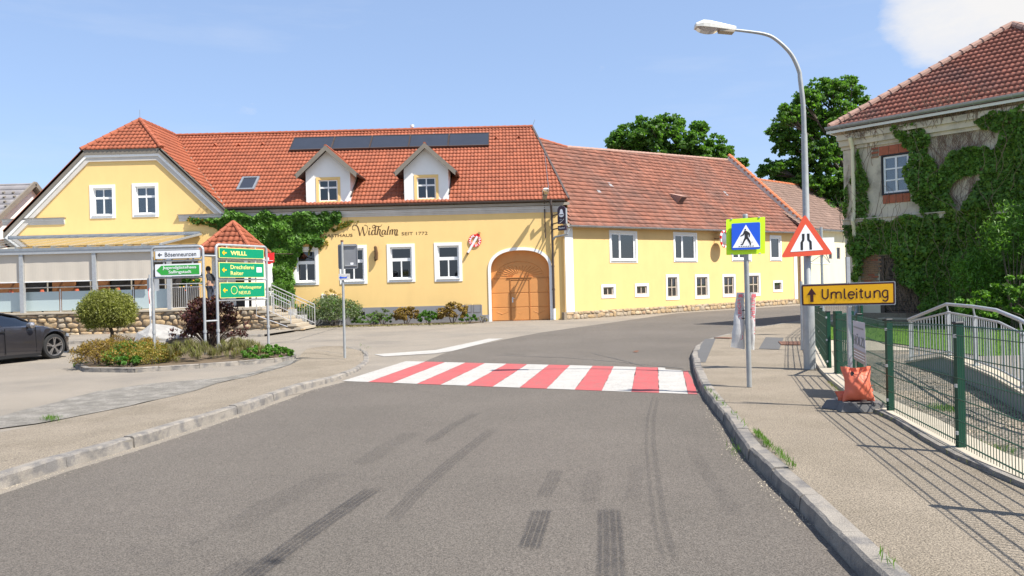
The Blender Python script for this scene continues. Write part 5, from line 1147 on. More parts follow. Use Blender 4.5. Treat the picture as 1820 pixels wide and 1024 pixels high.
#[(pb.x-.07, pb.y+.02, at(1325, 552, pb.y).z), (pb.x+.07, pb.y+.04, at(1325, 552, pb.y).z+.01)], .006, 5), 'sign_black', ps)
# detour sign
db = gz(1513, 724); us = thing('detour_sign', 'orange Umleitung detour sign with black arrow on a portable galvanised post', 'road sign', tuple(db))
ptop_ = at(1503, 457, db.y).z; mk('post', MB().box(db.x-.02, db.x+.02, db.y-.02, db.y+.02, .2, ptop_), 'galv', us)
zc_ = at(1508, 524, db.y).z; U = Vector((1, -.38, 0)).normalized(); cxs = at(1508, 524, db.y-.04); MU = WM((cxs.x, db.y-.045, zc_), U)
Pn = (db.y-.045); nn = U.cross(Z3)
def upx(px, py): v = MU.inverted() @ onp(px, py, (cxs.x, db.y-.045, zc_), nn); return (v.x, v.y)
quad = [upx(*q) for q in ((1424.2, 544.6), (1592.3, 541.8), (1591.6, 499.8), (1423, 505.6))]
def inset(qd, d): c = (sum(x for x, y in qd)/4, sum(y for x, y in qd)/4); return [(x-math.copysign(d, x-c[0]), y-math.copysign(d, y-c[1])) for x, y in qd]
mk('plate', MB().on(MU).prism(rounded(quad, .02), -.012, 0), 'galv', us); mk('black_border', MB().on(MU).prism(rounded(inset(quad, .009), .018), .001, .003), 'sign_maroon', us); mk('orange_field', MB().on(MU).prism(rounded(inset(quad, .027), .008), .004, .006), 'sign_orange', us)
def u5(x, y): return upx(1400+x/5.12, 400+y/5.12)
mk('arrow', MB().on(MU).prism([u5(*q) for q in ((217, 575), (260, 633), (233, 634), (236, 699), (207, 701), (204, 637), (176, 638))], .007, .009), 'sign_maroon', us)
# Traffic-lettering built from round strokes
def strokeletters(root, M, glyphs, w, m, toM):
    for pl in glyphs:
        P = []
        pts = pl
        if len(pts) > 2:
            for i in range(len(pts)-1):
                p0, p1, p2, p3 = [Vector(pts[max(0, min(len(pts)-1, j))]) for j in (i-1, i, i+1, i+2)]
                for k in range(5): t = k/5; P.append(.5*((2*p1)+(-p0+p2)*t+(2*p0-5*p1+4*p2-p3)*t*t+(-p0+3*p1-3*p2+p3)*t**3))
            P.append(Vector(pts[-1]))
        else: P = [Vector(p) for p in pts]
        vs = []; fs = []; n = len(P)
        for i, p in enumerate(P):
            t = (P[min(i+1, n-1)]-P[max(i-1, 0)]).normalized(); nx, ny = -t.y*w/2, t.x*w/2
            for q in ((p.x+nx, p.y+ny), (p.x-nx, p.y-ny)):
                a = toM(*q); vs.append((a[0], a[1], .008))
            if i: fs.append((2*i-2, 2*i-1, 2*i+1, 2*i))
        mk('letter', MB().on(M).add(vs, fs), m, root, fixn=False)
gl_ = [[(315, 583), (316, 640), (322, 662), (342, 672), (362, 660), (367, 640), (366, 583)], [(396, 612), (398, 672)], [(398, 632), (406, 616), (424, 612), (438, 622), (441, 670)], [(441, 632), (450, 615), (470, 611), (484, 622), (488, 670)],
  [(515, 578), (519, 655), (526, 667), (534, 667)], [(555, 636), (603, 634), (600, 616), (585, 608), (566, 611), (553, 628), (555, 652), (568, 668), (585, 667), (600, 656)], [(627, 606), (629, 669)], [(626, 578), (627, 592)],
  [(666, 580), (669, 650), (675, 662), (686, 662)], [(650, 604), (686, 601)], [(706, 602), (709, 645), (718, 660), (737, 658), (750, 642)], [(749, 599), (753, 662)], [(786, 598), (789, 664)], [(789, 622), (797, 605), (815, 597), (834, 604), (839, 625), (841, 660)],
  [(908, 600), (889, 593), (868, 604), (862, 628), (870, 652), (888, 658), (908, 648)], [(908, 593), (911, 665), (904, 685), (886, 692), (864, 684)]]
strokeletters(us, MU, gl_, 13.5, 'sign_maroon', u5)
for py in (503, 545):
    q = onp(1505 if py < 520 else 1508, py, (cxs.x, db.y-.045, zc_), nn); mk('clamp', MB().bbox(q.x-.033, q.x+.033, q.z-.025, q.z+.025, q.y-.03, q.y+.03, .006), 'plastic_white', us); mk('clamp_screw', MB().tube([(q.x-.01, q.y-.03, q.z), (q.x-.01, q.y-.045, q.z)], .008, 6).tube([(q.x+.012, q.y-.03, q.z), (q.x+.012, q.y-.045, q.z)], .008, 6), 'galv', us)
# rubber foot
rb = thing('rubber_foot', 'dark recycled rubber base plate under the detour sign', 'sign base', (db.x, db.y, .12))
rx0, ry0 = gz(1495, 737)[:2]; cxr, cyr = db.x+.02, db.y
def slab(mb, x0, x1, y0, y1, z0, z1, b):
    return mb.add([(x0, y0, z0), (x1, y0, z0), (x1, y1, z0), (x0, y1, z0), (x0+b, y0+b*.6, z1), (x1-b, y0+b*.6, z1), (x1-b, y1-b*.6, z1), (x0+b, y1-b*.6, z1)], [(0, 1, 5, 4), (1, 2, 6, 5), (2, 3, 7, 6), (3, 0, 4, 7), (4, 5, 6, 7), (0, 3, 2, 1)])
MRb = Matrix.Translation((db.x-.02, db.y+.06, 0)) @ Matrix.Rotation(R(38), 4, 'Z')
MRc = Matrix.Translation((db.x+.02, db.y-.22, 0)) @ Matrix.Rotation(R(-6), 4, 'Z')
mk('plate', slab(MB().on(MRc), -.27, .27, -.14, .16, .122, .22, .06), 'rubber', rb)
mk('rear_block', slab(MB().on(MRb), -.30, .22, -.1, .16, .121, .215, .06), 'rubber', rb)
for dx in (-.16, .1): mk('rib', MB().on(MRc).box(dx, dx+.02, -.125, .14, .2, .226), 'rubber', rb)
mk('grip_slot', MB().on(MRc).box(-.08, .08, -.11, -.07, .2, .222), 'sign_black', rb)
# sandbags
def sandbag(nm, label, M, w, h, d, ears=.0, seed=1):
    root = thing(nm, label, 'sandbag', tuple(M.translation)); vs = []; fs = []; nx_, nz_ = 26, 28; rr = random.Random(seed)
    for side in (-1, 1):
        for r in range(nz_+1):
            t = r/nz_
            for k in range(nx_+1):
                s = k/nx_; wd = w*(1.0+.10*(1-t)**2-.17*math.sin(math.pi*t)**2+ears*max(0, t-.75)); x = (s-.5)*wd
                belly = math.sin(math.pi*min(1, t/.85))**.6 if t < .85 else 0.0
                th = d*.5*(belly*.9+.12)*max(0, math.sin(math.pi*s))**.55
                z = h*t-(.05*h*math.sin(math.pi*s)**2*(t > .8)*(t-.8)*5)+(.06*h*(abs(s-.5)*2)**3*(1-t)*-1+.03*h*(1-t))
                fold = .022*math.sin(s*19+t*3+seed+2*math.sin(t*5))*max(0, t-.5)*2.2+.008*math.sin(t*15+s*11)*math.sin(s*6+t*4)
                vs.append((x, side*th+fold+(.05*(t-.8) if t > .8 else 0), z))
    o_ = (nx_+1)*(nz_+1)
    for f0 in (0, o_):
        for r in range(nz_):
            for k in range(nx_): a = f0+r*(nx_+1)+k; fs.append((a, a+1, a+nx_+2, a+nx_+1))
    mk('sack', MB().on(M).add(vs, fs), 'bag', root, smooth=True); return root
MS = Matrix.Translation((db.x+.0, db.y-.2, .225)) @ Matrix.Rotation(R(-4), 4, 'Z') @ Matrix.Rotation(R(-7), 4, 'X')
sb = sandbag('sandbag', 'upright orange sandbag leaning on the detour sign post on its rubber base', MS, .335, .40, .22, .12, 1)
mk('bag_opening', MB().on(MS).disc((0, 0), .001, 0, .001).on(MS @ Matrix.Translation((-.07, -.05, .31)) @ Matrix.Rotation(R(90), 4, 'X')).disc((0, 0), .03, -.01, .012, 10, .7), 'sign_black', sb)
mk('tie_cord', MB().on(MS).tube([(-.06, -.06, .30), (-.02, -.09, .27), (.03, -.08, .24), (.04, -.085, .20)], .008, 5).tube([(-.05, -.06, .30), (.0, -.07, .31), (.05, -.05, .36)], .01, 5), 'bag', sb)
MS2 = Matrix.Translation((db.x+.03, db.y-.06, .25)) @ Matrix.Rotation(R(6), 4, 'Z') @ Matrix.Rotation(R(82), 4, 'Y') @ Matrix.Translation((0, 0, -.235))
sandbag('sandbag', 'second orange sandbag lying flat behind the upright one, corners sticking out', MS2, .20, .47, .12, .25, 4)
# thin galvanised post left of the lamp
q = gz(1427, 622); th = thing('thin_post', 'short thin galvanised post beside the street lamp', 'post', tuple(q)); mk('tube', MB().tube([q, (q.x, q.y, at(1424, 500, q.y).z)], .033, 10), 'galv', th, smooth=True); mk('ground_socket', MB().tube([q, q+Z3*.2], .045, 10), 'galv', th)
# distant sign seen from behind
q = at(1463, 560, 20.5); sb2 = thing('sign_seen_from_behind', 'distant sign pole with a wire bracket, seen behind the road narrows sign', 'road sign', (q.x, 20.5, 0)); zt = at(1462, 404, 20.5).z; za_ = at(1462, 452, 20.5).z; zb2 = at(1462, 468, 20.5).z
mk('pole', MB().tube([(q.x, 20.5, 0), (q.x, 20.5, zt)], .04, 8), 'galv', sb2); x0, x1 = at(1437, 460, 20.5).x, at(1475, 460, 20.5).x
mk('bracket', MB().tube([(x0, 20.5, zb2+.02), (x1, 20.5, zb2-.03)], .02, 5).tube([(x0+.1, 20.5, za_), (x1-.1, 20.5, za_)], .015, 5).tube([(x0, 20.5, zb2), (q.x, 20.45, za_)], .012, 5).tube([(x1, 20.5, zb2), (q.x, 20.45, za_)], .012, 5).tube([(x0, 20.5, zb2+.02), (x0+.1, 20.5, za_)], .015, 5).tube([(x1, 20.5, zb2), (x1-.1, 20.5, za_)], .015, 5), 'galv', sb2)
mk('sign_plate', MB().box(q.x-.02, q.x+.35, 20.5, 20.52, za_+.02, za_+.45), 'sign_white', sb2)
# ------------------------------------------------------------------ FENCE
fpts = [g(1885, 892, .165), g(1708, 795, .165), g(1583, 729.5, .165)]
fpts.append(fpts[2].lerp(g(1492, 664, .165), .5)); fpts.append(g(1492, 664, .165))
tops = [1.27, 1.235, 1.17, 1.16, 1.12]
fpts = [fpts[1]+(fpts[1]-fpts[2])*2.05, fpts[1]+(fpts[1]-fpts[2])]+fpts[1:]; tops = [1.3, 1.28]+tops[1:]
fn = thing('mesh_fence', 'dark green welded mesh fence along the right pavement', 'fence', tuple(fpts[2]))
def fpost(root, p, zt, big=.062):
    po = mk('post', MB().box(p.x-big/2, p.x+big/2, p.y-big*.4, p.y+big*.4, p.z-.1, zt), 'fence_green', root)
    mk('post_cap', MB().bbox(p.x-big/2-.004, p.x+big/2+.004, p.y-big*.4-.004, p.y+big*.4+.004, zt-.004, zt+.016, .006), 'sign_black', po)
    for k in (.12, .5, .9): mk('clamp', MB().bbox(p.x-.055, p.x-.026, p.z+(zt-p.z)*k-.02, p.z+(zt-p.z)*k+.02, p.y-.035, p.y-.02, .003).box(p.x-.05, p.x-.03, p.y-.035, p.y-.01, p.z+(zt-p.z)*k-.015, p.z+(zt-p.z)*k+.015), 'galv', po)
def mpanel(root, a, za, b, zb, hz=6, sp=.05, wr=.0021):
    d = (b-a); L_ = d.length; d.normalize(); nrm = d.cross(Z3); o = nrm*(-.03)
    lo = .06
    pnl = mk('mesh_panel', MB().tube([a+o+Z3*(za-a.z-.02), b+o+Z3*(zb-b.z-.02)], .005, 4), 'wire_green', root)
    for i in range(hz):
        t = i/(hz-1); p = a+o+Z3*(lo+(za-a.z-.1-lo)*t); q = b+o+Z3*(lo+(zb-b.z-.1-lo)*t)
        mk('horizontal_wire', MB().bar(p+nrm*.005, q+nrm*.005, .0055).bar(p-nrm*.006, q-nrm*.006, .0055), 'wire_green', pnl)
    mb = MB(); n = int(L_/sp)
    for i in range(1, n):
        t = i/n; p = a.lerp(b, t)+o; mb.bar(p+Z3*.02, p+Z3*((za-a.z)*(1-t)+(zb-b.z)*t-.01), wr*2)
    mk('vertical_wires', mb, 'wire_green', pnl, kind='stuff', fixn=False)
for p, z in zip(fpts, tops): fpost(fn, p, z)
for i in range(len(fpts)-1): mpanel(fn, fpts[i], tops[i], fpts[i+1], tops[i+1])
# gate leaf, ajar, dark green
ga = g(1492, 664, .17); gb_ = g(1515, 652, .17)
gl2 = thing('garden_gate', 'narrow green garden gate standing ajar behind the detour sign', 'gate', tuple(ga))
mk('gate_post', MB().box(ga.x-.05, ga.x+.05, ga.y-.03, ga.y+.07, .1, 1.14), 'fence_green', gl2); mk('gate_post', MB().box(gb_.x-.035, gb_.x+.035, gb_.y-.03, gb_.y+.03, .1, 1.1), 'fence_green', gl2)
mk('top_rail', MB().bar((ga.x, ga.y, 1.07), (gb_.x, gb_.y, 1.06), .04), 'fence_green', gl2); mk('bottom_rail', MB().bar((ga.x, ga.y, .28), (gb_.x, gb_.y, .28), .04), 'fence_green', gl2)
for i in range(1, 8): t = i/8; q = ga.lerp(gb_, t); mk('bar', MB().bar((q.x, q.y, .28), (q.x, q.y, 1.06), .012), 'fence_green', gl2)
# second run behind
f2 = thing('mesh_fence', 'second run of green mesh fence behind the street lamp towards the villa', 'fence', tuple(g(1474, 654, .165)))
q0 = g(1474, 654, .165); q9 = Vector((7.75, 19.6, .165)); n2 = 4; pp = [q0.lerp(q9, i/(n2-1)) for i in range(n2)]; pp.append(Vector((9.6, 23.6, .165))); tz = [1.10, 1.07, 1.03, 1.0, .98]
for p, z in zip(pp, tz): fpost(f2, p, z, .06)
for i in range(len(pp)-1): mpanel(f2, pp[i], tz[i], pp[i+1], tz[i+1])
f3 = thing('mesh_fence', 'short green mesh fence crossing behind the Umleitung sign at the garden path', 'fence', (9.6, 23.6, .1))
fpost(f3, Vector((10.6, 22.9, .1)), 1.0, .06); mpanel(f3, Vector((9.6, 23.6, .1)), .98, Vector((10.6, 22.9, .1)), .98)
# poster on the fence
hp = [onp(*q, fpts[3]+Vector((0, 0, 0)), (fpts[4]-fpts[3]).normalized().cross(Z3)) for q in ((1525, 638.5), (1547, 651), (1544.6, 574), (1522.7, 569.5))]
hd_ = (fpts[3]-fpts[4]).normalized(); hu = Vector((hd_.x, hd_.y, 0)).normalized()
hn = hu.cross(Z3); O_ = hp[0]+hn*.0; O_ -= hn*(-.05)
MHp = WM(O_, hu); iv = MHp.inverted(); qd = [(iv @ p) for p in hp]; wq = qd[1].x-qd[0].x; hq = (qd[3].y+qd[2].y)/2-(qd[0].y+qd[1].y)/2
po = thing('timber_poster', 'small grey and brown HÖLZL poster tied to the mesh fence beside the detour sign', 'poster', tuple(O_))
mk('sheet', MB().on(MHp).prism([(q.x, q.y) for q in qd], -.004, 0), 'poster_grey', po)
yb0 = qd[0].y; mk('brown_field', MB().on(MHp).prism([(qd[0].x+.002, qd[0].y+.002), (qd[1].x-.002, qd[1].y+.002), (qd[1].x-.002, qd[1].y+.3*hq), (qd[0].x+.002, qd[0].y+.3*hq)], .001, .003), 'poster_brown', po)
text('HÖLZL', MHp @ Matrix.Translation((qd[0].x+.02, qd[0].y+.40*hq, .003)), .24*hq, 'sign_back', po, w=wq-.03, bold=.001); text('Zimmerei'[:0] or '▪', MHp @ Matrix.Translation((qd[0].x+.03, qd[0].y+.88*hq, .003)), .03, 'sign_black', po) if False else None
mk('headline', MB().on(MHp).box(qd[0].x+.03, qd[1].x-.12, qd[3].y-.09, qd[3].y-.07, .001, .003), 'sign_back', po)
for k in (.08, .15, .22): mk('text_line', MB().on(MHp).box(qd[0].x+.04, qd[1].x-.05, qd[0].y+k*hq, qd[0].y+(k+.02)*hq, .004, .005), 'sign_white', po)
# ------------------------------------------------------------------ RAMP with railing
rp_ = thing('access_ramp', 'concrete ramp with greenish side wall behind the mesh fence', 'ramp', (7.3, 12.6, 0))
Rb = [Vector((7.42, 14.2, .06)), Vector((7.28, 12.7, .30)), Vector((6.83, 11.24, .30)), Vector((6.45, 10.1, .30)), Vector((6.05, 9.05, .28)), Vector((5.75, 8.1, .22)), Vector((5.6, 6.9, .14))]
sideo = Vector((1.25, -.2, 0))
mb = MB(); vs = []; fs = []
for p in Rb: vs += [(p.x-.03, p.y, 0), (p.x-.03, p.y, p.z-.03)]
for i in range(len(Rb)-1): fs.append((2*i, 2*i+1, 2*i+3, 2*i+2))
mk('side_wall', mb.add(vs, fs), 'concrete_grey', rp_)
mb = MB(); vs = []; fs = []
for p in Rb: q = p+sideo; vs += [(p.x-.06, p.y, p.z-.03), (p.x-.06, p.y, p.z), (p.x+.22, p.y, p.z), (p.x+.22, p.y, p.z-.03)]
for i in range(len(Rb)-1):
    for k in range(3): fs.append((4*i+k, 4*i+k+1, 4*i+5+k, 4*i+4+k))
mk('edge_slab', mb.add(vs, fs), 'concrete', rp_)
mb = MB(); vs = []; fs = []
for p in Rb: vs += [(p.x+.2, p.y, p.z-.02), (p.x+1.3, p.y, p.z-.02), (p.x+1.3, p.y, 0)]
for i in range(len(Rb)-1):
    for k in range(2): fs.append((3*i+k, 3*i+k+1, 3*i+4+k, 3*i+3+k))
mk('ramp_surface', mb.add(vs, fs), 'forecourt', rp_)
rr_l = thing('ramp_railing', 'galvanised steel railing with vertical bars and raised handrail on the ramp', 'railing', (7.0, 11.5, .3))
tz_ = [.80, 1.03, 1.02, 1.01, .93, .80, .66]; hh_ = [.84, 1.17, 1.18, 1.17, 1.10, .96, .82]
TP = [Vector((p.x+.06, p.y, z)) for p, z in zip(Rb, tz_)]; HP = [Vector((p.x+.03, p.y, z)) for p, z in zip(Rb, hh_)]; BP = [Vector((p.x+.06, p.y, p.z+.07)) for p in Rb]
mk('handrail', MB().tube(HP, .026, 10), 'galv', rr_l, smooth=True); mk('top_rail', MB().tube(TP, .017, 8), 'galv', rr_l); mk('bottom_rail', MB().tube(BP, .015, 8), 'galv', rr_l)
for i in range(len(Rb)-1):
    L_ = (Rb[i+1]-Rb[i]).length; n = max(3, int(L_/.115))
    for k in range(1, n): t = k/n; mk('baluster', MB().tube([BP[i].lerp(BP[i+1], t), TP[i].lerp(TP[i+1], t)], .0075, 5), 'galv', rr_l)
for i in (0, 1, 2, 4, 6): p = Rb[i]; mk('post', MB().box(p.x+.03, p.x+.09, p.y-.012, p.y+.012, p.z, tz_[i]+.02).tube([(p.x+.06, p.y, tz_[i]), (HP[i].x, p.y, hh_[i])], .011, 6), 'galv', rr_l); mk('base_plate', MB().box(p.x, p.x+.12, p.y-.05, p.y+.05, p.z+.001, p.z+.012), 'galv', rr_l)
# ------------------------------------------------------------------ SIGN FRAMES on the island
def signframe(root, pl, pr, zt, bars):
    pl = Vector(pl); pr = Vector(pr); d = (pr-pl).normalized(); r = .05; k = .1
    tl = Vector((pl.x, pl.y, zt)); tr2 = Vector((pr.x, pr.y, zt-.0))
    cr = lambda c, a, b, n=5: [c+(a*math.cos(t)+b*math.sin(t))*k for t in [math.pi/2*i/n for i in range(n+1)]]
    path = [pl]+[tl-Z3*k+d*k+(-d*math.cos(t)+Z3*math.sin(t))*k for t in [math.pi/2*i/5 for i in range(6)]]+[tr2-Z3*k-d*k+(d*math.sin(t)+Z3*math.cos(t))*k for t in [math.pi/2*i/5 for i in range(6)]]+[pr]
    mk('tube_frame', MB().tube(path, .036, 10), 'galv', root, smooth=True)
    for z in bars:
        bb = MB().tube([Vector((pl.x, pl.y, z)), Vector((pr.x, pr.y, z))], .024, 8); mk('crossbar', bb, 'galv', root, smooth=True)
    for p in (pl, pr): mk('sleeve', MB().tube([p+Z3*.55, p+Z3*.62], .048, 10), 'galv', root)
A0 = g(274.8, 631, .1); A1 = g(365.3, 629.5, .1); B0 = g(388.5, 627, .1); B1 = g(477.5, 617, .1)
zA = at(275, 440, A0.y).z; zAr = at(363, 438, A1.y).z
fa = thing('signpost_stand', 'left galvanised tube frame on the planted island carrying the white and the green arrow sign', 'sign frame', tuple(A0)); fb = thing('signpost_stand', 'right galvanised tube frame on the planted island carrying three green direction signs', 'sign frame', tuple(B0))
signframe(fa, A0, A1, (zA+zAr)/2, [at(320, 463.5, A0.y).z, at(320, 493.5, A0.y).z])
zB = at(388, 437, B0.y).z; zBr = at(475, 437, B1.y).z; Bm = (B0+B1)/2
signframe(fb, B0, B1, (zB+zBr)/2, [at(430, 462, Bm.y).z, at(430, 497, Bm.y).z, at(430, 533, Bm.y).z])
for py in (454, 571): z = at(375, py, A1.y).z; mk('link_bar', MB().tube([(A1.x, A1.y, z), (B0.x, B0.y, z)], .024, 8), 'galv', fa)
def board(root_name, label, P, Q, x0, x1, y0, y1, mborder, mface, bw_=.016):
    """sign board hung in a frame between posts P and Q, covering pixels x0..x1, y0..y1"""
    P = Vector(P); Q = Vector(Q); U_ = Vector(((Q-P).x, (Q-P).y, 0)).normalized(); n_ = U_.cross(Z3); O = P+n_*.05
    a = onp(x0, (y0+y1)/2, O, n_); b = onp(x1, (y0+y1)/2, O, n_); zt = onp((x0+x1)/2, y0, O, n_).z; zb = onp((x0+x1)/2, y1, O, n_).z
    w_ = (b-a).length; h_ = zt-zb; M = WM((a.x, a.y, zb), U_); r = thing(root_name, label, 'direction sign', (a.x, a.y, zb))
    mk('panel', MB().on(M).prism(rounded(rect(0, w_, 0, h_), .03), -.02, .01), mborder, r)
    if mface: mk('face', MB().on(M).prism(rounded(rect(bw_, w_-bw_, bw_, h_-bw_), .015), .011, .013), mface, r)
    for k in (.18, .82): mk('hanger', MB().on(M).box(w_*k-.02, w_*k+.02, -.05, h_+.05, -.04, -.021), 'galv', r)
    return r, M, w_, h_
def larrow(r, M, x, y, s, m): mk('arrow', MB().on(M).prism([(x, y), (x+s*.42, y+s*.42), (x+s*.55, y+s*.30), (x+s*.36, y+s*.11), (x+s, y+s*.11), (x+s, y-s*.11), (x+s*.36, y-s*.11), (x+s*.55, y-s*.30), (x+s*.42, y-s*.42)], .014, .016), m, r)
Mtx = lambda M, x, y: M @ Matrix.Translation((x, y, .015))
r, M, w_, h_ = board('direction_sign', 'white direction sign reading Bösenneunzen with a black arrow', A0, A1, 276, 356.5, 444.5, 460, 'sign_back', 'sign_white', .012)
larrow(r, M, w_*.06, h_*.5, .12, 'sign_black'); text('Bösenneunzen', Mtx(M, w_*.22, h_*.28), h_*.5, 'sign_black', r, w=w_*.69)
r, M, w_, h_ = board('direction_sign', 'green arrow-shaped sign on white for the Jugendgästehaus', A0, A1, 276, 356.5, 469, 491, 'sign_white', None)
mk('green_arrow', MB().on(M).prism([(.04, h_*.5), (w_*.14, h_*.88), (w_-.03, h_*.88), (w_-.03, h_*.12), (w_*.14, h_*.12)], .011, .013), 'sign_green2', r)
text('Jugendgästehaus', Mtx(M, w_*.17, h_*.60), h_*.24, 'sign_white', r, w=w_*.74, bold=.001); text('Sallingstadt', Mtx(M, w_*.30, h_*.24), h_*.24, 'sign_white', r, w=w_*.5, bold=.001)
r, M, w_, h_ = board('direction_sign', 'green sign with yellow arrow and yellow WILLL lettering, topmost of three', B0, B1, 389, 468.5, 441.5, 459.5, 'sign_yellow', 'sign_green')
larrow(r, M, w_*.06, h_*.5, .15, 'sign_orange'); text('WILLL', Mtx(M, w_*.24, h_*.31), h_*.4, 'sign_yellow', r, w=w_*.36, bold=.004)
r, M, w_, h_ = board('direction_sign', 'green sign with yellow Drechslerei Reiter lettering, middle of three', B0, B1, 389, 469, 467, 493.5, 'sign_yellow', 'sign_green')
larrow(r, M, w_*.06, h_*.5, .15, 'sign_orange'); text('Drechslerei', Mtx(M, w_*.24, h_*.57), h_*.27, 'sign_yellow', r, w=w_*.52, bold=.001); text('Reiter', Mtx(M, w_*.24, h_*.17), h_*.27, 'sign_yellow', r, w=w_*.28, bold=.001)
mk('blank_sticker', MB().on(M).box(w_*.82, w_*.94, h_*.36, h_*.70, .014, .016), 'sign_white', r)
r, M, w_, h_ = board('direction_sign', 'green sign with yellow Werbeagentur NEXUS lettering, lowest of three', B0, B1, 390.5, 470.3, 502, 529, 'sign_yellow', 'sign_green')
larrow(r, M, w_*.06, h_*.5, .15, 'sign_orange'); text('Werbeagentur', Mtx(M, w_*.40, h_*.58), h_*.22, 'sign_yellow', r, w=w_*.52); text('NEXUS', Mtx(M, w_*.40, h_*.22), h_*.22, 'sign_yellow', r, w=w_*.26)
cx_, cy_ = w_*.30, h_*.5; cir2 = lambda rr, n=20: [(cx_+rr*math.cos(2*math.pi*k/n), cy_+rr*math.sin(2*math.pi*k/n)) for k in range(n)]
mk('ring_emblem', MB().on(M).prism(cir2(h_*.27), .014, .016, [cir2(h_*.235)]), 'sign_yellow', r)
mk('cross_emblem', MB().on(M).prism([(cx_, cy_+h_*.2), (cx_+.02, cy_+.02), (cx_+h_*.2, cy_), (cx_+.02, cy_-.02), (cx_, cy_-h_*.2), (cx_-.02, cy_-.02), (cx_-h_*.2, cy_), (cx_-.02, cy_+.02)], .014, .016), 'sign_green2', r)
# small traffic sign edge-on behind the left frame
q = g(268.5, 606, .05); bsn = thing('no_entry_side_sign', 'round red rimmed sign turned sideways behind the left sign frame', 'road sign', tuple(q)); Yq = q.y
mk('pole', MB().tube([q, (q.x, q.y, at(268, 488, Yq).z)], .03, 8), 'galv', bsn)
Mq = WM(at(267, 527.5, Yq), Vector((.35, -.94, 0))); mk('ring', MB().on(Mq).prism([(.3*math.cos(t), .3*math.sin(t)) for t in [2*math.pi*k/24 for k in range(24)]], .0, .02, [[(.23*math.cos(t), .23*math.sin(t)) for t in [2*math.pi*k/24 for k in range(24)]]]), 'pure_red', bsn); mk('plate', MB().on(Mq).disc((0, 0), .295, -.015, -.001).disc((0, 0), .228, 0, .015), 'sign_white', bsn)
mk('figure_eight', MB().on(Mq).box(-.06, -.02, -.12, .12, .016, .018).box(.02, .06, -.12, .12, .016, .018), 'sign_black', bsn)
Mq2 = WM(at(268, 551, Yq), Vector((.35, -.94, 0))); mk('supplementary_plate', MB().on(Mq2).box(-.25, .25, -.22, .22, 0, .02), 'sign_white', bsn); mk('text_line', MB().on(Mq2).box(-.18, .18, .04, .09, .021, .023).box(-.18, .18, -.1, -.05, .021, .023), 'sign_back', bsn)
Mq3 = WM(at(271, 505, Yq)+Vector((0, .05, 0)), Vector((1, .1, 0))); mk('rear_plate', MB().on(Mq3).prism(rounded(rect(-.2, .2, -.25, .22), .06), -.01, .01), 'galv', bsn)
# sign seen from the back at the pavement tip
q = g(613, 636.5, .06); bk_ = thing('grey_backed_sign', 'pole with the grey back of a square traffic sign and a small white arrow plate', 'road sign', tuple(q)); Yq = q.y
ztp = at(613.5, 430, Yq).z; mk('pole', MB().tube([q, (q.x, q.y, ztp)], .03, 10), 'galv_pole', bk_, smooth=True); mk('pole_cap', MB().tube([(q.x, q.y, ztp), (q.x, q.y, ztp+.04)], .034, 8), 'iron', bk_)
Mb = WM(at(617.5, 456, Yq)+Vector((0, .06, 0)), Vector((1, 0, 0))); hw = (at(634.5, 455, Yq).x-at(600, 455, Yq).x)/2; hv = (at(617, 434, Yq).z-at(617, 478, Yq).z)/2
mk('plate', MB().on(Mb).prism(rounded(rect(-hw, hw, -hv, hv), .04), -.01, .01), 'sign_back', bk_); mk('rolled_edge', MB().on(Mb).prism(rounded(rect(-hw, hw, -hv, hv), .04), .0105, .02, [rect(-hw+.02, hw-.02, -hv+.02, hv-.02)]), 'sign_back', bk_)
mk('clamp', MB().on(Mb).box(-hw*.9, hw*.9, hv*.86, hv*.92, .02, .04), 'galv', bk_); mk('clamp', MB().on(Mb).box(-hw*.3, hw*.9, -hv*.75, -hv*.68, .02, .04), 'galv', bk_); mk('sticker', MB().on(Mb).box(hw*.25, hw*.55, -hv*.66, -hv*.5, .0105, .013), 'sign_white', bk_)
Ma = WM(at(612.5, 492.5, Yq)+Vector((0, -.04, 0)), Vector((1, 0, 0))); mk('arrow_plate', MB().on(Ma).bbox(-.13, .135, -.075, .075, -.005, .005, .002), 'plastic_white', bk_)
mk('arrow_symbol', MB().on(Ma).prism([(-.12, -.01), (-.07, .03), (-.075, .005), (.03, -.005), (.07, .02), (.06, -.03), (-.07, -.03), (-.07, -.05)], .006, .008), 'sign_blue', bk_); text('1', Ma @ Matrix.Translation((.09, .005, .006)), .05, 'sign_back', bk_)
# boulder
q = g(272, 618, .1); bo = thing('boulder', 'large angular whitish boulder on the planted island', 'boulder', (q.x, 21.6, .1))
fr = [at(*p, 21.4) for p in ((238, 615), (237, 592), (246, 588), (257, 576), (266, 578), (303, 600), (304, 603), (296, 608), (290, 616))]
fr = [Vector((p.x, 21.15+.75*min(1, max(0, p.z)), p.z)) for p in fr]; vs = [tuple(p) for p in fr]+[(p.x+.15+.05*(i % 3), 22.5+.1*(i % 2), p.z*(.88 if p.z > .4 else 1)) for i, p in enumerate(fr)]; n = len(fr)
cpt = at(262, 600, 21.2); vs.append(tuple(cpt)); fs = [(i, (i+1) % n, n+(i+1) % n, n+i) for i in range(n)]+[((i+1) % n, i, 2*n) for i in range(n)]+[tuple(range(2*n-1, n-1, -1))]
tag(mk('boulder_body', MB().add(vs, fs), 'boulder', bo))
# ------------------------------------------------------------------ CAR
car = thing('grey_car', 'dark grey low estate car driving off at the left edge', 'car', (-12.9, 19.6, 0))
PHI = R(72); hv_ = Vector((math.cos(PHI), math.sin(PHI), 0)); wfc = g(97.8, 637.6); # near front wheel contact
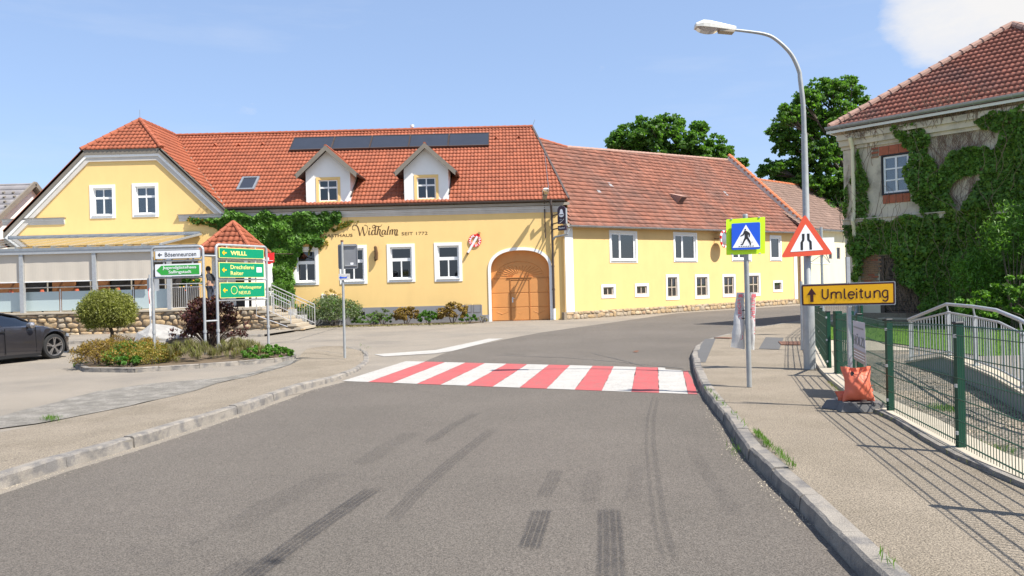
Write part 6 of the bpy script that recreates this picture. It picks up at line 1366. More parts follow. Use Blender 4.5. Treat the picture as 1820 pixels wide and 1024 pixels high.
# car local: x forward, y left, z up; near side = right side of the car (y = -0.92)
W_ = .93; xfw = 1.42; near = -W_+.02
Mc = Matrix.Translation((wfc.x, wfc.y, 0)) @ Matrix.Rotation(PHI, 4, 'Z') @ Matrix.Translation((-xfw, -near, 0))
XS = [-2.45, -2.40, -2.2]+list(np.arange(-2.0, 2.05, .1))+[2.03, 2.06, 2.09, 2.1]
def ip(x, t): return float(np.interp(x, [a for a, b in t], [b for a, b in t]))
topz = [(-2.45, .72), (-2.38, .95), (-2.2, 1.0), (-1.2, .99), (.75, .93), (1.1, .92), (1.6, .80), (1.95, .70), (2.14, .58), (2.2, .48)]
halfw = [(-2.45, .62), (-2.35, .80), (-2.0, .90), (-1.3, .95), (0, .92), (1.3, .95), (1.75, .90), (1.98, .78), (2.12, .62), (2.2, .45)]
WR = .36; vs = []; fs = []
for x in XS:
    zt = ip(x, topz); hw = ip(x, halfw); zb = .16
    for xw in (-1.45, xfw):
        dd = abs(x-xw)
        if dd < WR+.04: zb = max(zb, .34+math.sqrt(max(0, (WR+.04)**2-dd*dd)))
    zb = min(zb, zt-.08)
    prof = [(0, zb), (-hw*.97, zb), (-hw*1.0, zb+(zt-zb)*.18), (-hw*.985, zb+(zt-zb)*.5), (-hw*.99, zb+(zt-zb)*.74), (-hw*.95, zt-.03), (-hw*.86, zt+.005), (-hw*.5, zt+.03), (0, zt+.04)]
    ring = prof+[(-y, z) for y, z in prof[-2:0:-1]]
    vs += [(x, y, z) for y, z in ring]
n = 16
for i in range(len(XS)-1):
    for k in range(n): fs.append((i*n+k, i*n+(k+1) % n, (i+1)*n+(k+1) % n, (i+1)*n+k))
fs += [tuple(range(n)), tuple(range(len(XS)*n-1, len(XS)*n-n-1, -1))]
body = mk('body', MB().on(Mc).add(vs, fs), 'car_paint', car, smooth=True)
gh_ = [(-2.2, .96, .74, .98, .60), (-1.75, .96, .80, 1.19, .60), (-1.2, .95, .82, 1.28, .60), (-.5, .93, .83, 1.33, .60), (.1, .92, .83, 1.32, .59), (.5, .91, .82, 1.24, .58), (.85, .90, .80, 1.07, .62), (1.15, .88, .74, .91, .68)]
vs = []; fs = []
for x, z0, w0, z1, w1 in gh_: vs += [(x, -w0, z0), (x, -(w0+w1)/2-.02, (z0+z1)/2), (x, -w1, z1-.03), (x, -w1*.6, z1), (x, w1*.6, z1), (x, w1, z1-.03), (x, (w0+w1)/2+.02, (z0+z1)/2), (x, w0, z0)]
for i in range(len(gh_)-1):
    for k in range(7): fs.append((i*8+k, i*8+k+1, (i+1)*8+k+1, (i+1)*8+k))
mk('glasshouse', MB().on(Mc).add(vs, fs), 'car_glass', car, smooth=True)
mb = MB().on(Mc); vs = []; fs = []
for x, z0, w0, z1, w1 in gh_[1:-1]: vs += [(x, -w1-.015, z1-.05), (x, -w1-.005, z1-.015), (x, -w1*.6, z1+.012), (x, w1*.6, z1+.012), (x, w1+.005, z1-.015), (x, w1+.015, z1-.05)]
for i in range(len(gh_)-3):
    for k in range(5): fs.append((i*6+k, i*6+k+1, (i+1)*6+k+1, (i+1)*6+k))
mk('roof', mb.add(vs, fs), 'car_paint', car, smooth=True)
for sgn in (-1, 1):
    pl = [(x, sgn*(w1+.012), z1-.03) for x, z0, w0, z1, w1 in gh_]; mk('roof_rail', MB().on(Mc).tube(pl, .022, 6), 'dark', car)
    mk('pillar', MB().on(Mc).bar((-.05, sgn*.835, .92), (-.18, sgn*.61, 1.31), .09, .03), 'dark', car); mk('pillar', MB().on(Mc).bar((-1.1, sgn*.83, .95), (-1.25, sgn*.61, 1.26), .08, .03), 'dark', car)
    mk('mirror', MB().on(Mc).lathe([(.001, -.1), (.07, -.08), (.09, 0), (.07, .09), (.001, .1)], 10) if False else MB().on(Mc @ Matrix.Translation((.66, sgn*1.0, .95)) @ Matrix.Rotation(R(90), 4, 'X')).lathe([(.001, -.11), (.06, -.1), (.085, -.02), (.08, .06), (.001, .1)], 10), 'rim', car, smooth=True)
    mk('mirror_stalk', MB().on(Mc).bar((.68, sgn*.84, .91), (.66, sgn*.95, .92), .05), 'car_paint', car)
    for xd in (-.12, -1.12): mk('door_handle', MB().on(Mc).box(xd-.1, xd+.1, sgn*.935-.012, sgn*.935+.012, .80, .83), 'dark', car)
    mk('sill', MB().on(Mc).box(-1.0, .98, sgn*.9-.03, sgn*.9+.03, .13, .2), 'dark', car)
    for xg_ in (-.98, .0, .86): mk('door_gap', MB().on(Mc).bar((xg_, sgn*.935, .24), (xg_-.02, sgn*.93, .9), .008, .02), 'dark', car)
    mk('headlight', MB().on(Mc).bar((1.88, sgn*.82, .62), (2.1, sgn*.62, .58), .1, .07), 'lamp_glass', car); mk('tail_light', MB().on(Mc).bar((-2.3, sgn*.83, .86), (-2.42, sgn*.5, .86), .06, .09), 'pure_red', car)
    for xw in (-1.45, xfw):
        Mw = Mc @ Matrix.Translation((xw, sgn*(W_-.13), .335)) @ Matrix.Rotation(R(90*sgn*1), 4, 'X') if sgn < 0 else Mc @ Matrix.Translation((xw, sgn*(W_-.13), .335)) @ Matrix.Rotation(R(-90), 4, 'X')
        if sgn < 0: Mw = Mc @ Matrix.Translation((xw, -(W_-.13), .335)) @ Matrix.Rotation(R(90), 4, 'X')
        wh = mk('wheel', MB().on(Mw).lathe([(.25, -.11), (.32, -.11), (.337, -.08), (.337, .08), (.32, .11), (.25, .115), (.245, .08), (.245, -.08), (.25, -.11)], 28), 'tyre', car, smooth=True)
        mk('brake_disc', MB().on(Mw).disc((0, 0), .24, .0, .02, 24), 'dark', wh); mk('rim', MB().on(Mw).lathe([(.25, .115), (.235, .112), (.228, .05)], 28), 'rim', wh)
        for k in range(5):
            t = 2*math.pi*k/5+.3
            for dt in (-.13, .13): mk('spoke', MB().on(Mw).bar((.04*math.cos(t), .04*math.sin(t), .09), (.24*math.cos(t+dt), .24*math.sin(t+dt), .1), .03, .02), 'rim', wh)
        mk('hub', MB().on(Mw).disc((0, 0), .05, .08, .11, 12), 'rim', wh)
mk('grille', MB().on(Mc).box(2.17, 2.22, -.4, .4, .3, .5), 'dark', car)
# ------------------------------------------------------------------ PERSON on the terrace
def skin_mesh(name, parent, m, joints, edges, base, lvl=1):
    me = bpy.data.meshes.new(name); off = LOC[parent.name]; me.from_pydata([Vector(j[0])-off for j in joints], edges, []); o = bpy.data.objects.new('tmp', me); COL.objects.link(o)
    sm_ = o.modifiers.new('s', 'SKIN'); sm_.use_smooth_shade = True; o.modifiers.new('u', 'SUBSURF').levels = lvl
    for i, j in enumerate(joints): d = me.skin_vertices[0].data[i]; r = j[1]; d.radius = (r, r) if not isinstance(r, tuple) else r; d.use_root = (i == base)
    dg = bpy.context.evaluated_depsgraph_get(); m2 = bpy.data.meshes.new_from_object(o.evaluated_get(dg)); bpy.data.objects.remove(o); m2.name = name; m2.materials.clear(); m2.materials.append(MATS[m])
    oo = bpy.data.objects.new(name, m2); COL.objects.link(oo); oo.parent = parent; LOC[oo.name] = off; return oo
hp_ = at(371, 540, 32.9); X, Y, Zg = at(373.5, 500, 32.25).x, 32.25, TZ
pr_ = thing('person', 'person in dark shirt and trousers standing on the terrace by the porch, holding a broom', 'person', (X, Y, Zg))
J = [((X, Y, Zg+.93), .13), ((X, Y, Zg+1.15), .125), ((X-.02, Y, Zg+1.38), .15), ((X-.04, Y, Zg+1.47), .06), ((X-.07, Y, Zg+1.56), .075), ((X-.09, Y, Zg+1.66), .095), ((X-.08, Y, Zg+1.73), .07),
     ((X-.05, Y-.18, Zg+1.42), .06), ((X+.02, Y-.22, Zg+1.15), .045), ((X-.12, Y-.2, Zg+.98), .032), ((X+.0, Y+.18, Zg+1.42), .06), ((X+.14, Y+.22, Zg+1.15), .045), ((X+.16, Y+.2, Zg+.9), .032),
     ((X, Y-.1, Zg+.85), .1), ((X-.02, Y-.1, Zg+.5), .065), ((X+.02, Y-.1, Zg+.08), .045), ((X-.12, Y-.1, Zg+.03), .035), ((X+.02, Y+.1, Zg+.85), .1), ((X+.04, Y+.1, Zg+.5), .065), ((X+.08, Y+.1, Zg+.08), .045), ((X-.06, Y+.1, Zg+.03), .035)]
ED = [(0, 1), (1, 2), (2, 3), (3, 4), (4, 5), (5, 6), (2, 7), (7, 8), (8, 9), (2, 10), (10, 11), (11, 12), (0, 13), (13, 14), (14, 15), (15, 16), (0, 17), (17, 18), (18, 19), (19, 20)]
skin_mesh('body', pr_, 'skin', J, ED, 0)
S_ = lambda i, k=1.12: (J[i][0], J[i][1]*k)
skin_mesh('shirt', pr_, 'cloth_dark', [S_(0), S_(1), S_(2), (J[3][0], .07), S_(7), S_(8, 1.25), S_(10), S_(11, 1.25)], [(0, 1), (1, 2), (2, 3), (2, 4), (4, 5), (2, 6), (6, 7)], 0)
skin_mesh('trousers', pr_, 'jeans', [(J[0][0], .14), S_(13), S_(14, 1.3), S_(15, 1.4), S_(17), S_(18, 1.3), S_(19, 1.4)], [(0, 1), (1, 2), (2, 3), (0, 4), (4, 5), (5, 6)], 0)
mk('hair', MB().lathe([(.001, Zg+1.80), (.06, Zg+1.79), (.1, Zg+1.73), (.108, Zg+1.66), (.09, Zg+1.6)], 12, (X-.07, Y)), 'hair', pr_, smooth=True)
mk('nose', MB().add([(X-.185, Y, Zg+1.655), (X-.16, Y-.015, Zg+1.64), (X-.16, Y+.015, Zg+1.64), (X-.16, Y, Zg+1.69)], [(0, 1, 3), (0, 3, 2), (0, 2, 1)]), 'skin', pr_)
for hx, hy, hz in ((J[9][0]), (J[12][0])):
    for k in range(5): a = -.3+k*.15; mk('finger', MB().tube([(hx-.02, hy+a*.12, hz-.02), (hx-.06, hy+a*.16, hz-.05), (hx-.05, hy+a*.16, hz-.085)], [.010, .009, .007], 5), 'skin', pr_)
brm = thing('broom', 'dark broom held by the person on the terrace', 'broom', (X+.2, Y-.3, Zg)); mk('stick', MB().tube([(X-.04, Y-.26, Zg+1.05), (X+.35, Y-.3, Zg+.06)], .015, 6), 'dark', brm); mk('bristles', MB().box(X+.25, X+.5, Y-.36, Y-.24, Zg, Zg+.08), 'stem', brm)
# ================================================================== VEGETATION
from mathutils import noise as mnoise
def unit(n): v = RS.normal(size=(n, 3)); return v/np.linalg.norm(v, axis=1)[:, None]
def leafquads(P, size, nrm=None, bias=.5, asp=.62, tdir=None, tb=0., fold=.12):
    n = len(P); P = np.asarray(P, dtype=float); N_ = unit(n)
    if nrm is not None: N_ = N_*(1-bias)+np.asarray(nrm)*bias; N_ /= np.linalg.norm(N_, axis=1)[:, None]+1e-9
    T = unit(n)
    if tdir is not None: T = T*(1-tb)+np.asarray(tdir)*tb
    T -= N_*np.sum(T*N_, axis=1)[:, None]; T /= np.linalg.norm(T, axis=1)[:, None]+1e-9
    B = np.cross(N_, T); s = size*RS.uniform(.6, 1.3, n)[:, None] if np.isscalar(size) else np.asarray(size)[:, None]
    V = np.empty((n, 4, 3)); V[:, 0] = P-T*s*.5; V[:, 1] = P+B*s*.5*asp+N_*s*fold; V[:, 2] = P+T*s*.5; V[:, 3] = P-B*s*.5*asp+N_*s*fold
    return V.reshape(-1, 3), np.arange(4*n).reshape(n, 4)
def join(parts):
    Vs = []; Fs = []; Ms = []; b = 0
    for i, (V, F_, m) in enumerate(parts): Vs.append(V); Fs.append(F_+b); Ms.append(np.full(len(F_), m)); b += len(V)
    return np.concatenate(Vs), np.concatenate(Fs), np.concatenate(Ms)
def clumps(c, r, ncl, nper, cr, lsize, shell=.55, flat=.6, low=-.9):
    """leaf clumps spread through an ellipsoid: returns leaf positions"""
    c = np.array(c, float); r = np.array(r, float); out = []; d = unit(ncl*2); d = d[d[:, 2] > low][:ncl]
    rad = RS.uniform(shell, 1.0, len(d))**.8
    for k in range(len(d)):
        cc = c+d[k]*r*rad[k]*(1+.12*mnoise.noise(Vector(d[k]*2.3+c*.1))); q = unit(nper)*(RS.uniform(0, 1, nper)**.45)[:, None]*cr; q[:, 2] *= flat; out.append(cc+q)
    return np.concatenate(out)
def bush(name, label, c, r, n, lsize, m, cat='shrub', group=None, ncl=None, cr=None, stems=5, bias=.25, asp=.6, shell=.6, m2=None, f2=.2, kind=None, tdir=None, tb=0, low=-.35, base=None, flat=.7):
    c = Vector(c); base = base or Vector((c.x, c.y, max(0.0, c.z-r[2]))); root = thing(name, label, cat, tuple(base), group); ncl = ncl or max(20, n//40); cr = cr or min(r)*.22
    P = clumps(c, r, ncl, max(4, n//ncl), cr, lsize, shell=shell, low=low, flat=flat); P = P[P[:, 2] > base.z+.01]
    nr = (P-np.array(c))/np.array(r); nr /= np.linalg.norm(nr, axis=1)[:, None]+1e-6; V, F_ = leafquads(P, lsize, nr, bias, asp, tdir, tb)
    ms = [m] if not m2 else [m, m2]; mi = None if not m2 else (RS.uniform(size=len(F_)) < f2).astype(int)
    npmesh('foliage', V, F_, ms, root, mi)
    if stems:
        mb = MB()
        for i in range(stems):
            t = 2*math.pi*i/stems; q = c+Vector((math.cos(t)*r[0]*.55, math.sin(t)*r[1]*.55, r[2]*random.uniform(-.1, .5))); md = base.lerp(q, .5)+Vector((0, 0, .1*r[2])); mb.tube([base+Vector((math.cos(t)*.05, math.sin(t)*.05, -.02)), md, q], [.02*max(1, min(r)), .014*max(1, min(r)), .006], 5)
        mk('stems', mb, 'bark', root)
    return root
# --- big trees behind the wing
def tree(label, base, blobs, Y, dp, lsize, dens, trunk_r, th):
    root = thing('broadleaf_tree', label, 'tree', tuple(base)); parts = []; mb = MB(); base = Vector(base)
    top = Vector((base.x, base.y, base.z+th)); mb.tube([base, base.lerp(top, .4)+Vector((.2, 0, 0)), top], [trunk_r, trunk_r*.75, trunk_r*.5], 10)
    lb = MB()
    for (px, py, rp) in blobs:
        yy = Y+random.uniform(-1, 1)*dp; c = at(px, py, yy); rr = rp*Y/F; ncl = int(20+dens*(rp/30)**2*20)
        P = clumps(c, (rr*1.08, rr, rr*.86), ncl, 27, max(.34, rr*.15), lsize, shell=.35, flat=.5); nr = (P-np.array(c)); nr /= np.linalg.norm(nr, axis=1)[:, None]+1e-6; nr[:, 2] += .5
        V, F_ = leafquads(P, lsize, nr, .35, .7); parts.append((V, F_, 0))
        s = top.lerp(base, random.uniform(0, .25)); md = s.lerp(c, .5)+Vector((0, 0, .6)); lb.tube([s, md, c], [trunk_r*.35, trunk_r*.2, .05], 6)
        for k in range(4): e = c+Vector(unit(1)[0])*rr*.8; lb.tube([md.lerp(c, .6), e], [.09, .025], 4)
    V, F_, M_ = join(parts); mk('trunk', mb, 'bark', root, smooth=True); mk('limbs', lb, 'bark', root); npmesh('crown', V, F_, 'leaf_tree', root)
    return root
tree('round dark green tree showing above the ridge of the faded red roof', (19.5, 68, 0), [(1112, 248, 30), (1150, 236, 34), (1190, 232, 34), (1225, 258, 28), (1268, 262, 24), (1244, 228, 15), (1288, 272, 14), (1165, 272, 42), (1092, 252, 16), (1210, 285, 40), (1250, 290, 36), (1318, 290, 9), (1130, 290, 40)], 68, 2.0, .30, 3.2, .5, 7)
tree('tall spreading green tree between the wing and the villa', (29.2, 62, 0), [(1468, 166, 34), (1430, 180, 24), (1505, 160, 28), (1530, 190, 24), (1545, 215, 16), (1400, 205, 22), (1385, 232, 20), (1440, 225, 38), (1490, 215, 40), (1400, 255, 26), (1450, 275, 42), (1500, 270, 40), (1540, 250, 22), (1375, 298, 20), (1405, 305, 28), (1358, 304, 13), (1440, 330, 40), (1490, 335, 42), (1390, 328, 26), (1520, 320, 30), (1490, 385, 40), (1440, 365, 34), (1530, 380, 30)], 62, 2.2, .27, 3.2, .5, 8)
tree('smaller green tree at the far end behind the brown roof', (37, 72, 0), [(1520, 430, 36), (1495, 395, 30), (1545, 400, 36)], 72, 1.5, .32, 2, .3, 4)
# --- ivy on walls
def ivy(root, M, polys, n, size, ms, thick=.25, fn=None, probs=None, name='foliage', nb=.55, zmin=.03):
    """leaves on a wall plane (local x along, y up, z out) inside the polygons, thinning at ragged edges"""
    A = np.array(M); P = []; mi = []; xs = [p[0] for q in polys for p in q]; ys = [p[1] for q in polys for p in q]; c = 0
    while len(P) < n and c < n*30:
        c += 1; x = random.uniform(min(xs)-.2, max(xs)+.2); y = random.uniform(min(ys)-.2, max(ys)+.2); w_ = .28*mnoise.noise(Vector((x*1.6, y*1.6, 3))); w2 = .28*mnoise.noise(Vector((x*1.6, y*1.6, 9)))+.10*mnoise.noise(Vector((x*6, y*6, 9)))
        if not any(inside((x+w_, y+w2), q) for q in polys): continue
        tb = thick*(.45+.9*mnoise.noise(Vector((x*1.1, y*1.4, 5)))+.35*mnoise.noise(Vector((x*3, y*3.5, 15)))); z = zmin+max(.02, tb)*random.uniform(0, 1)**.5
        P.append((x, y, z)); mi.append(0 if fn is None else fn(x, y))
    P = np.array(P); W = P@A[:3, :3].T+A[:3, 3]; nrm = A[:3, 2]*.75+np.array((0, 0, .45)); V, F_ = leafquads(W, size, nrm, nb, .85, (0, 0, -1.0), .5)
    return npmesh(name, V, F_, ms, root, mi, kind=None)
def stems_on(root, M, polys, n, m='stem', r=.006, up=True, seglen=.16, segs=9, z=.02, name='stems'):
    A = M; mb = MB(); xs = [p[0] for q in polys for p in q]; ys = [p[1] for q in polys for p in q]; k = 0; tries = 0
    while k < n and tries < n*30:
        tries += 1; x = random.uniform(min(xs), max(xs)); y = random.uniform(min(ys), max(ys))
        if not any(inside((x, y), q) for q in polys): continue
        k += 1; a = math.pi/2+random.gauss(0, .35); pts = [(x, y, z)]
        for s in range(segs): a += random.gauss(0, .33); a += (math.pi/2-a)*.15; x += math.cos(a)*seglen; y += math.sin(a)*seglen; pts.append((x, y, z+random.uniform(0, .02)))
        mb.on(A).tube(pts, [r*(1-.6*i/len(pts)) for i in range(len(pts))], 3, False)
    mk(name, mb, m, root, fixn=False)
iv1 = thing('climbing_ivy', 'dense dark green creeper covering the facade corner around the porch of the guesthouse', 'climbing plant', (-13, G0, 0))
fp = lambda pts: [fx(*q) for q in pts]
main = fp([(372, 386), (420, 379), (500, 379), (560, 379), (604, 382), (610, 390), (590, 400), (584, 412), (574, 424), (566, 436), (540, 441), (523, 455), (519, 480), (524, 505), (515, 535), (470, 540), (455, 470), (430, 430), (395, 405)])
trail = fp([(330, 388), (380, 383), (420, 386), (430, 420), (400, 415), (385, 412), (365, 402), (345, 398)])
lite = lambda x, y: 1 if (x > fx(556, 400)[0]+.5*mnoise.noise(Vector((x*2, y*2, 0))) and random.random() < .75) or random.random() < .06 else 0
ivy(iv1, MF, [main], 11500, .16, ['leaf_ivy_main', 'leaf_green'], .38, lite); ivy(iv1, MF, [trail], 1100, .15, ['leaf_green', 'leaf_yellow'], .2, lambda x, y: int(random.random() < .3))
tips = [fp([(598, 395), (640, 392), (612, 404), (600, 402)]), fp([(590, 404), (626, 401), (622, 405), (596, 409)]), fp([(550, 428), (575, 424), (590, 434), (555, 440)]), fp([(548, 440), (556, 436), (552, 458)]), fp([(516, 455), (524, 458), (522, 500), (517, 500)])]
[ivy(iv1, MF, [t_], 110, .10, ['ivy_tip', 'leaf_green'], .06, lambda x, y: int(random.random() < .35), name='young_shoots') for t_ in tips]; stems_on(iv1, MF, tips+[trail], 26, segs=5)
# villa creeper
iv2 = thing('climbing_ivy', 'huge green creeper over the front of the old villa with bare brown stems showing', 'climbing plant', tuple(VO+VA*3+VN*.1))
vp = lambda pts: [vx(*q) for q in pts]
big = vp([(1500, 405), (1528, 395), (1600, 388), (1648, 385), (1625, 365), (1620, 330), (1618, 280), (1600, 250), (1590, 228), (1625, 222), (1648, 228), (1652, 262), (1668, 300), (1678, 345), (1700, 375), (1722, 372), (1738, 340), (1740, 305), (1762, 262), (1790, 228), (1830, 215), (1840, 600), (1640, 592), (1655, 560), (1632, 545), (1640, 535), (1616, 505), (1588, 480), (1590, 458), (1560, 452), (1535, 462), (1532, 500), (1520, 498), (1518, 470), (1512, 440)])
topb = vp([(1738, 212), (1770, 202), (1800, 200), (1840, 194), (1840, 225), (1795, 222), (1775, 236), (1750, 232)]); strand = vp([(1518, 320), (1522, 290), (1530, 262), (1534, 300), (1545, 330), (1540, 345), (1552, 380), (1545, 392), (1524, 392), (1526, 345)])
strand2 = vp([(1500, 340), (1512, 330), (1512, 380), (1503, 392)]); cl2 = vp([(1672, 300), (1700, 268), (1745, 262), (1760, 268), (1742, 300), (1712, 318), (1690, 345), (1680, 340)]); small_ = vp([(1622, 355), (1640, 352), (1640, 366), (1625, 370)])
band_ = vp([(1520, 392), (1700, 372), (1790, 372), (1790, 395), (1700, 398), (1520, 408)])
def lv(x, y):
    h = mnoise.noise(Vector((x*1.3, y*1.3, 2))); return 1 if random.random() < .16+.6*max(0, h-.05)+(.35 if inside((x, y), band_) else 0) else 0
ivy(iv2, MV, [big], 26000, .12, ['leaf_ivy', 'leaf_ivy_light'], .42, lv, zmin=.05); xr2 = vx(1832, 400)[0]; ivy(iv2, MV, [[(xr2, .1), (VL, .1), (VL, 4.6), (VL-.4, 5.9), (xr2+.6, 6.3), (xr2, 6.3)]], 9000, .13, ['leaf_ivy', 'leaf_ivy_light'], .4, lv, zmin=.05)
ivy(iv2, MV, [topb, cl2, small_], 2200, .12, ['leaf_ivy', 'leaf_ivy_light'], .3, lv, zmin=.1); ivy(iv2, MV, [strand, strand2], 1100, .11, ['leaf_ivy', 'leaf_ivy_light'], .14, lv, zmin=.05)
bare = vp([(1645, 225), (1735, 215), (1800, 225), (1760, 262), (1740, 300), (1738, 400), (1690, 400), (1668, 330), (1650, 260)]); bare2 = vp([(1500, 240), (1640, 215), (1820, 190), (1820, 205), (1640, 235), (1500, 260)]); bare3 = vp([(1500, 250), (1560, 250), (1560, 400), (1510, 560), (1500, 400)]); bare4 = vp([(1560, 470), (1640, 540), (1640, 585), (1590, 560)])
stems_on(iv2, MV, [bare], 250, z=.05, r=.007, name='bare_stems'); stems_on(iv2, MV, [bare2], 110, z=.26, r=.008, segs=5, name='bare_stems'); stems_on(iv2, MV, [bare3], 26, z=.08, r=.012, name='bare_stems'); stems_on(iv2, MV, [bare4], 60, z=.12, r=.009, name='bare_stems')
stems_on(iv2, MV, [big], 70, z=.55, r=.008, name='hanging_stems')
for i, (px, py, Yb, lab) in enumerate(((1800, 430, 22.15, 'willow-like shrub with long narrow leaves at the right edge before the villa'), (1735, 500, 23.0, 'loose shrub with narrow leaves below the creeper, left of the willow-like one'))):
    c = at(px, py, Yb); bush('narrow_leaved_shrub', lab, c, (.8 if i == 0 else .6, .3, 1.4 if i == 0 else .9), 2400, .15, 'leaf_ivy_main' if i else 'leaf_ivy', m2='leaf_ivy', f2=.25, asp=.22, tdir=(0, 0, -1), tb=.45, cr=.35, base=Vector((c.x, c.y, .03)), stems=7)
bush('dark_hedge', 'dark hedge at the villa foot behind the ramp railing', (15.2, 21.6, .7), (2.6, .5, .9), 5000, .12, 'leaf_ivy', cat='hedge', base=Vector((15.2, 21.6, .03)))
# --- shrubs along the guesthouse
def bpx(name, label, x0, x1, y0, y1, Y, n, ls, m, **k):
    a = at((x0+x1)/2, (y0+y1)/2, Y); rx = (x1-x0)/2*Y/F; h = (y1-y0)*Y/F; zb = max(0.0, at((x0+x1)/2, y1, Y).z); ztp = at((x0+x1)/2, y0, Y).z; rz = (ztp-zb)*.55
    return bush(name, label, (a.x, Y, ztp-rz), (rx, k.pop('ry', min(rx, .7)), rz), n, ls, m, base=Vector((a.x, Y, zb if zb > .3 else 0)), **k)
bpx('conifer_bush', 'bright green feathery bush behind the stair railing', 476, 528, 494, 566, 34.9, 2600, .13, 'leaf_green', asp=.35, m2='leaf_ivy_main', f2=.35, tb=.3, tdir=(0, 0, 1)); bpx('conifer_bush', 'low green bush beside the white planters', 524, 560, 538, 572, 35.2, 900, .11, 'leaf_green', m2='leaf_yellow', f2=.3, asp=.4)
bpx('juniper', 'broad pale grey-green juniper under the first ground floor window', 542, 642, 528, 584, 34.9, 6500, .12, 'leaf_sage', m2='leaf_green', f2=.18, asp=.3, ry=1.0, cr=.28, tb=.3, tdir=(0, 0, 1)); bpx('flowering_spike', 'upright yellowish flower spikes above the juniper', 575, 610, 514, 548, 35.4, 420, .09, 'leaf_yellow', asp=.3, tb=.6, tdir=(0, 0, 1))
bpx('low_shrub', 'low dark green shrub between the juniper and the grey plinth', 625, 700, 556, 579, 35.2, 2600, .10, 'leaf_ivy_main', m2='leaf_sage', f2=.3, asp=.3); bpx('low_shrub', 'low grey-green spreading shrub in the middle of the bed', 655, 705, 548, 578, 35.3, 900, .10, 'leaf_sage', asp=.3)
bpx('rose_bush', 'brownish yellow leaved rose bush left of the bright green shrub', 698, 746, 545, 576, 35.0, 2300, .10, 'leaf_bronze', m2='leaf_yellow', f2=.4); bpx('green_shrub', 'bright green round shrub between the two rose bushes', 742, 780, 552, 576, 34.9, 1700, .11, 'leaf_green'); bpx('rose_bush', 'larger yellow-brown rose bush right of the bright green shrub', 776, 832, 538, 574, 35.0, 3000, .10, 'leaf_bronze', m2='leaf_yellow', f2=.42)
bpx('green_shrub', 'small bright green shrub nearest the gate', 815, 850, 558, 575, 34.9, 900, .10, 'leaf_green'); bpx('dry_grass_tuft', 'thin dry grass tuft right of the last green shrub', 845, 868, 562, 575, 35.0, 350, .10, 'leaf_dry', asp=.15, tb=.7, tdir=(0, 0, 1))
sheet('planting_bed', [(-10.4, 34.1), (-6, 34.4), (-1.8, 34.6), (-1.4, 35.97), (-10.6, 35.97)], .02, 'earth')
# ground cover strip before the bed
P = np.array([(random.uniform(-9.5, -2), 33.9+random.uniform(-.35, .3), .03+random.uniform(0, .03)) for _ in range(700)]); V, F_ = leafquads(P, .09, (0, 0, 1), .5); npmesh('bed_edge_weeds', V, F_, 'leaf_dry', kind='stuff')
# --- island
IS = [(134, 648), (150, 655), (240, 656), (350, 649), (430, 643), (505, 637), (524, 633), (526, 628), (505, 623), (440, 617), (330, 612), (230, 612), (165, 620), (138, 636)]
ISw = [g(a, b, .08) for a, b in IS]
kerb('island_kerb', [(p.x, p.y, .1) for p in ISw]+[(ISw[0].x, ISw[0].y, .1)], .12, -1, .8, seed=15)
sheet('island_soil', [(p.x, p.y) for p in ISw], .085, 'earth')
tr_b = Vector((at(198, 600, 23).x, 23, .09)); ct_ = thing('ball_tree', 'small clipped round olive green tree on the planted island', 'tree', tuple(tr_b)); cc_ = at(191, 553, 23)
mk('trunk', MB().tube([tr_b, tr_b+Vector((.03, 0, .45)), cc_-Vector((0, 0, .3))], [.07, .055, .05], 8), 'bark', ct_)
rx_ = 45*23/F; P = clumps(cc_, (rx_, rx_, rx_*.78), 620, 34, .17, .09, shell=.68, flat=1., low=-.8); nr = P-np.array(cc_); nr /= np.linalg.norm(nr, axis=1)[:, None]; V, F_ = leafquads(P, .075, nr, .3, .35, nr, .5); npmesh('crown', V, F_, 'leaf_olive', ct_)
P = clumps(cc_, (rx_*.72, rx_*.72, rx_*.55), 120, 30, .15, .1, shell=.3); V, F_ = leafquads(P, .12); npmesh('inner_foliage', V, F_, 'leaf_olive', ct_)
lm = MB()
for k in range(8): t = 2*math.pi*k/8; e = cc_+Vector((math.cos(t)*.5, math.sin(t)*.5, -.05+.2*(k % 3))); lm.tube([cc_-Vector((0, 0, .45)), e], [.035, .01], 5)
mk('limbs', lm, 'bark', ct_)
c = at(372, 578, 21.3); rb_ = bush('red_barberry', 'dark purple-red leaved bush behind the sign frames', c, (.78, .7, .80), 5200, .085, 'leaf_red', m2='leaf_bronze', f2=.07, asp=.8, base=Vector((c.x, c.y, .09)), stems=12, shell=.35, cr=.14)
P = clumps(c+Vector((0, 0, -.1)), (1.08, .8, .85), 60, 16, .16, .08, shell=.85); V, F_ = leafquads(P, .08); npmesh('outer_twigs_foliage', V, F_, 'leaf_red', rb_)
tw = MB()
for k in range(46): t = random.uniform(0, 2*math.pi); el = random.uniform(.25, 1.2); e = Vector((c.x, c.y, .1))+Vector((math.cos(t)*math.cos(el)*1.15, math.sin(t)*math.cos(el)*.8, math.sin(el)*1.5)); tw.tube([(c.x, c.y, .09), Vector((c.x, c.y, .1)).lerp(e, .5)+Vector((0, 0, .12)), e], [.016, .009, .004], 4)
mk('twigs', tw, 'stem', rb_)
def ipx(name, label, x0, x1, y0, y1, yb, n, ls, m, **k):
    Y = g((x0+x1)/2, yb, .09).y; return bpx(name, label, x0, x1, y0, y1, Y, n, ls, m, **k)
ipx('amber_shrub', 'low amber and green shrub at the left tip of the island', 140, 215, 603, 652, 646, 5760, .052, 'leaf_yellow', cr=.13, asp=.4, m2='leaf_bronze', f2=.45, ry=.8); ipx('amber_shrub', 'low orange-green shrub in front of the round tree', 195, 262, 608, 652, 646, 5440, .052, 'leaf_yellow', cr=.13, asp=.4, m2='leaf_green', f2=.45, ry=.7)
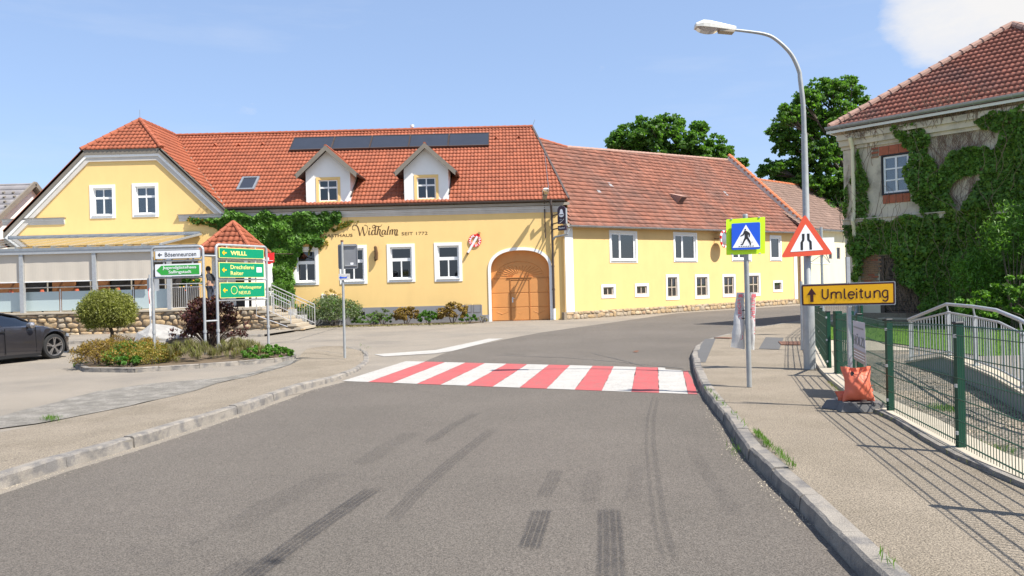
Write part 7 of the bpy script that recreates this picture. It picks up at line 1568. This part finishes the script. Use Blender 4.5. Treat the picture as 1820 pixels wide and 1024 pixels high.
ipx('amber_shrub', 'low yellow-green shrub in front of the boulder', 236, 310, 612, 650, 644, 5440, .052, 'leaf_yellow', cr=.13, asp=.4, m2='leaf_olive', f2=.45, ry=.7); ipx('purple_perennial', 'brownish purple perennial behind the amber shrubs by the tree trunk', 175, 250, 596, 630, 624, 2560, .052, 'leaf_bronze', cr=.13, asp=.3, tb=.4, tdir=(0, 0, 1), ry=.6)
ipx('yellow_shrub', 'small yellow-green shrub just left of the front sign post', 248, 282, 600, 628, 626, 1440, .052, 'leaf_yellow', cr=.13, asp=.4, ry=.4); ipx('green_leafy_plant', 'bright green broad leaved plant low at the island kerb', 205, 250, 632, 652, 651, 420, .10, 'leaf_green', asp=.7, ry=.3)
ipx('ornamental_grass', 'pale dry ornamental grass around the sign posts, left clump', 295, 380, 606, 645, 640, 3000, .20, 'leaf_dry', asp=.05, tb=.8, tdir=(0, 0, 1), ry=.7, stems=0, m2='leaf_olive', f2=.4); ipx('ornamental_grass', 'pale dry ornamental grass between the right frame posts', 375, 470, 604, 641, 634, 3000, .20, 'leaf_dry', asp=.05, tb=.8, tdir=(0, 0, 1), ry=.7, stems=0, m2='leaf_olive', f2=.3)
ipx('ground_ivy', 'dark green spreading ground ivy at the right end of the island', 430, 522, 613, 640, 634, 3600, .06, 'leaf_ivy_main', m2='leaf_green', f2=.4, ry=.7, stems=0); ipx('amber_shrub', 'small orange shrub behind the right sign frame', 400, 440, 606, 628, 622, 1440, .052, 'leaf_yellow', cr=.13, asp=.4, m2='leaf_bronze', f2=.4)
for i, (px, py) in enumerate(((140, 652), (192, 656), (238, 655), (280, 651), (452, 642))):
    p = g(px, py, .0); P = clumps(p+Vector((0, 0, .04)), (.22, .12, .06), 10, 12, .05, .06); V, F_ = leafquads(P, .07, (0, 0, 1), .4); npmesh('weed_patch', V, F_, 'leaf_green', kind='stuff')
# terrace plant
a = at(342, 500, 32.3); pf = bush('potted_flowers', 'tall green potted plant with orange blossoms behind the terrace railing', a, (.5, .3, .55), 1100, .14, 'leaf_green', cat='plant', base=Vector((a.x, a.y, TZ+.3)), stems=4); mk('pot', MB().lathe([(.001, TZ), (.16, TZ), (.24, TZ+.36), (.2, TZ+.36), (.001, TZ+.34)], 14, (a.x, a.y)), 'stone', pf, smooth=True)
for i in range(14): q = a+Vector((random.uniform(-.45, .45), -.2, random.uniform(-.4, .5))); mk('blossom', MB().lathe([(.001, q.z-.03), (.05, q.z), (.001, q.z+.03)], 6, (q.x, q.y)), 'sign_orange' if i % 2 else 'bag', pf)
# --- grass
def blades(name, pts, h, m, kind='stuff', **k):
    P = np.array(pts); V, F_ = leafquads(P+np.array((0, 0, h*.4)), h, None, .5, .09, (0, 0, 1), .75, 0); return npmesh(name, V, F_, m, kind=kind, **k)
def lawnpts(n):
    out = []
    while len(out) < n:
        x = random.uniform(7, 17); y = 9+(28-9)*random.random()**1.0
        if inside((x, y), LAWN): out.append((x, y, .03))
    return out
blades('lawn_blades', lawnpts(26000), .085, 'grass')
gp = []
for (a, b, n) in (((1340, 770), (1412, 834), 200), ((1345, 772), (1368, 796), 90), ((1300, 735), (1335, 768), 25), ((1560, 985), (1600, 1018), 14), ((1255, 692), (1290, 725), 60)):
    A = g(*a, .12); B = g(*b, .12)
    for _ in range(n): t = random.random(); p = A.lerp(B, t); gp.append((p.x+random.gauss(0, .018), p.y+random.gauss(0, .02), .118))
blades('kerb_grass', gp, .085, 'grass')
gp = []
for i in range(3, 10):
    A = Vector(ERw[i]); B = Vector(ERw[i+1])
    for _ in range(int((B-A).length*(90 if i > 6 else 22))): p = A.lerp(B, random.random()); gp.append((p.x-.05+random.gauss(0, .02), p.y+random.gauss(0, .02), .12))
blades('fence_edge_weeds', gp, .05, 'leaf_olive')
gp = []
for (x, y, n, s) in ((4.25, 6.3, 260, .12), (4.35, 7.0, 200, .12), (5.2, 9.2, 200, .1), (4.3, 5.7, 200, .12), (6.2, 15.6, 500, .4)):
    for _ in range(n): gp.append((x+random.gauss(0, s), y+random.gauss(0, s*1.3), .012))
blades('yard_weeds', gp, .08, 'grass')
gp = []
for _ in range(160): gp.append((*g(random.gauss(92, 9), random.gauss(746, 2), .02)[:2], .018))
for _ in range(60): gp.append((*g(1310+random.gauss(0, 8), 800+random.gauss(0, 10), .0)[:2], .005))
for a, b in ((656, 620), (643, 615), (595, 672), (545, 684)):
    for _ in range(12): gp.append((*g(a+random.gauss(0, 3), b+random.gauss(0, 1), .0)[:2], .01))
blades('crack_weeds', gp, .07, 'grass')
# loose stones and litter on the road edge
mb = MB()
for i in range(900):
    t = random.random(); A, B = random.choice([((1447, 936), (1309, 800)), ((1309, 800), (1250, 690)), ((0, 872), (365, 758)), ((365, 758), (600, 680))]); p = g(A[0]+(B[0]-A[0])*t, A[1]+(B[1]-A[1])*t); sgn = -1 if A[0] > 1200 or B[0] > 1200 else 1
    x = p.x+sgn*abs(random.gauss(0, .07)); s = random.uniform(.002, .006); mb.add([(x-s, p.y-s, .005), (x+s, p.y-s, .005), (x, p.y+s, .005), (x, p.y, .005+s*1.3)], [(0, 1, 3), (1, 2, 3), (2, 0, 3)])
mk('loose_grit', mb, 'concrete', kind='stuff', fixn=False)
# gravel stones
mb = MB()
for i in range(5200):
    y = 5.5+9*random.random()**1.4; x = random.uniform(4.1, 7.2); s = random.uniform(.008, .022)
    mb.add([(x-s, y-s, .012), (x+s, y-s*.8, .012), (x+s*.7, y+s, .012), (x-s*.8, y+s*.8, .012), (x, y, .012+s*.9)], [(0, 1, 4), (1, 2, 4), (2, 3, 4), (3, 0, 4)])
mk('gravel_stones', mb, 'gravel', kind='stuff', fixn=False)
lf = g(1131, 627); dl = thing('dead_leaf', 'single reddish dry leaf lying on the road beyond the crossing', 'leaf', tuple(lf)); mk('blade', MB().add([(lf.x-.09, lf.y, .02), (lf.x, lf.y-.06, .012), (lf.x+.08, lf.y, .05), (lf.x, lf.y+.06, .05)], [(0, 1, 2, 3)]), 'iron', dl)

# GROUPS: repeats of one kind share a phrase
GR = {'broadleaf_tree': 'trees behind the roofs', 'direction_sign': 'direction signs on the island stands', 'signpost_stand': 'tube stands for the direction signs', 'mesh_fence': 'green mesh fences on the right', 'sandbag': 'sandbags on the sign base',
      'white_planter': 'white planters on the steps', 'terrace_table': 'tables on the terrace', 'table_light': 'lanterns on the terrace tables', 'newspaper_bag': 'newspaper bags on the sign pole', 'climbing_ivy': 'creepers on the walls', 'stair_railing': 'railings of the entrance stairs',
      'rose_bush': 'rose bushes in the facade bed', 'green_shrub': 'bright green shrubs in the facade bed', 'low_shrub': 'low shrubs in the facade bed', 'conifer_bush': 'bushes beside the stairs', 'amber_shrub': 'amber shrubs on the island', 'ornamental_grass': 'grass clumps on the island', 'narrow_leaved_shrub': 'shrubs before the villa creeper'}
for o in list(COL.objects):
    k = o.name.split('.')[0]
    if o.parent is None and k in GR and 'label' in o: o['group'] = GR[k]
